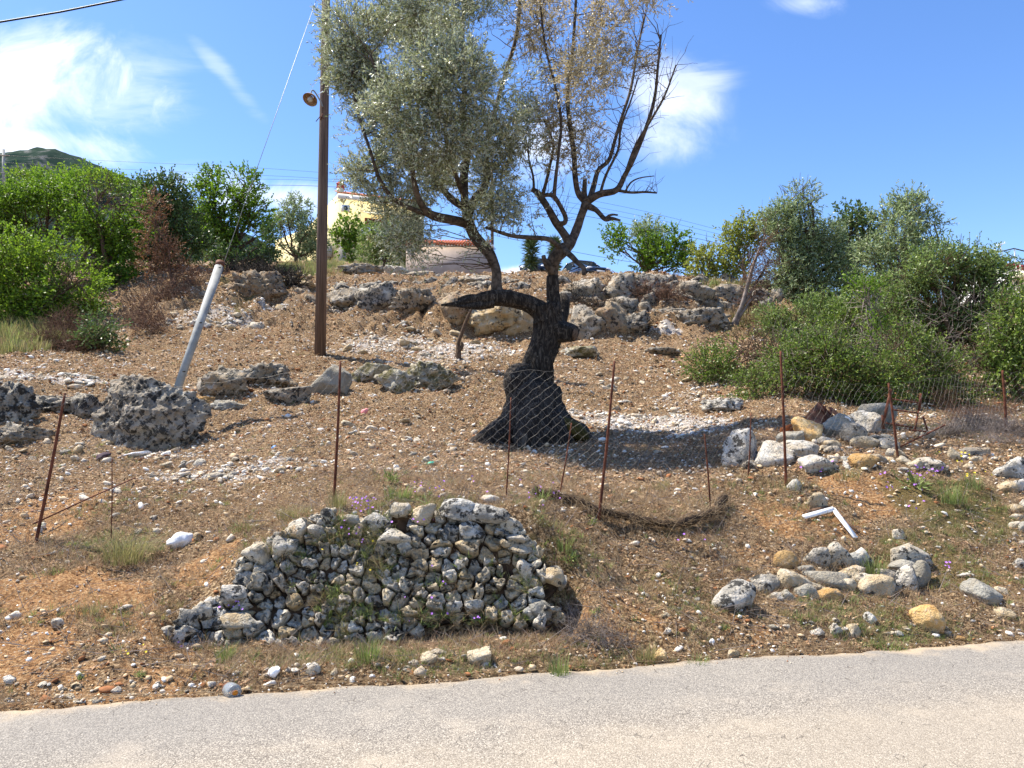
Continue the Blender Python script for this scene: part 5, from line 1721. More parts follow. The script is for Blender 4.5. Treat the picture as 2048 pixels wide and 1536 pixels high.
# yuccas on the crest
rg = np.random.default_rng(14)
YM = [('yucca', 'large yucca with drooping dark crown in front of the left parked car', 37, [(1062, 512, 27, 36)], [(1062, 535, 1086, 560), (1070, 530, 1078, 560)]),
      ('yucca', 'smaller yucca half hidden behind the forked olive trunk', 38, [(1110, 500, 22, 20), (1112, 530, 16, 16)], [(1110, 505, 1105, 562)])]
for nm, lab, d, cr, st in YM:
    b0 = W(st[0][2], st[0][3] + 4, d)
    e = empty(nm, Vector((b0.x, d, b0.z)), lab, 'plant')
    A, B_ = Acc(), Acc()
    for (x1, y1, x2, y2) in st:
        A = Acc()
        A.tube([W(x2, y2 + 14, d), W((x1 + x2) / 2, (y1 + y2) / 2, d), W(x1, y1, d)], [.16, .13, .12], 8, bumps=.1)
        A.build('stem', M['bark_grey'], e, True)
    for (px, py, rx, ry) in cr:
        c = np.array(W(px, py, d))
        r = np.array([rx, rx, ry]) / F * d
        for kk in (-.5, 0, .5, .85):
            n_ = 110
            P = np.repeat((c + np.array([0, 0, r[2] * kk * 0.8]))[None], n_, 0)
            D0_ = unit(rg.normal(size=(n_, 3)) + np.array([0, 0, kk * 1.0]))
            L_ = r[0] * rg.uniform(0.75, 1.05, n_)
            V, Q_ = leaf_quads(P, D0_, L_, np.full(n_, 0.055), rg, 0.02)
            B_.add(V, Q_)
    B_.build('crown', M['yucca_leaf'], e)

# ------------------------------------------------------------------ poles, lamp, cables
pb = G(640, 712)
DP = pb.y
pole = empty('utility_pole', pb, 'tall weathered wooden utility pole left of the olive tree', 'utility pole')
A = Acc()
t0, t1 = W(640, 725, DP), W(653.5, -85, DP)
A.tube([t0, t0.lerp(t1, .33), t0.lerp(t1, .66), t1], [.137, .125, .110, .095], 20)
A.build('shaft', M['pole_wood'], pole, True)
A = Acc()
c1 = W(649, 238, DP - .1)
A.tube([c1, W(640, 233, DP - .12), W(632, 243, DP - .14)], [.012, .012, .010], 6)
A.tube([W(646, 225, DP - .1), W(641, 240, DP - .12)], [.016, .014], 6)
A.build('hook_bolt', M['rust'], pole)

lampb = W(651, 214, DP - .12)
lamp = empty('street_lamp', lampb, 'old enamel street lamp with a curved arm on the wooden utility pole', 'street lamp')
A = Acc()
c = curve_pts([(*W(645.5, 214, DP - .15), .018), (*W(641, 203, DP - .18), .018), (*W(635, 192, DP - .25), .018), (*W(629, 183, DP - .33), .018), (*W(625, 180.5, DP - .37), .018), (*W(622.5, 184, DP - .4), .018), (*W(622, 190, DP - .42), .018)], 6)
A.tube(c[:, :3], c[:, 3], 8)
A.build('arm', M['concrete'], lamp, True)
A = Acc()
A.tube([W(636, 189, DP - .25), W(646, 182.5, DP - .15)], [.011, .011], 6)
A.build('stay', M['white_plastic'], lamp)
M['enamel'] = simple('rusty_enamel', (0.34, 0.22, 0.14), 0.6, var=0.45, scale=16)
M['lamp_glass'] = simple('dull_lamp_glass', (0.40, 0.38, 0.35), 0.2, var=0.1, spec=0.5)
hub = np.array(tuple(W(622, 190, DP - .42)))
cen = np.array(tuple(W(620, 199.5, DP - .46)))
axis = unit(hub - cen)
axis = unit(axis + np.array([0.18, 0.34, 0.0]))
A = Acc()
Rd = 15.2 / F * DP
sh = []
for k, (rr, hh) in enumerate([(1.0, 0.0), (0.93, 0.035), (0.75, 0.08), (0.5, 0.105), (0.25, 0.12), (0.2, 0.17)]):
    sh.append((*(cen + axis * hh), rr * Rd))
sh = np.array(sh)
A.tube(sh[:, :3], sh[:, 3], 28, cap=False)
sh2 = sh.copy()
sh2[:, :3] -= axis * 0.006
sh2[:, 3] *= 0.97
B = Acc()
B.tube(sh2[:5, :3], sh2[:5, 3], 28, cap=False)
put(A, B)
A.build('lamp_shade', M['enamel'], lamp, True)
A = Acc()
b2 = np.array([(*(cen + axis * h), r_ * Rd) for h, r_ in [(0.11, .22), (0.06, .33), (0.01, .38), (-0.03, .30), (-0.05, .12)]])
A.tube(b2[:, :3], b2[:, 3], 16)
A.build('bulb', M['lamp_glass'], lamp, True)

# stay post and its guy wire
s0, s1 = W(345, 806, 11.9), W(441, 526, 13.5)
post = empty('leaning_post', s0, 'pale grey round concrete post leaning to the right behind the huge boulder', 'post')
A = Acc()
A.tube([s0, s0.lerp(s1, .5), s1], [.060, .069, .078], 24)
A.build('shaft', M['concrete'], post, True)
A = Acc()
for f_ in (0.955, 0.535, 0.2):
    q = s0.lerp(s1, f_)
    A.box(q + Vector((.045, -.075, .0)), (.045, .012, .016))
A.build('lifting_slot', M['bark_dark'], post)
A = Acc()
ax_ = (s1 - s0).normalized()
A.tube([s1 - ax_ * .10, s1 + ax_ * .012], [.081, .081], 24)
A.build('cap_ring', M['rust_brown'], post, True)
A = Acc()
gtop = W(652, -55, 18.5)
gs = W(447, 527, 13.48)
A.tube([gs, gs.lerp(gtop, .5), gtop], [.0065, .0065, .0065], 6)
tag(A.build('guy_wire', M['guy']), 'thin steel guy wire running from the leaning concrete post up to the utility pole', 'cable')
A = Acc()
pts = [Vector(W(-420, 112, 16)), Vector(W(0, 44, 16.8)), Vector(W(120, 24, 17)), Vector(W(240, 0, 17.3)), Vector(W(430, -38, 17.8)), Vector(W(652, -78, DP))]
A.tube(pts, [.022] * 6, 8)
for i in range(120):
    pass
tag(A.build('overhead_cable', M['cable'], None, True), 'thick black overhead cable crossing the upper left corner', 'cable')

# far pole seen through the olive and concrete pole at the far left
for (px, ytop, ybot, d, r, lab, mt) in [(985, 318, 566, 46, .085, 'slim grey far pole seen behind the olive foliage', 'pole_wood'), (8, 299, 372, 62, .11, 'grey pole top above the trees at the left edge', 'concrete')]:
    b0 = W(px, ybot, d)
    e = empty('utility_pole', Vector((b0.x, d, b0.z)), lab, 'utility pole')
    A = Acc()
    A.tube([W(px, ybot + 20, d), W(px - 1, ytop, d)], [r * 1.25, r], 10)
    A.build('shaft', M[mt], e, True)
    A = Acc()
    A.box(W(px, ytop + 12, d - .15), (1.3 if px > 100 else .9, .08, .08))
    A.build('cross_arm', M['grey_twig'], e)
for k, (ys_, lab) in enumerate([((296, 322, 333, 347, 371, 413, 475, 520), 'topmost of the thin power lines across the sky'), ((309, 337, 348, 359, 384, 424, 483, 527), 'second thin power line from the top'),
                               ((318, 348, 357, 363, 392, 434, 492, 535), 'third thin power line from the top'), ((330, 358, 369, 374, 402, 446, 500, 542), 'lowest and thickest of the parallel power lines')]):
    A = Acc()
    pts = [W(x, y, 60) for x, y in zip((-260, 219, 470, 670, 985, 1245, 1500, 1700), ys_)]
    c = curve_pts([(*p, .010 if k < 3 else .016) for p in pts], 5)
    A.tube(c[:, :3], c[:, 3], 4)
    tag(A.build('power_line', M['cable']), lab, 'cable', 'parallel power lines over the hill')
A = Acc()
c = curve_pts([(*W(x, y, 48), .012) for x, y in ((985, 470), (1130, 500), (1250, 522), (1420, 548), (1500, 560))], 4)
A.tube(c[:, :3], c[:, 3], 4)
tag(A.build('service_line', M['cable']), 'single wire sagging down to the right above the parked cars', 'cable')

# ------------------------------------------------------------------ yellow house
M['yellow_wall'] = simple('pale_yellow_render', (0.80, 0.68, 0.36), 0.9, var=0.05, scale=1.5)
M['cream_wall'] = simple('cream_render', (0.76, 0.70, 0.50), 0.9, var=0.05, scale=1.5)
M['roof_tile'] = simple('red_clay_tile', (0.42, 0.12, 0.05), 0.85, var=0.4, scale=6)
M['brick_red'] = simple('red_chimney_brick', (0.40, 0.07, 0.05), 0.85, var=0.2, scale=6)
M['white_wall'] = simple('white_render', (0.78, 0.77, 0.74), 0.8, var=0.05, scale=3)
M['pink_wall'] = simple('old_greyish_pink_render', (0.42, 0.34, 0.29), 0.9, var=0.12, scale=2.0)
M['dark_opening'] = simple('dark_window_glass', (0.03, 0.03, 0.035), 0.15, var=0.1, spec=0.5)
M['shutter'] = simple('brown_wood_shutter', (0.20, 0.06, 0.03), 0.7, var=0.2)
M['ac_white'] = simple('air_conditioner_white', (0.75, 0.75, 0.72), 0.5, var=0.03)
M['rubble'] = stone_mat('grey_facing_stone', (0.40, 0.38, 0.34), (0.34, 0.30, 0.24), dark=0.3, scale=2.2, orange=0.1, white=0.3)
HD = 55.0
ppm = F / HD
corner = W(677, 524, HD)
house = empty('yellow_house', Vector((corner.x, corner.y, corner.z - 1.5)), 'pale yellow two-storey house with red chimney behind the utility pole', 'house')
ang = R(24)
hx = Vector((math.cos(ang), math.sin(ang) * .9, 0)).normalized()      # along the front
hy = Vector((-0.80, 0.60, 0)).normalized()                          # along the left side, going back
H0 = corner.z - 1.5
top_z = W(677, 384, HD).z
eave_z = W(677, 397, HD).z


def hp(a, b_, z):
    p = corner + hx * a + hy * b_
    return (p.x, p.y, z)


def prism(ring_b, ring_t):
    n_ = len(ring_b)
    V_ = list(ring_b) + list(ring_t)
    Q_ = [[i, (i + 1) % n_, n_ + (i + 1) % n_, n_ + i] for i in range(n_)]
    if n_ == 4:
        Q_ += [[3, 2, 1, 0], [4, 5, 6, 7]]
    return V_, Q_


A = Acc()
A.add(*prism([hp(0, 0, H0), hp(6.5, 0, H0), hp(6.5, 4.2, H0), hp(0, 4.2, H0)], [hp(0, 0, top_z), hp(6.5, 0, top_z - .3), hp(6.5, 4.2, top_z - 2.4), hp(0, 4.2, top_z - 2.4)]))
A.build('wall', M['yellow_wall'], house)
A = Acc()
A.add(*prism([hp(-.12, 4.2, H0), hp(2.5, 4.2, H0), hp(2.5, 7.6, H0), hp(-.12, 7.6, H0)], [hp(-.12, 4.2, top_z - 2.2), hp(2.5, 4.2, top_z - 2.2), hp(2.5, 7.6, top_z - 2.5), hp(-.12, 7.6, top_z - 2.5)]))
A.build('rear_wing', M['yellow_wall'], house)
fn = Vector((hx.y, -hx.x, 0))                                         # outwards from the front


def front(a0, a1, z0, z1, out, depth_=.12):
    V_ = []
    for o_ in (out, out - depth_):
        for (a_, z_) in ((a0, z0), (a1, z0), (a1, z1), (a0, z1)):
            p = corner + hx * a_ + fn * o_
            V_.append((p.x, p.y, z_))
    return V_, [[0, 1, 2, 3], [7, 6, 5, 4], [0, 4, 5, 1], [1, 5, 6, 2], [2, 6, 7, 3], [3, 7, 4, 0]]


def zpx(y):
    return W(690, y, HD).z


A = Acc()
A.add(*front(-.15, 6.6, zpx(398), zpx(389), .28, .30))
A.build('cornice', M['white_wall'], house)
A = Acc()
for i in range(26):
    a0 = -.1 + i * .26
    V_ = []
    for (aa, oo, zz_) in ((a0, .30, zpx(389)), (a0 + .24, .30, zpx(389)), (a0 + .24, -1.5, zpx(371)), (a0, -1.5, zpx(371))):
        p = corner + hx * aa + fn * oo
        V_.append((p.x, p.y, zz_))
    V_ += [(v[0], v[1], v[2] + .07) for v in V_]
    A.add(V_, [[0, 1, 2, 3], [4, 7, 6, 5], [0, 4, 5, 1], [1, 5, 6, 2], [2, 6, 7, 3], [3, 7, 4, 0]])
A.build('roof', M['roof_tile'], house)
ch = Acc()
cb = corner + hx * .45 + hy * .6
ch.box((cb.x, cb.y, (zpx(388) + zpx(372)) / 2), (.44, .44, zpx(372) - zpx(388) + .1))
chim = ch.build('chimney', M['cream_wall'], house)
A = Acc()
for k in range(3):
    z_ = zpx(371.5 - k * 3.6)
    A.box((cb.x, cb.y, z_), (.52 - .04 * (k % 2), .52 - .04 * (k % 2), .085))
A.box((cb.x, cb.y, zpx(366)), (.36, .36, .4))
A.build('chimney_cap', M['brick_red'], chim)
A = Acc()
A.add(*front(.12, .72, zpx(424), zpx(411), .36, .34))
ac = A.build('air_conditioner', M['ac_white'], house)
A = Acc()
q = corner + hx * .42 + fn * .37
ang_ = np.linspace(0, 2 * math.pi, 16, endpoint=False)
V_ = [(q.x + hx.x * .17 * math.cos(a_), q.y + hx.y * .17 * math.cos(a_), zpx(417.5) + .17 * math.sin(a_)) for a_ in ang_] + [(q.x, q.y, zpx(417.5))]
A.add(V_, None, [[i, (i + 1) % 16, 16] for i in range(16)])
A.build('fan_grille', M['dark_opening'], ac)
A = Acc()
A.add(*front(1.9, 4.6, zpx(463), zpx(430), .02, .03))
win = A.build('balcony_door', M['shutter'], house)
A = Acc()
A.add(*front(2.2, 3.0, zpx(457), zpx(433), .045, .02))
A.build('pane', M['dark_opening'], win)
A = Acc()
A.add(*front(1.5, 5.2, zpx(470), zpx(456), 1.0, .10))
A.build('balcony_parapet', M['white_wall'], house)
A = Acc()
A.add(*front(1.5, 5.2, zpx(472), zpx(469.5), 1.1, 1.1))
A.build('balcony_slab', M['white_wall'], house)
A = Acc()
V_ = []
for (aa, oo, zz_) in ((1.6, 1.5, zpx(431)), (5.1, 1.5, zpx(431)), (5.1, .05, zpx(416)), (1.6, .05, zpx(416))):
    p = corner + hx * aa + fn * oo
    V_.append((p.x, p.y, zz_))
V_ += [(v[0], v[1], v[2] - .04) for v in V_]
A.add(V_, [[0, 1, 2, 3], [4, 7, 6, 5], [0, 4, 5, 1], [1, 5, 6, 2], [2, 6, 7, 3], [3, 7, 4, 0]])
A.build('awning', M['cream_wall'], house)
A = Acc()
A.add(*front(.0, .55, H0, zpx(489), .05, .3))
A.build('stone_pillar', M['rubble'], house)
A = Acc()
for k in range(7):
    p0_ = corner + hy * (1.9 - k * .22) - hx * .35
    A.box((p0_.x, p0_.y, zpx(520 - k * 4.3) - .3), (.5, .3, .8))
A.build('outside_stair', M['rubble'], house)
A = Acc()
p0_ = corner + hy * 1.7 - hx * .03
A.box((p0_.x, p0_.y, zpx(512)), (.06, .9, .9))
A.build('stair_opening', M['dark_opening'], house)

# low building with a tiled roof right of the house
LB = 40.0
b0 = W(900, 556, LB)
lowb = empty('low_building', Vector((b0.x, b0.y, b0.z)), 'low greyish pink building with a red tile roof behind the olive branches', 'building')
A = Acc()
x0, x1 = W(812, 500, LB).x, W(984, 500, LB).x
zt, zb = W(900, 494, LB).z, W(900, 575, LB).z
A.box(((x0 + x1) / 2, LB + 2, (zt + zb) / 2), (x1 - x0, 4, zt - zb))
A.build('wall', M['pink_wall'], lowb)
A = Acc()
A.box(((x0 + x1) / 2, LB - .03, zt + .04), (x1 - x0 + .2, .25, .10))
A.build('eave', M['white_wall'], lowb)
A = Acc()
n_ = 30
for i in range(n_):
    a0 = x0 - .2 + (x1 - x0 + .1) * i / n_
    wdt = (x1 - x0) / n_ * .5
    A.tube([(a0 + wdt, LB - .2, zt + .10), (a0 + wdt, LB + 2.4, zt + .95)], [wdt, wdt], 6)
A.build('roof', M['roof_tile'], lowb, True)

# white house with red edge at the right border
RB = 62.0
b0 = W(2030, 560, RB)
rh = empty('white_house', Vector((b0.x, b0.y, b0.z)), 'white house corner with a dark red roof edge at the right border', 'house')
A = Acc()
x0 = W(2016, 540, RB).x
A.box((x0 + 5, RB + 4, W(0, 545, RB).z - 1.6), (10, 8, 4.0))
A.build('wall', M['white_wall'], rh)
M['dark_red'] = simple('dark_red_fascia', (0.28, 0.02, 0.04), 0.7, var=0.1)
A = Acc()
V_ = []
for (px, py, dd) in ((2017, 533, 0), (2200, 560, 0), (2200, 552, 0), (2017, 526, 0)):
    V_.append(tuple(W(px, py, RB - .35)))
V_ += [(v[0], v[1] + 1.0, v[2]) for v in V_]
A.add(V_, [[0, 1, 2, 3], [7, 6, 5, 4], [0, 4, 5, 1], [1, 5, 6, 2], [2, 6, 7, 3], [3, 7, 4, 0]])
A.build('roof_edge', M['dark_red'], rh)
A = Acc()
A.box((W(2018, 0, RB).x + 1.2, RB - 1.8, W(0, 559, RB).z), (5, 3, .5))
A.build('lower_terrace', M['cream_wall'], rh)
A = Acc()
for (p1, p2, r_) in [((1955, 511), (2006, 502), .05), ((2006, 502), (2028, 497), .05), ((2028, 497), (2120, 520), .05), ((2006, 530), (2120, 512), .05), ((2008, 502), (2040, 524), .03), ((2010, 530), (2060, 545), .02)]:
    A.tube([W(*p1, RB - .7), W(*p2, RB - .7)], [r_, r_], 6)
A.build('pergola_rail', M['cable'], rh)
A = Acc()
A.tube([W(2029, 498, RB - .7), W(2033, 549, RB - .7)], [.05, .05], 6)
A.tube([W(2040, 524, RB - .6), W(2042, 549, RB - .6)], [.05, .05], 6)
A.build('post', M['white_plastic'], rh)
A = Acc()
A.tube([W(2006, 512, RB - .3), W(2000, 490, RB - .3)], [.025, .025], 5)
for k in range(5):
    A.tube([W(1992 + k * 4, 493 - k * 1.2, RB - .3 - .3), W(1994 + k * 4, 488 - k * 1.2, RB - .3 + .3)], [.02, .02], 4)
A.tube([W(1990, 492, RB - .3), W(2012, 486, RB - .3)], [.02, .02], 4)
A.build('aerial', M['white_plastic'], rh)

# ------------------------------------------------------------------ parked cars
M['car_paint'], t, b, _ = newmat('dark_car_paint')
b.inputs['Base Color'].default_value = (0.012, 0.014, 0.022, 1)
b.inputs['Roughness'].default_value = 0.22
b.inputs['Coat Weight'].default_value = 0.8
M['car_glass'], t, b, _ = newmat('car_window_glass')
b.inputs['Base Color'].default_value = (0.02, 0.03, 0.04, 1)
b.inputs['Roughness'].default_value = 0.05
b.inputs['Specular IOR Level'].default_value = 0.9
M['rubber'] = simple('tyre_rubber', (0.02, 0.02, 0.02), 0.8, var=0.1)
M['headlight'] = simple('headlight_glass', (0.72, 0.74, 0.76), 0.1, var=0.05, spec=0.8)
M['plate'] = simple('number_plate_white', (0.7, 0.7, 0.68), 0.5, var=0.02)


def make_car(label, px, py_b, d, yaw, wide=1.0):
    p = W(px, py_b, d)
    e = empty('parked_car', Vector((p.x, d, p.z)), label, 'car', None, (0, 0, yaw))
    # local axes: -y is the nose, x across, z up
    secs = [(-2.0, .62, .30, .62), (-1.85, .74, .24, .76), (-1.2, .80, .22, .88), (-.75, .83, .22, .93), (0.3, .84, .22, .95), (1.4, .83, .24, .97), (1.9, .78, .30, .93), (2.0, .70, .40, .80)]
    V_, n_ = [], 12
    for (y, hw, z0, z1) in secs:
        hw *= wide
        for k in range(n_):
            a_ = 2 * math.pi * (k + .5) / n_
            cx_, sz = math.cos(a_), math.sin(a_)
            cx_ = math.copysign(abs(cx_) ** .45, cx_)
            sz = math.copysign(abs(sz) ** .5, sz)
            V_.append((cx_ * hw, y, (z0 + z1) / 2 + sz * (z1 - z0) / 2))
    Q_ = [[i * n_ + k, i * n_ + (k + 1) % n_, (i + 1) * n_ + (k + 1) % n_, (i + 1) * n_ + k] for i in range(len(secs) - 1) for k in range(n_)]
    V_ += [(0, secs[0][0] - .05, .46), (0, secs[-1][0], .6)]
    T_ = [[n_ * len(secs), (k + 1) % n_, k] for k in range(n_)] + [[n_ * len(secs) + 1, (len(secs) - 1) * n_ + k, (len(secs) - 1) * n_ + (k + 1) % n_] for k in range(n_)]
    A_ = Acc().add(V_, Q_, T_)
    body = link('body', A_.mesh('body', M['car_paint'], True), e)
    g = [(-.85, .72, .93), (-.15, .56, 1.42), (.9, .55, 1.46), (1.75, .66, .95)]
    V_ = []
    for (y, hw, z) in g:
        hw *= wide
        V_ += [(-hw, y, z), (hw, y, z)]
    V_ += [(-.74 * wide, -.8, .90), (.74 * wide, -.8, .90), (-.74 * wide, 1.75, .90), (.74 * wide, 1.75, .90)]
    Q_ = [[0, 1, 3, 2], [2, 3, 5, 4], [4, 5, 7, 6]]
    T_ = [[0, 2, 8], [1, 9, 3], [8, 2, 4], [9, 5, 3], [8, 4, 10], [9, 11, 5], [4, 6, 10], [5, 11, 7]]
    link('cabin_glass', Acc().add(V_, Q_, T_).mesh('cabin_glass', M['car_glass']), e)
    R_ = Acc()
    R_.add([(-.57 * wide, -.16, 1.43), (.57 * wide, -.16, 1.43), (.56 * wide, .92, 1.475), (-.56 * wide, .92, 1.475), (-.50 * wide, -.1, 1.49), (.50 * wide, -.1, 1.49), (.50 * wide, .86, 1.52), (-.50 * wide, .86, 1.52)],
           [[0, 1, 5, 4], [1, 2, 6, 5], [2, 3, 7, 6], [3, 0, 4, 7], [4, 5, 6, 7], [3, 2, 1, 0]])
    for s_ in (-1, 1):
        R_.tube([(s_ * .72 * wide, -.86, .93), (s_ * .56 * wide, -.15, 1.45)], [.03, .03], 5)
        R_.tube([(s_ * .56 * wide, .9, 1.48), (s_ * .66 * wide, 1.75, .97)], [.04, .04], 5)
    link('roof', R_.mesh('roof', M['car_paint']), e)
    for s_ in (-1, 1):
        h = Acc()
        V_, T_ = rock_shape(3, 2, (.17, .07, .09), 0.0, 1)
        V_, T_ = ico(2)[0] * np.array([.18, .09, .085]), ico(2)[1]
        h.add(V_ + np.array([s_ * .56 * wide, -1.86, .66]), None, T_)
        link('headlight', h.mesh('headlight', M['headlight'], True), e)
        m_ = Acc()
        m_.add(ico(2)[0] * np.array([.10, .06, .075]) + np.array([s_ * .93 * wide, -.62, .98]), None, ico(2)[1])
        m_.box((s_ * .84 * wide, -.62, .95), (.12, .04, .03))
        link('wing_mirror', m_.mesh('wing_mirror', M['car_paint'], True), e)
        for y_ in (-1.25, 1.3):
            w_ = Acc()
            w_.tube([(s_ * (.83 * wide - .18), y_, .30), (s_ * (.83 * wide + .01), y_, .30)], [.30, .30], 20)
            link('wheel', w_.mesh('wheel', M['rubber'], True), e)
    pl = Acc().box((0, -2.055, .47), (.50, .02, .11))
    link('number_plate', pl.mesh('number_plate', M['plate']), e)
    gr = Acc().box((0, -1.99, .62), (.60, .08, .07))
    link('grille', gr.mesh('grille', M['rubber']), e)
    return e


make_car('dark parked car on the crest, half hidden by the yucca stems', 1078, 571, 41.5, R(-12), 1.0)
make_car('dark small parked car on the crest to the right of the olive fork', 1167, 573, 42.5, R(22), 1.0)

# ------------------------------------------------------------------ wire fence
M['post_rust'] = M['rust']
fence = empty('wire_fence', G(675, 1000), 'sagging chain-link fence on thin rusty rods along the top of the bank', 'fence')
POSTS = [(72, 1088, 130, 786, 5.0), (222, 1086, 224, 915, 1.8), (668, 1003, 681, 722, 4.6), (1012, 1000, 1022, 795, 2.4), (1119, 992, 1143, 846, 2.4), (1197, 1048, 1229, 722, 4.6),
         (1421, 1025, 1409, 868, 2.8), (1496, 955, 1502, 826, 2.2), (1572, 975, 1561, 702, 4.4), (1795, 915, 1777, 766, 4.0), (2013, 870, 2005, 741, 4.2)]
PB = {}
for (x0, y0, x1, y1, r_) in POSTS:
    g = G(x0, y0)
    A = Acc()
    d = g.y
    r_ *= .68
    c = curve_pts([(*W(x0 - (x1 - x0) * .08, y0 + (y0 - y1) * .06, d), r_ / F * d), (*W((x0 + x1) / 2 + 1, (y0 + y1) / 2, d - .01), r_ / F * d * .9), (*W(x1, y1, d + .02), r_ / F * d * .75)], 8)
    A.tube(c[:, :3], c[:, 3], 7, bumps=.1)
    A.build('fence_post', M['rust'], fence, True)
    PB[x0] = (g, W(x1, y1, d))
A = Acc()
g0, g1 = G(72, 1068), G(270, 972)
A.tube([g0 + Vector((0, -.05, .08)), g0.lerp(g1, .5) + Vector((0, -.03, .07)), g1 + Vector((0, 0, .05))], [.008, .008, .007], 6)
tag(A.build('iron_bar', M['rust']), 'thin rusty bar slanting from the foot of the left post', 'metal bar')


def netting(name, corners, cell, label, mat='wire', seed=0, sag=0.04, r=0.0009, fall=None):
    """chain-link panel: corners are (bottom left, bottom right, top right, top left) points"""
    rg = np.random.default_rng(seed)
    bl, br_, tr, tl = [np.array(tuple(c)) for c in corners]
    Lx = np.linalg.norm(br_ - bl)
    Ly = (np.linalg.norm(tl - bl) + np.linalg.norm(tr - br_)) / 2
    nx_, ny_ = int(Lx / cell), int(Ly / cell)
    dn = unit(np.cross(br_ - bl, tl - bl))
    ph = rg.uniform(0, 6)

    def surf(u, v):
        u, v = np.asarray(u)[:, None], np.asarray(v)[:, None]
        p = (bl * (1 - u) + br_ * u) * (1 - v) + (tl * (1 - u) + tr * u) * v
        p = p + dn * (np.sin(u * 7 + ph) * .03 + np.sin(u * 3.1 + v * 4 + ph) * .04)
        p[:, 2] -= (sag * np.sin(u * math.pi) * v + 0.012 * np.sin(u * 41 + ph) * v)[:, 0]
        return p
    A_ = Acc()
    o_, e_ = [], []
    # interlocking zigzag wires, knuckled at the crossings
    for s_ in (1, -1):
        for k in range(-ny_, nx_ + ny_ + 1):
            n_ = ny_ * 2 + 1
            v = np.linspace(0, 1, n_)
            u = (k + s_ * v * ny_ * 1.0) / nx_ if s_ == 1 else (k - v * ny_) / nx_
            wob = (np.arange(n_) % 2) * (0.16 / nx_) * s_
            ok = (u >= 0) & (u <= 1)
            if fall is not None:
                ok &= rg.uniform(size=n_) > fall * (1 - v) * 0.0
            P = surf(np.clip(u + wob, 0, 1), v)
            for i in range(n_ - 1):
                if ok[i] and ok[i + 1]:
                    o_.append(P[i])
                    e_.append(P[i + 1])
    uu = np.linspace(0, 1, 40)
    P = surf(uu, np.ones(40))
    for i in range(39):
        o_.append(P[i])
        e_.append(P[i + 1])
    A2 = Acc()
    o_, e_ = np.array(o_), np.array(e_)
    n = len(o_)
    dd = unit(e_ - o_)
    s_ = unit(np.cross(dd, np.array([0.3, 1.0, 0.2])))
    u_ = np.cross(dd, s_)
    V_ = np.stack([o_ + (s_ * math.cos(a_) + u_ * math.sin(a_)) * r for a_ in (0, 2.094, 4.189)] + [e_ + (s_ * math.cos(a_) + u_ * math.sin(a_)) * r for a_ in (0, 2.094, 4.189)], 1).reshape(-1, 3)
    Q_ = (np.array([[0, 1, 4, 3], [1, 2, 5, 4], [2, 0, 3, 5]])[None] + np.arange(n)[:, None, None] * 6).reshape(-1, 4)
    A2.add(V_, Q_)
    return A2.build(name, M[mat], fence)


def P3(px, py, ref):
    return W(px, py, PB[ref][0].y + .01)


netting('wire_netting', [P3(95, 940, 72), P3(672, 950, 668), P3(680, 735, 668), P3(130, 792, 72)], 0.095, '', seed=1, sag=0.02)
netting('wire_netting', [P3(700, 955, 668), P3(1200, 930, 1197), P3(1226, 735, 1197), P3(681, 732, 668)], 0.095, '', seed=2, sag=0.05)
netting('wire_netting', [P3(1200, 960, 1197), P3(1565, 925, 1572), P3(1563, 740, 1572), P3(1228, 745, 1197)], 0.095, '', mat='wire_dark', seed=3, sag=0.05)
netting('wire_netting', [P3(1568, 880, 1572), P3(1790, 870, 1795), P3(1779, 775, 1795), P3(1562, 738, 1572)], 0.11, '', seed=4, sag=0.02)
netting('wire_netting', [P3(1792, 880, 1795), P3(2010, 850, 2013), P3(2006, 744, 2013), P3(1779, 775, 1795)], 0.105, '', seed=5, sag=-0.05)
netting('wire_netting', [P3(2010, 850, 2013), P3(2150, 850, 2013), P3(2150, 748, 2013), P3(2006, 744, 2013)], 0.105, '', seed=6, sag=0.0)
netting('fallen_netting', [P3(-60, 1100, 72), P3(60, 1085, 72), P3(118, 860, 72), P3(70, 880, 72)], 0.05, '', mat='wire_dark', seed=7, sag=0.0)

# collapsed roll of netting choked with straw, hanging between the posts
rg = np.random.default_rng(77)
A, B = Acc(), Acc()
path = []
for (px, py) in [(1068, 1000), (1100, 1004), (1150, 1018), (1200, 1040), (1250, 1050), (1300, 1054), (1350, 1056), (1400, 1048), (1428, 1030), (1445, 1008)]:
    g = G(px, py)
    path.append((g.x, g.y - .06, g.z + .055, .036))
path = curve_pts(path, 8)
M['roll_core'] = simple('dark_tangled_roots', (0.035, 0.022, 0.014), 0.95, var=0.5, scale=20)
A.tube(path[:, :3], path[:, 3] * rg.uniform(.7, 1.3, len(path)), 9, bumps=.4, seed=4)
root = empty('fence_roll', path[0][:3], 'slumped roll of netting choked with dry grass lying between the thin rusty rods', 'fence roll')
A.build('core', M['roll_core'], root)
i = rg.integers(0, len(path), 1800)
o_ = path[i, :3] + rg.normal(size=(1800, 3)) * np.array([.05, .04, .035])
dd = unit(np.gradient(path[:, :3], axis=0)[i] * 20 + rg.normal(size=(1800, 3)) * .55 + np.array([0, -.25, -.35]) * rg.uniform(0, 1.5, (1800, 1)))
thin_lines(B, o_, o_ + dd * rg.uniform(.05, .2, (1800, 1)), 0.0016)
B.build('straw', M['grass_dry'], root)

# ------------------------------------------------------------------ scrap: frame, crate, planks, litter
DF = G(1800, 900).y + 0.25


def bar(A_, p, q, r=.014, d0=0.0, d1=0.0, sq=True):
    A_.tube([W(*p, DF + d0), W(*q, DF + d1)], [r, r], 4)


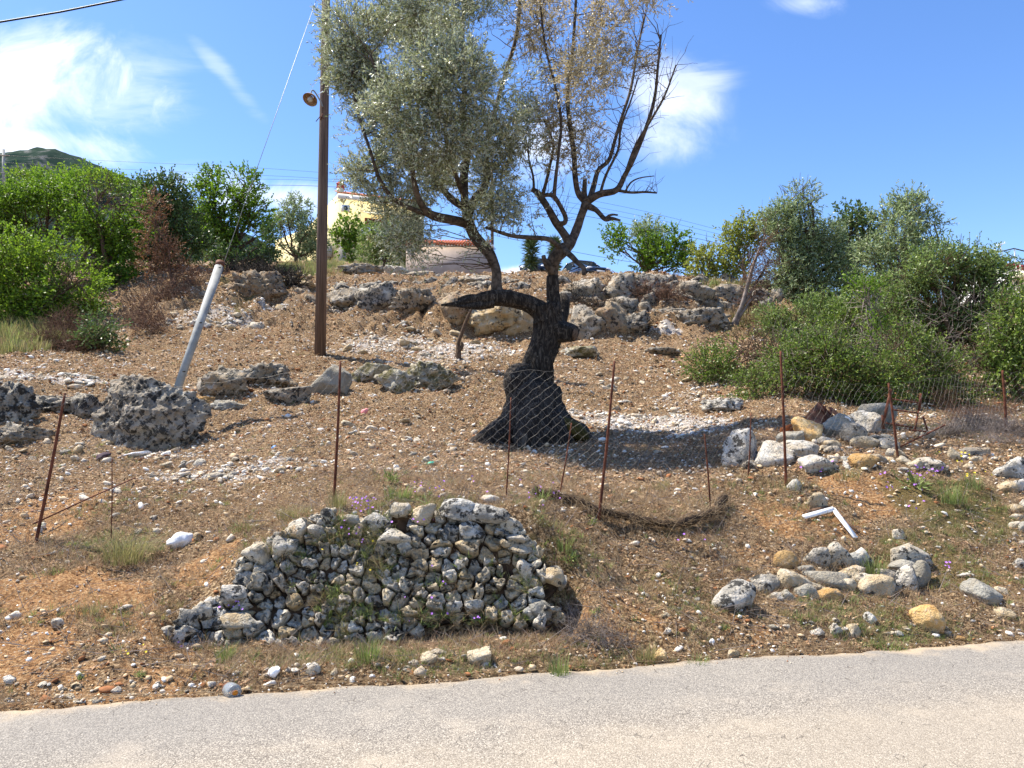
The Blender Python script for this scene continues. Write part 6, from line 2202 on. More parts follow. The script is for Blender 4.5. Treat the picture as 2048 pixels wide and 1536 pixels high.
fr = empty('broken_chair', W(1800, 890, DF), 'rusty iron frame like a broken chair standing behind the rock heap', 'scrap metal')
for (p, q, r_, a_, b_) in [((1782, 778), (1764, 858), .020, .0, .05), ((1842, 787), (1838, 822), .020, .25, .28)]:
    A = Acc(); bar(A, p, q, r_, a_, b_); A.build('upright', M['rust'], fr)
for (p, q) in [((1781, 798), (1836, 805)), ((1783, 819), (1835, 826)), ((1772, 846), (1826, 855)), ((1818, 860), (1852, 863))]:
    A = Acc(); bar(A, p, q, .011, 0, .25); A.build('rung', M['rust'], fr)
for (p, q) in [((1837, 822), (1829, 863)), ((1846, 832), (1855, 862)), ((1764, 830), (1768, 858))]:
    A = Acc(); bar(A, p, q, .014, .25, .2); A.build('leg', M['rust'], fr)
A = Acc()
A.tube([W(1783, 902, DF - .15), W(1890, 850, DF + .1)], [.012, .012], 4)
tag(A.build('iron_bar', M['rust']), 'straight rusty bar leaning to the right below the broken frame', 'metal bar')

DC = G(1640, 880).y + .5
cr_ = empty('scrap_crate', W(1640, 870, DC), 'rusty sheet-metal crate lying tilted behind the rock heap', 'scrap metal')


def sheet(A_, pts_, dds, th=.012):
    V_ = [tuple(W(x, y, DC + q)) for (x, y), q in zip(pts_, dds)]
    a_, b_, c_ = [Vector(v) for v in V_[:3]]
    nn = (b_ - a_).cross(c_ - a_).normalized() * th
    V_ += [tuple(Vector(v) + nn) for v in V_]
    A_.add(V_, [[0, 1, 2, 3], [7, 6, 5, 4], [0, 4, 5, 1], [1, 5, 6, 2], [2, 6, 7, 3], [3, 7, 4, 0]])


for pts_, dds in [([(1606, 838), (1636, 804), (1665, 830), (1640, 862)], [0, .1, 0, -.15]),
                  ([(1636, 804), (1646, 812), (1676, 838), (1665, 832)], [.1, .1, 0, 0]),
                  ([(1657, 814), (1663, 814), (1700, 846), (1690, 852)], [.3, .3, .1, .1]),
                  ([(1600, 842), (1640, 836), (1650, 858), (1590, 864)], [-.1, -.05, -.2, -.25])]:
    A = Acc(); sheet(A, pts_, dds); A.build('panel', M['rust_brown'], cr_)
A = Acc()
for (p, q, a_, b_) in [((1640, 806), (1668, 836), .02, -.05), ((1651, 812), (1648, 858), .05, -.1), ((1660, 815), (1667, 852), .25, .0), ((1641, 819), (1654, 826), .0, .0), ((1646, 813), (1660, 826), .1, .1)]:
    A.tube([W(*p, DC + a_), W(*q, DC + b_)], [.012, .012], 4)
A.build('rail', M['rust'], cr_)
A = Acc()
sheet(A, [(1561, 872), (1561, 856), (1586, 846), (1590, 858)], [-.2, -.2, -.1, -.1], .01)
tag(A.build('rusty_plate', simple('orange_rust', (0.30, 0.10, 0.035), .9, var=.3)), 'orange rusted plate at the left of the tilted crate behind the tall rod', 'scrap metal')
A = Acc()
c = curve_pts([(*W(x, y, DC - .1 + dd), .006) for x, y, dd in ((1690, 835, 0), (1698, 838, 0), (1702, 848, 0), (1698, 858, 0))], 5)
for k in range(5):
    A.tube(c[:, :3] + np.array([0, 0, k * .004]), c[:, 3], 6)
tag(A.build('white_hoop', M['white_plastic'], None, True), 'curved white plastic rim at the right end of the tilted crate', 'plastic rim')

# broken white frame on the bank
g = G(1660, 1045)
DW = g.y - .03
wf = empty('timber_scrap', g, 'broken white painted wooden frame lying like an upside-down V on the bank', 'timber')
for p_, q_, mt, nm, wd_ in [((1606, 1043), (1666, 1030), 'white_paint', 'batten', .024), ((1664, 1027), (1709, 1081), 'white_paint', 'batten', .024),
                          ((1612, 1033), (1655, 1022), 'old_wood', 'splinter', .020), ((1673, 1038), (1716, 1071), 'old_wood', 'splinter', .008)]:
    a_, b_ = G(*p_), G(*q_)
    lift = .035 if nm == 'batten' else .02
    a_, b_ = a_ + Vector((0, -.02, lift)), b_ + Vector((0, -.02, lift + .004))
    dv = (b_ - a_).normalized()
    sd__ = dv.cross(Vector((.1, -.8, .6))).normalized()
    up_ = sd__.cross(dv).normalized()
    V_ = [tuple(e_ + sd__ * (wd_ * k1) + up_ * (.008 * k2)) for e_ in (a_, b_) for (k1, k2) in ((-1, -1), (1, -1), (1, 1), (-1, 1))]
    A = Acc().add(V_, [[0, 1, 2, 3], [7, 6, 5, 4], [0, 4, 5, 1], [1, 5, 6, 2], [2, 6, 7, 3], [3, 7, 4, 0]])
    A.build(nm, M[mt], wf)


def crumple(px, py, rx, ry, label, mat, name, seed, cat_='litter', rough=.9, fold=.35):
    g_ = G(px, py + ry * .7)
    d = g_.y
    V_, T_ = ico(3)
    k = 1 + fold * ridged(V_ * 1.6 + seed, 3, seed)
    V_ = V_ * k[:, None] * np.array([rx, rx * .7, ry]) / F * d
    V_[:, 2] += (ridged(V_ * (9.0 / max(rx / F * d, .01) * .12) + seed, 3, seed + 1)) * ry / F * d * .55
    V_ += V_[:, [1, 2, 0]] * .25
    o = link(name, mesh_from(name, V_, [T_], False, M[mat]), None, W(px, py, d))
    return tag(o, label, cat_)


crumple(360, 1084, 20, 13, 'crumpled white plastic sheet on the dry bank above the wall', 'white_plastic', 'plastic_bag', 3)
crumple(548, 1346, 10, 9, 'small crumpled white wrapper near the road below the wall', 'white_plastic', 'paper_scrap', 8)
M['blue'] = simple('blue_plastic', (0.10, 0.32, 0.75), .4, var=.1)
M['teal'] = simple('green_plastic', (0.05, 0.42, 0.30), .4, var=.1)
M['pinkp'] = simple('pink_plastic', (0.75, 0.25, 0.25), .5, var=.1)
M['darkp'] = simple('dark_purple_cloth', (0.06, 0.035, 0.05), .8, var=.3)
crumple(549, 896, 5, 3.5, 'little blue plastic scrap on the slope left of the tall rod', 'blue', 'plastic_scrap', 11)
crumple(861, 928, 8, 3.5, 'green plastic scrap on the slope left of the olive tree', 'teal', 'plastic_scrap', 12)
crumple(729, 823, 6, 4.5, 'pink plastic scrap below the mossed outcrops', 'pinkp', 'plastic_scrap', 13)
crumple(206, 914, 12, 6, 'dark purple rag at the foot of the huge boulder', 'darkp', 'rag', 14)
crumple(268, 911, 26, 4, 'shiny torn plastic film lying in front of the huge boulder', 'white_plastic', 'plastic_film', 15)
crumple(1424, 1284, 5, 4, 'tiny white paper scrap on the verge right of the rounded yellowish stone', 'white_plastic', 'paper_scrap', 16)

# glass jar on the verge
M['jar_glass'], t, b, _ = newmat('clear_jar_glass')
b.inputs['Base Color'].default_value = (0.86, 0.90, 0.90, 1)
b.inputs['Roughness'].default_value = 0.06
b.inputs['Transmission Weight'].default_value = 0.75
b.inputs['Specular IOR Level'].default_value = 0.6
g = G(463, 1398)
DJ = g.y
rj = 15.0 / F * DJ
jc = Vector((g.x, g.y, rj * .98 + tz(g.x, g.y)))
jar = empty('glass_jar', jc, 'empty glass jar with an orange stain lying at the edge of the asphalt', 'jar')
axj = Vector((-.72, .66, .05)).normalized()
prof_ = [(-.9, .05), (-.95, .6), (-.85, .93), (-.6, 1.0), (.2, 1.0), (.75, .95), (1.0, .72), (1.15, .70), (1.3, .70)]
A = Acc()
pj = np.array([(*(jc + axj * (a_ * rj)), r_ * rj) for a_, r_ in prof_])
A.tube(pj[:, :3], pj[:, 3], 24, cap=False)
A.build('glass', M['jar_glass'], jar, True)
A = Acc()
V_, T_ = ico(3)
V_ = V_ * np.array([.42, .42, .34]) * rj
A.add(V_ + np.array(tuple(jc - axj * rj * .45 + Vector((.012, -.01, -.002)))), None, T_)
M['jam'] = simple('orange_residue', (0.62, 0.20, 0.015), .4, var=.2)
A.build('residue', M['jam'], jar, True)
A = Acc()
pj = np.array([(*(jc + axj * (a_ * rj)), r_ * rj) for a_, r_ in [(1.05, .76), (1.32, .76), (1.34, .1)]])
A.tube(pj[:, :3], pj[:, 3], 24)
A.build('lid', M['rust_brown'], jar, True)

# ------------------------------------------------------------------ cut wood
k = 0
for (px, py, r_, L_, dr, lab) in [
    (923, 633, 5, .35, (.3, -.6, .4), 'cut stem with an orange end under the tip of the low olive limb'),
    (975, 678, 7, .28, (.05, -.2, 1), 'short cut stump in the rubble below the wide cream rock face, left one'),
    (1044, 677, 6.5, .30, (.1, -.3, 1), 'short cut stump in the rubble just left of the olive trunk'),
    (967, 574, 5, .3, (.3, -.8, .2), 'cut log end beside the upright olive limb'),
    (979, 581, 4, .3, (-.2, -.8, .3), 'smaller cut log end below the one beside the upright limb'),
    (1190, 606, 9, .35, (.35, -.35, .8), 'thick cut stump on the dark brush right of the trunk'),
    (1243, 600, 6, .3, (.3, -.6, .5), 'cut stump with a bright end below the pointed rock'),
    (1319, 590, 4.5, .25, (0, -.3, 1), 'thin cut stem among the dead roots of the upper bank'),
    (1328, 554, 4, .3, (0, -.3, 1), 'thin cut stem standing on the crest of the upper bank'),
    (1366, 553, 4, .25, (.1, -.3, 1), 'second thin cut stem on the crest, above the large grey boulder'),
    (509, 522, 5, .5, (.2, -.8, .3), 'log with a bright orange end on top of the brush heap'),
    (529, 538, 5, .5, (-.3, -.8, .1), 'log with an orange end at the right of the brush heap'),
    (489, 547, 4.5, .5, (.1, -.9, .1), 'log with an orange end low on the left of the brush heap'),
    (421, 546, 4, .4, (.3, -.8, .2), 'pale cut log end on the bank beside the leaning post tip'),
    (442, 636, 4, .3, (0, -.8, .3), 'cut log end lying in the grey rubble'),
    (1364, 718, 5, .22, (0, -.3, 1), 'low cut stump in the open ground left of the brambles'),
    (872, 886, 0, 0, 0, '')]:
    if not r_:
        continue
    g = G(px, py)
    d = g.y
    dv = Vector(dr).normalized()
    tip = W(px, py, d) + dv * .05
    e = empty('cut_log', tip - dv * L_, lab, 'cut log')
    A = Acc()
    rr = r_ / F * d
    A.tube([tip - dv * L_, tip - dv * L_ * .5, tip], [rr * 1.1, rr * 1.05, rr], 10, bumps=.15, seed=k)
    A.build('bark', M['bark_dark' if k % 2 else 'bark_brown'], e, True)
    A = Acc()
    A.tube([tip - dv * .01, tip + dv * .012], [rr * .9, rr * .86], 10)
    A.build('cut_face', M['cut_wood'], e)
    k += 1

# thin dead stem leaning below the low limb
A = Acc()
g = G(915, 720)
d = g.y
c = curve_pts([(*W(x, y, d + dd), r_ / F * d) for x, y, r_, dd in ((914, 724, 9, 0), (917, 705, 6.5, 0), (917, 685, 4.5, 0), (924, 665, 3.8, 0), (933, 640, 3.2, 0), (943, 618, 2.2, 0))], 6)
put(A, gnarl(c, 10, 3, .15, .05))
c = curve_pts([(*W(x, y, d + dd), r_ / F * d) for x, y, r_, dd in ((921, 700, 4, 0), (925, 690, 3, 0), (923, 684, 1.5, 0))], 4)
put(A, gnarl(c, 8, 3, .1, .05))
c = curve_pts([(*W(x, y, d + dd), r_ / F * d) for x, y, r_, dd in ((930, 650, 2.2, 0), (938, 632, 1.8, 0), (936, 615, 1, 0))], 4)
put(A, gnarl(c, 6, 3, .1, .05))
tag(A.build('dead_sapling', M['bark_brown'], None, True), 'thin dark dead sapling leaning right in the rubble left of the olive trunk', 'dead sapling')

# brush heap on the tilted boulder
tangle('brush_heap', 'dark heap of cut branches piled on top of the big tilted boulder', 'brush heap', [(510, 545, 46, 12), (540, 555, 50, 14), (470, 550, 36, 10), (515, 532, 22, 14), (580, 570, 26, 14)], 1500, 0.6, 'bark_dark', 61, r=0.018, up=.1)
tangle('twig_heap', 'bare sticks lying across the low bank left of the leaning post', 'brush', [(400, 555, 40, 14), (440, 560, 30, 10)], 300, 0.7, 'dead_twig', 62, r=0.009, up=.1)

# ------------------------------------------------------------------ stuff: pebbles, litter, grass
PROJ_C, PROJ_S = math.cos(PITCH), math.sin(PITCH)


def to_px(x, y, z):
    zz_ = z - CAM_H
    a = y * PROJ_C + zz_ * PROJ_S
    v = (-y * PROJ_S + zz_ * PROJ_C) / a
    return CX + F * x / a, CY - F * v


def scatter(name, P, rot, scl, idx, sources, label, kind='stuff'):
    col = bpy.data.collections.new(name + '_kinds')
    for s_ in sources:
        col.objects.link(s_)
    me = bpy.data.meshes.new(name)
    me.vertices.add(len(P))
    me.vertices.foreach_set('co', np.asarray(P, dtype=np.float32).ravel())
    for nm, ty, arr in (('turn', 'FLOAT_VECTOR', rot), ('size', 'FLOAT_VECTOR', scl)):
        at_ = me.attributes.new(nm, ty, 'POINT')
        at_.data.foreach_set('vector', np.asarray(arr, dtype=np.float32).ravel())
    at_ = me.attributes.new('pick', 'INT', 'POINT')
    at_.data.foreach_set('value', np.asarray(idx, dtype=np.int32))
    o = link(name, me)
    ng = bpy.data.node_groups.new(name, 'GeometryNodeTree')
    ng.interface.new_socket('Geometry', in_out='INPUT', socket_type='NodeSocketGeometry')
    ng.interface.new_socket('Geometry', in_out='OUTPUT', socket_type='NodeSocketGeometry')
    N = ng.nodes
    gi, go = N.new('NodeGroupInput'), N.new('NodeGroupOutput')
    m2p = N.new('GeometryNodeMeshToPoints')
    ip = N.new('GeometryNodeInstanceOnPoints')
    ci = N.new('GeometryNodeCollectionInfo')
    ci.inputs['Collection'].default_value = col
    ci.inputs['Separate Children'].default_value = True
    ci.inputs['Reset Children'].default_value = True
    ip.inputs['Pick Instance'].default_value = True
    na, nb, nc = [N.new('GeometryNodeInputNamedAttribute') for _ in range(3)]
    na.data_type, nb.data_type, nc.data_type = 'FLOAT_VECTOR', 'FLOAT_VECTOR', 'INT'
    na.inputs[0].default_value, nb.inputs[0].default_value, nc.inputs[0].default_value = 'turn', 'size', 'pick'
    er = N.new('FunctionNodeEulerToRotation')
    Lk = ng.links
    Lk.new(gi.outputs[0], m2p.inputs[0])
    Lk.new(m2p.outputs[0], ip.inputs['Points'])
    Lk.new(ci.outputs[0], ip.inputs['Instance'])
    Lk.new(na.outputs[0], er.inputs[0])
    Lk.new(er.outputs[0], ip.inputs['Rotation'])
    Lk.new(nb.outputs[0], ip.inputs['Scale'])
    Lk.new([q for q in nc.outputs if q.enabled][0], ip.inputs['Instance Index'])
    Lk.new(ip.outputs[0], go.inputs[0])
    md = o.modifiers.new('scatter', 'NODES')
    md.node_group = ng
    return tag(o, label, None, None, kind)


def src(name, me):
    return bpy.data.objects.new(name, me)


def sample(n, dmin, dmax, power, rg, smax=None):
    """points on the ground; density falls off gently with distance (power 2 = uniform area)"""
    u = rg.uniform(0, 1, n)
    d = (dmin ** power + u * (dmax ** power - dmin ** power)) ** (1 / power)
    x = rg.uniform(-0.80, 0.80, n) * (d + 0.6)
    return x, d


rg = np.random.default_rng(303)
# --- pebbles and stone chips
kinds = []
for k in range(12):
    mt = [M['pebble'], M['chip_white'], M['chip_tan'], M['pebble'], M['chip_white'], M['chip_tan'], M['chip_red'], M['pebble'], M['chip_white'], M['pebble'], M['chip_tan'], M['chip_red']][k]
    V_, T_ = rock_shape(500 + k, 2 if k in (0, 3) else 1, (1, rg.uniform(.6, .9), rg.uniform(.3, .6)), .3, 7)
    kinds.append(src('chip_%02d' % k, mesh_from('chip', V_, [T_], False, mt)))
x, y = sample(270000, 4.3, 34, 1.0, rg)
s = edge_s(x, y)
keep = (s > -0.22 * rg.uniform(0, 1, len(s)) ** 2)
x, y, s = x[keep], y[keep], s[keep]
za, zc, zg = zones(x, y)
P3_ = np.stack([x, y, x * 0], 1)
patch = fbm(P3_ * 0.8, 4, 91)
nearroad = np.exp(-((s - 0.12) / 0.16) ** 2)
prob = 0.28 + 0.50 * za + 0.25 * sstep(patch, -.1, .35) + 0.5 * nearroad - 0.2 * zg + 0.0 * zc
prob *= np.where(y < 8, 0.55, 1.0)
keep = rg.uniform(size=len(x)) < prob * .8
x, y, za, s = x[keep], y[keep], za[keep], s[keep]
z = np.where(s < 0.03, .004, terrain(x, y))
sz = 0.0105 * np.exp(rg.normal(0, .55, len(x))) * (1 + 0.065 * np.maximum(y - 6, 0)) * (1 + .2 * za)
sz = np.clip(sz, .004, .085)
sz = np.where(s < 0.02, np.minimum(sz, .008) * .8, sz)
idx = rg.integers(0, 12, len(x))
white = rg.uniform(size=len(x)) < za * .45
idx = np.where(white, rg.choice([1, 4, 8, 0], len(x)), idx)
rot = np.stack([rg.normal(0, .35, len(x)), rg.normal(0, .35, len(x)), rg.uniform(0, 6.28, len(x))], 1)
print('chips', len(x))
scatter('stone_chips', np.stack([x, y, z + sz * .25], 1), rot, np.repeat(sz[:, None], 3, 1) * rg.uniform(.75, 1.3, (len(x), 3)), idx, kinds, 'pale stone chips and gravel strewn over the bare slope')

# --- countable loose stones
protos = []
for k in range(14):
    V_, T_ = rock_shape(700 + k, 2, (1, rg.uniform(.55, .9), rg.uniform(.3, .6)), .32, 6)
    protos.append(mesh_from('loose_stone', V_, [T_], False, M[['pale_stone', 'cream_stone', 'pebble', 'pale_stone', 'cream_stone', 'wall_stone', 'grey_stone'][k % 7]]))
REG = [  # region ellipses in the photo: where loose stones lie
    (120, 905, 110, 40, 20, (6, 13), 'loose stone lying on the slope below the huge boulder, left side', 'loose stones left of the left fence rod'),
    (470, 935, 190, 25, 52, (5, 12), 'loose pale stone in the white rubble band in front of the huge boulder', 'stones of the white rubble band'),
    (430, 645, 100, 22, 34, (5, 10), 'grey-white stone in the rubble patch below the tilted boulder', 'stones of the upper rubble patch'),
    (820, 695, 150, 32, 46, (5, 11), 'pale stone in the rubble patch between the utility pole and the olive tree', 'stones of the middle rubble patch'),
    (1290, 800, 160, 60, 32, (5, 11), 'loose pale stone in the clearing right of the olive trunk', 'loose stones right of the olive'),
    (800, 880, 130, 60, 24, (5, 11), 'loose stone on the bare slope left of the olive trunk', 'loose stones left of the olive'),
    (1750, 915, 220, 40, 34, (5, 13), 'small loose stone in the dry grass around the rock heap', 'small stones around the rock heap'),
    (250, 1030, 180, 50, 16, (5, 11), 'pale stone lying in the dry grass of the bank left of the tall rod', 'stones on the left bank'),
    (200, 1385, 200, 22, 24, (4, 9), 'small pale stone along the asphalt edge on the left', 'stones along the left verge'),
    (800, 1335, 260, 22, 18, (4, 9), 'small pale stone on the verge below the dry stone wall', 'stones along the middle verge'),
    (1750, 1255, 250, 22, 22, (4, 10), 'small pale stone on the verge at the right', 'stones along the right verge'),
    (1340, 1170, 200, 90, 20, (4, 8), 'little pale stone on the bare bank between the two wall remains', 'stones on the middle bank'),
    (80, 770, 130, 22, 22, (5, 11), 'pale stone in the white streak of ash at the left edge', 'stones of the left ash streak')]
for (cx_, cy_, rx_, ry_, n_, sr, lab, grp) in REG:
    for k in range(n_):
        a_, r_ = rg.uniform(0, 6.28), math.sqrt(rg.uniform())
        px, py = cx_ + rx_ * r_ * math.cos(a_), cy_ + ry_ * r_ * math.sin(a_)
        if 326 < px < 1120 and 1020 < py < 1318:
            continue
        g = G(px, py)
        if edge_s(g.x, g.y) < .02:
            continue
        s_ = rg.uniform(*sr) * (1.0 if rg.uniform() > .2 else 1.25) / F * g.y
        o = link('loose_stone', protos[rg.integers(len(protos))], None, g + Vector((0, 0, s_ * .15)))
        o.scale = (s_ * rg.uniform(.85, 1.2), s_ * rg.uniform(.8, 1.1), s_ * rg.uniform(.8, 1.2))
        o.rotation_euler = (rg.normal(0, .3), rg.normal(0, .3), rg.uniform(0, 6.28))
        tone = {'pale_limestone': 'white', 'cream_limestone': 'cream', 'pebble_stone': 'tan', 'mottled_limestone': 'mottled', 'grey_split_stone': 'grey'}[o.data.materials[0].name]
        big_ = 'smaller' if s_ * F / g.y < (sr[0] + sr[1]) / 2 else 'larger'
        tag(o, big_ + ' ' + tone + ' ' + lab.replace('small pale ', '').replace('little pale ', '').replace('grey-white ', '').replace('pale ', '').replace('small ', ''), 'stone', grp)

# --- dead leaves and bits of bark
kinds = []
for k in range(5):
    V_, Q_ = [], []
    for j in range(3):
        a_ = rg.uniform(0, 6.28)
        o_ = np.array([rg.normal(0, 1.1), rg.normal(0, 1.1), rg.uniform(0, .25)])
        dx, dy = np.array([math.cos(a_), math.sin(a_), rg.normal(0, .35)]), np.array([-math.sin(a_), math.cos(a_), rg.normal(0, .35)])
        wd = rg.uniform(.22, .4)
        n0 = len(V_)
        V_ += [tuple(o_ - dx), tuple(o_ - dy * wd + (0, 0, .1)), tuple(o_ + dx), tuple(o_ + dy * wd + (0, 0, .1))]
        Q_.append([n0, n0 + 1, n0 + 2, n0 + 3])
    kinds.append(src('leaf_%02d' % k, mesh_from('leaf', V_, [Q_], False, M['litter'] if k < 4 else M['grass_dry'])))
x, y = sample(150000, 4.6, 33, 1.15, rg)
s = edge_s(x, y)
za, zc, zg = zones(x, y)
keep = (s > 0.05) & (rg.uniform(size=len(x)) < (0.85 - .75 * za - .7 * sstep(zc, .3, .9) - .3 * zg) * np.where(y < 8, .5, 1))
x, y = x[keep], y[keep]
z = terrain(x, y)
sz = 0.016 * rg.uniform(.5, 1.5, len(x)) * (1 + 0.065 * np.maximum(y - 6, 0))
rot = np.stack([rg.normal(0, .3, len(x)), rg.normal(0, .3, len(x)), rg.uniform(0, 6.28, len(x))], 1)
print('litter', len(x))
scatter('leaf_litter', np.stack([x, y, z + .006], 1), rot, np.repeat(sz[:, None], 3, 1), rg.integers(0, 5, len(x)), kinds, 'brown leaf litter covering the cleared slope')


def blades(n, h, spread, lean, wd, seg=3, rg=rg, flat=0.0):
    V_, Q_ = [], []
    for j in range(n):
        a_ = rg.uniform(0, 6.28)
        o_ = np.array([math.cos(a_), math.sin(a_), 0]) * spread * math.sqrt(rg.uniform())
        dr = np.array([math.cos(a_ + rg.normal(0, .7)), math.sin(a_ + rg.normal(0, .7)), 0])
        H = h * rg.uniform(.45, 1.15)
        ln = lean * rg.uniform(.3, 1.4)
        sd = np.array([-dr[1], dr[0], 0]) * wd
        n0 = len(V_)
        for i in range(seg + 1):
            t_ = i / seg
            c_ = o_ + dr * (ln * H * t_ ** 1.6) + np.array([0, 0, H * (t_ - flat * .75 * t_ * t_)])
            wv = sd * (1 - t_ * .85)
            V_ += [tuple(c_ - wv), tuple(c_ + wv)]
        for i in range(seg):
            Q_.append([n0 + 2 * i, n0 + 2 * i + 1, n0 + 2 * i + 3, n0 + 2 * i + 2])
    return V_, Q_


# --- dry grass, straw and green blades on the bank
kinds = []
for k in range(9):
    h, sp_r, ln, wd, mt, n_ = [(.075, .03, .9, .0013, 'grass_dry', 12), (.055, .04, 1.5, .0014, 'grass_dry', 12), (.10, .02, .6, .0012, 'grass_dry', 8), (.05, .03, .8, .0016, 'grass_olive', 14),
                                (.065, .03, .7, .0016, 'grass_olive', 12), (.05, .03, .6, .0018, 'grass_green', 14), (.035, .03, 1.0, .0035, 'grass_green', 14), (.05, .05, 2.2, .0016, 'grass_dry', 12), (.045, .05, 2.4, .0018, 'dead_twig', 9)][k]
    V_, Q_ = blades(n_, h, sp_r, ln, wd)
    kinds.append(src('tuft_%02d' % k, mesh_from('tuft', V_, [Q_], False, M[mt])))
x, y = sample(120000, 4.4, 24, 0.25, rg)
s = edge_s(x, y)
za, zc, zg = zones(x, y)
P3_ = np.stack([x, y, x * 0], 1)
patch = fbm(P3_ * 1.6, 4, 191)
bank = np.where(y < 8.5, 1.25, np.where(y < 11, .35, .13))
prob = bank * (0.70 + 1.0 * patch + .5 * zg - .8 * zc) * (1 - za)
keep = (s > 0.03) & (rg.uniform(size=len(x)) < prob)
a_ = (x - WB0.x) * WE1.x + (y - WB0.y) * WE1.y
b_ = (x - WB0.x) * WBACK.x + (y - WB0.y) * WBACK.y
onwall = (a_ > 0.1) & (a_ < WLEN - .1) & (b_ > -.06) & (b_ < .62)
keep &= ~onwall
x, y, zg, s, patch = x[keep], y[keep], zg[keep], s[keep], patch[keep]
z = terrain(x, y)
u = rg.uniform(size=len(x))
gp = np.clip(zg * .75 + patch * .35 + .04 + .12 * (s < .6), 0.02, .75)
idx = np.where(u < gp * .55, rg.choice([5, 6], len(x)), np.where(u < gp, rg.choice([3, 4], len(x)), rg.choice([0, 1, 2, 7, 7, 8, 8, 1], len(x))))
sz = rg.uniform(.55, 1.25, len(x)) * (1 + .02 * np.maximum(y - 7, 0))
rot = np.stack([rg.normal(0, .25, len(x)), rg.normal(0, .25, len(x)), rg.uniform(0, 6.28, len(x))], 1)
print('tufts', len(x))
scatter('dry_grass', np.stack([x, y, z - .004], 1), rot, np.repeat(sz[:, None], 3, 1), idx, kinds, 'short dry and half-green grass covering the roadside bank')

# green growth on the far verges: yellowish grass left of the pole, along the crest and under the left trees
kinds = []
for k in range(3):
    V_, Q_ = blades(26, .30, .16, .5, .010)
    kinds.append(src('far_tuft_%02d' % k, mesh_from('far_tuft', V_, [Q_], False, M[['grass_olive', 'grass_green', 'grass_dry'][k]])))
pts = []
for (cx_, cy_, rx_, ry_, n_) in [(620, 545, 70, 16, 420), (700, 530, 90, 6, 160), (60, 675, 90, 30, 260), (40, 700, 60, 16, 60), (1200, 556, 120, 3, 90), (1170, 557, 30, 2, 50), (1600, 660, 60, 20, 160), (1460, 590, 70, 6, 60), (1500, 650, 60, 14, 60), (1690, 620, 60, 14, 240), (1245, 552, 8, 6, 20)]:
    for k in range(n_):
        a_, r_ = rg.uniform(0, 6.28), math.sqrt(rg.uniform())
        pts.append(G(cx_ + rx_ * r_ * math.cos(a_), cy_ + ry_ * r_ * math.sin(a_)))
P = np.array([tuple(p) for p in pts])
n_ = len(P)
scatter('verge_weeds', P, np.stack([np.zeros(n_), np.zeros(n_), rg.uniform(0, 6, n_)], 1), np.repeat(rg.uniform(.5, 1.2, n_)[:, None], 3, 1), rg.integers(0, 3, n_), kinds, 'yellow-green weeds on the crest and under the trees')

# --- grass tussocks and leafy weeds one can tell apart
TU = [(255, 1085, 62, 52, 'grass_olive', 'large half-dry grass tussock on the bank left of the white plastic', 420, 1.1, .35), (590, 1010, 46, 30, 'grass_olive', 'dry arching tussock left of the foot of the tall middle rod', 260, 1.4, .6),
      (672, 1000, 26, 28, 'grass_olive', 'upright tussock around the foot of the tall middle rod', 160, .5, .1), (1747, 1125, 30, 32, 'grass_green', 'bright green grass clump growing out of the ruined low wall', 150, .8, .1),
      (1120, 1330, 26, 34, 'grass_green', 'green grass clump at the verge right of the dry stone wall', 130, .5, .1), (449, 1300, 24, 26, 'grass_green', 'green leafy clump at the left foot of the dry stone wall', 130, .6, .1),
      (735, 1292, 26, 40, 'grass_green', 'long green blades at the foot of the wall centre', 110, .6, .1), (690, 1250, 24, 44, 'grass_olive', 'tall straw-green tuft growing up the wall face', 110, .5, .1),
      (1690, 945, 36, 24, 'grass_olive', 'grass tussock in the rock heap below the square white stone', 150, 1.0, .3), (182, 1218, 22, 20, 'grass_olive', 'small yellow tuft on the orange earth left of the wall', 90, .7, .1),
      (1295, 1300, 26, 30, 'grass_olive', 'grass tuft behind the rounded yellowish stone', 100, .5, .1), (1900, 985, 40, 28, 'grass_green', 'bright green weeds on the right bank, upper patch', 200, .9, .1),
      (1945, 965, 26, 24, 'grass_green', 'tall green weeds near the flat grey stone at the right', 130, .7, .1), (360, 985, 24, 14, 'grass_olive', 'small dry tuft on the slope below the huge boulder', 70, .9, .3),
      (1320, 960, 22, 22, 'grass_olive', 'thin tuft in the shade of the olive right of the tall rod', 70, .6, .1), (1060, 1000, 40, 16, 'grass_olive', 'low half-dry grass at the left end of the slumped roll', 150, .9, .2), (900, 1000, 60, 16, 'grass_olive', 'row of half-green grass along the bank edge above the wall', 200, .8, .1), (500, 1050, 50, 18, 'grass_olive', 'half-dry grass on the left shoulder above the wall', 180, 1.0, .3), (1130, 1085, 20, 22, 'grass_green', 'bright green tuft just right of the wall top', 110, .7, .1), (1560, 960, 60, 18, 'grass_olive', 'dry grass around the foot of the tall right-hand rod', 180, .9, .2),
      (800, 985, 40, 22, 'grass_green', 'feathery green weeds behind the top of the dry stone wall', 170, .8, .1),
      (1395, 1320, 28, 18, 'grass_green', 'low green patch on the verge right of the rounded stone', 90, .7, .1), (1780, 1290, 40, 14, 'grass_green', 'low green grass along the verge below the yellow-orange stone', 120, .9, .1)]
for i, (px, py, rx_, ry_, mt, lab, n_, ln, fl) in enumerate(TU):
    g = G(px, py + ry_ * .8)
    d = g.y
    V_, Q_ = blades(n_, ry_ * 1.45 / F * d, rx_ * .75 / F * d, ln * .55, .0022 if 'green' not in mt else .0030, 5, rg, fl)
    o = link('grass_tussock', mesh_from('grass_tussock', V_, [Q_], False, M[mt]), None, g - Vector((0, 0, .01)))
    tag(o, lab, 'grass tuft')
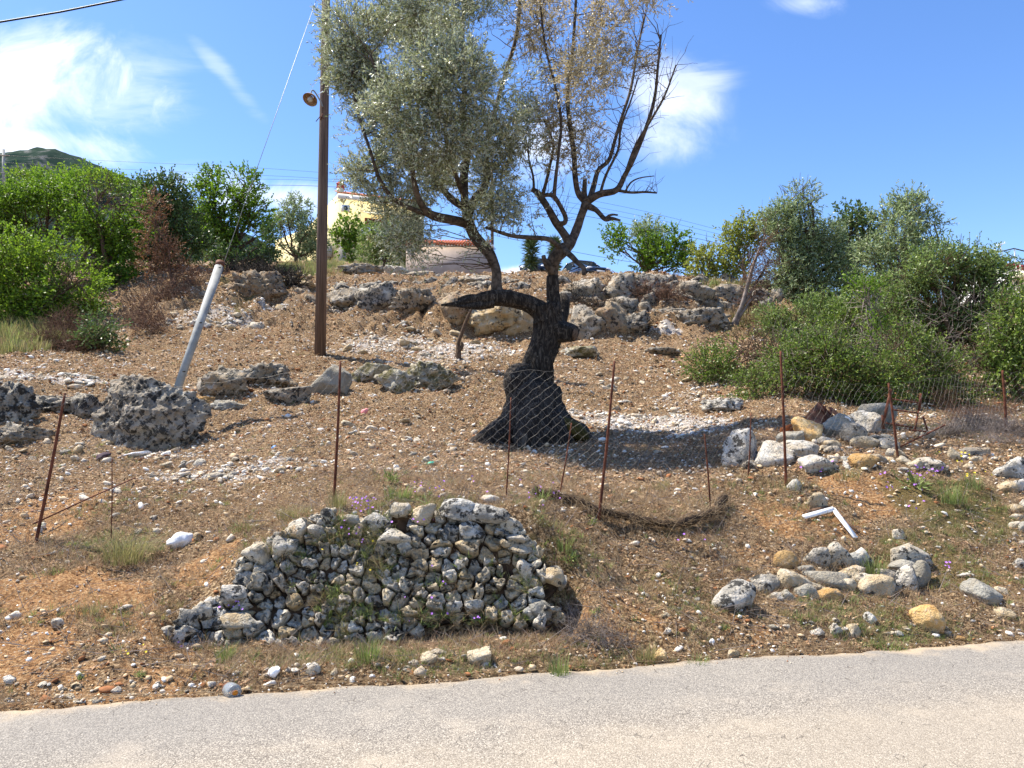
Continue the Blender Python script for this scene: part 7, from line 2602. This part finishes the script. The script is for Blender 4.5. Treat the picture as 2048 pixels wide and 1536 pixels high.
# small leafy weeds: rosettes
WE = [(1138, 1125, 20, 'bright green weed right of the dry stone wall'), (612, 1115, 14, 'leafy weed on the left shoulder of the wall'), (985, 1105, 14, 'broad-leaved weed growing at the top right of the wall face'),
      (480, 1068, 15, 'green weed on the bank left of the wall top'), (545, 1128, 12, 'green weed between the left stones of the wall'), (1085, 1010, 20, 'green weed with purple flowers at the left end of the slumped roll'), (1450, 1263, 10, 'small green weed below the left stone of the ruined wall'),
      (780, 975, 18, 'upright green herb above the dry stone wall'), (1830, 985, 26, 'broad-leaved green weed on the right bank, lower patch'), (280, 1355, 10, 'small green weed near the asphalt on the left'), (160, 1362, 9, 'small grey-green rosette on the left verge'), (1185, 1055, 12, 'green weed under the foot of the tall right rod')]
for (px, py, r_, lab) in WE:
    g = G(px, py)
    d = g.y
    rr = r_ / F * d
    n_ = 70
    P = rg.normal(size=(n_, 3)) * rr * .35
    P[:, 2] = np.abs(P[:, 2]) * 1.2
    D0_ = unit(P + rg.normal(size=(n_, 3)) * rr * .4 + np.array([0, 0, rr * .3]))
    V_, Q_ = leaf_quads(P, D0_, rr * rg.uniform(.4, .8, n_), np.full(n_, rr * .16), rg, .08)
    o = link('weed', mesh_from('weed', V_, [Q_], False, M['grass_green']), None, g)
    tag(o, lab, 'weed')

# moss and weeds in the wall, and flowers
kinds = []
for k, mt in enumerate(['petal', 'petal_yellow']):
    V_, Q_ = [], []
    for j in range(5):
        a_ = j * 1.257
        p = np.array([math.cos(a_), math.sin(a_), .25])
        q = np.array([-math.sin(a_), math.cos(a_), 0]) * .45
        n0 = len(V_)
        V_ += [(0, 0, 0), tuple(p * .6 - q), tuple(p), tuple(p * .6 + q)]
        Q_.append([n0, n0 + 1, n0 + 2, n0 + 3])
    kinds.append(src('flower_%02d' % k, mesh_from('flower', V_, [Q_], False, M[mt])))
pts, sc_, ix = [], [], []
FL = [(725, 1018, 30, 14, 26, 0), (860, 990, 60, 20, 10, 0), (1100, 1010, 50, 18, 14, 0), (700, 1080, 30, 30, 8, 0), (830, 1050, 60, 20, 8, 0), (480, 1225, 40, 16, 8, 0), (370, 1300, 24, 6, 4, 0), (845, 1200, 80, 60, 8, 0), (1860, 950, 40, 14, 22, 0),
      (1800, 980, 60, 20, 12, 0), (1640, 950, 60, 12, 8, 0), (1895, 1145, 10, 4, 5, 0), (1830, 1000, 30, 30, 8, 0), (40, 635, 30, 4, 10, 0), (950, 1250, 10, 4, 3, 0), (700, 1130, 60, 60, 6, 1), (1900, 920, 50, 14, 10, 1), (300, 1320, 60, 14, 4, 1), (1960, 960, 40, 20, 8, 1), (1050, 980, 160, 20, 8, 0), (1370, 1080, 120, 40, 4, 0)]
for (cx_, cy_, rx_, ry_, n_, kd) in FL:
    for k in range(n_):
        a_, r_ = rg.uniform(0, 6.28), math.sqrt(rg.uniform())
        px, py = cx_ + rx_ * r_ * math.cos(a_), cy_ + ry_ * r_ * math.sin(a_)
        g = G(px, py)
        if 360 < px < 1110 and 1040 < py < 1300:
            s__, t__ = wall_pt(px, py)
            g = WB0 + WE1 * s__ + WUP * t__ + WNRM * .09
        else:
            g = g + Vector((0, 0, rg.uniform(.03, .09)))
        pts.append(tuple(g)); sc_.append(rg.uniform(1.6, 3.0) / F * g.y); ix.append(kd)
n_ = len(pts)
scatter('wild_flowers', np.array(pts), np.stack([rg.uniform(.2, 1.3, n_), rg.normal(0, .4, n_), rg.normal(0, .5, n_)], 1), np.repeat(np.array(sc_)[:, None], 3, 1), ix, kinds, 'tiny purple and yellow wild flowers on the bank and the wall')

# weeds rooted in the joints of the dry stone wall
kinds = []
for k, (mt, n0_, wd, h) in enumerate([('grass_green', 12, .004, .06), ('grass_olive', 14, .0016, .11), ('grass_dry', 12, .0014, .12), ('grass_green', 16, .0025, .05)]):
    V_, Q_ = blades(n0_, h, .02, 1.0, wd)
    kinds.append(src('joint_tuft_%02d' % k, mesh_from('joint_tuft', V_, [Q_], False, M[mt])))
pts = []
for (cx_, cy_, rx_, ry_, n_) in [(720, 1060, 60, 30, 60), (680, 1090, 60, 20, 40), (760, 1130, 50, 60, 60), (690, 1230, 60, 50, 70), (850, 1040, 40, 20, 16), (900, 1250, 160, 14, 80), (560, 1120, 50, 30, 30), (800, 1180, 260, 80, 60), (1060, 1150, 40, 60, 26), (600, 1300, 200, 10, 50)]:
    for k in range(n_):
        a_, r_ = rg.uniform(0, 6.28), math.sqrt(rg.uniform())
        s__, t__ = wall_pt(cx_ + rx_ * r_ * math.cos(a_), cy_ + ry_ * r_ * math.sin(a_))
        pts.append(tuple(WB0 + WE1 * s__ + WUP * t__ + WNRM * .035))
n_ = len(pts)
scatter('wall_weeds', np.array(pts), np.stack([np.full(n_, .5) + rg.normal(0, .2, n_), rg.normal(0, .4, n_), rg.normal(0, .8, n_)], 1), np.repeat(rg.uniform(.5, 1.2, n_)[:, None], 3, 1), rg.integers(0, 4, n_), kinds, 'grass and small weeds rooted in the joints of the dry stone wall')

# fallen sticks and straw stalks on the bank
A = Acc()
n_ = 4200
x, y = sample(n_ * 2, 4.7, 12, .4, rg)
s = edge_s(x, y)
k_ = (s > .1)
x, y = x[k_][:n_], y[k_][:n_]
z = terrain(x, y)
o_ = np.stack([x, y, z + .012], 1)
a_ = rg.uniform(0, 6.28, len(x))
dd = np.stack([np.cos(a_), np.sin(a_) * .6, rg.normal(.15, .25, len(x))], 1)
dd[:, 2] += np.sin(a_) * .35
thin_lines(A, o_, o_ + unit(dd) * rg.uniform(.05, .32, (len(x), 1)), rg.uniform(.0012, .0034, len(x)))
tag(link('fallen_sticks', A.mesh('fallen_sticks', M['grey_twig'])), 'dry sticks and stalks lying all over the bank', None, None, 'stuff')
# straw lines along the asphalt
A = Acc()
t_ = rg.uniform(0, 9.5, 700)
o_ = np.array([tuple(EDGE_A + EDIR * (q - 1) + ENRM * rg.normal(.02, .035)) for q in t_])
o_[:, 2] = .012 + rg.uniform(0, .012, 700)
ed = np.array(tuple(EDIR))
dd = unit(ed + rg.normal(size=(700, 3)) * np.array([.3, .3, .05]))
thin_lines(A, o_, o_ + dd * rg.uniform(.03, .16, (700, 1)), .0014)
tag(link('verge_straw', A.mesh('verge_straw', M['grass_dry'])), 'straw lying along the edge of the asphalt', None, None, 'stuff')
print('total tris', sum(sum(p.loop_total - 2 for p in m.polygons) if len(m.polygons) < 1000 else len(m.polygons) * 2 for m in bpy.data.meshes))
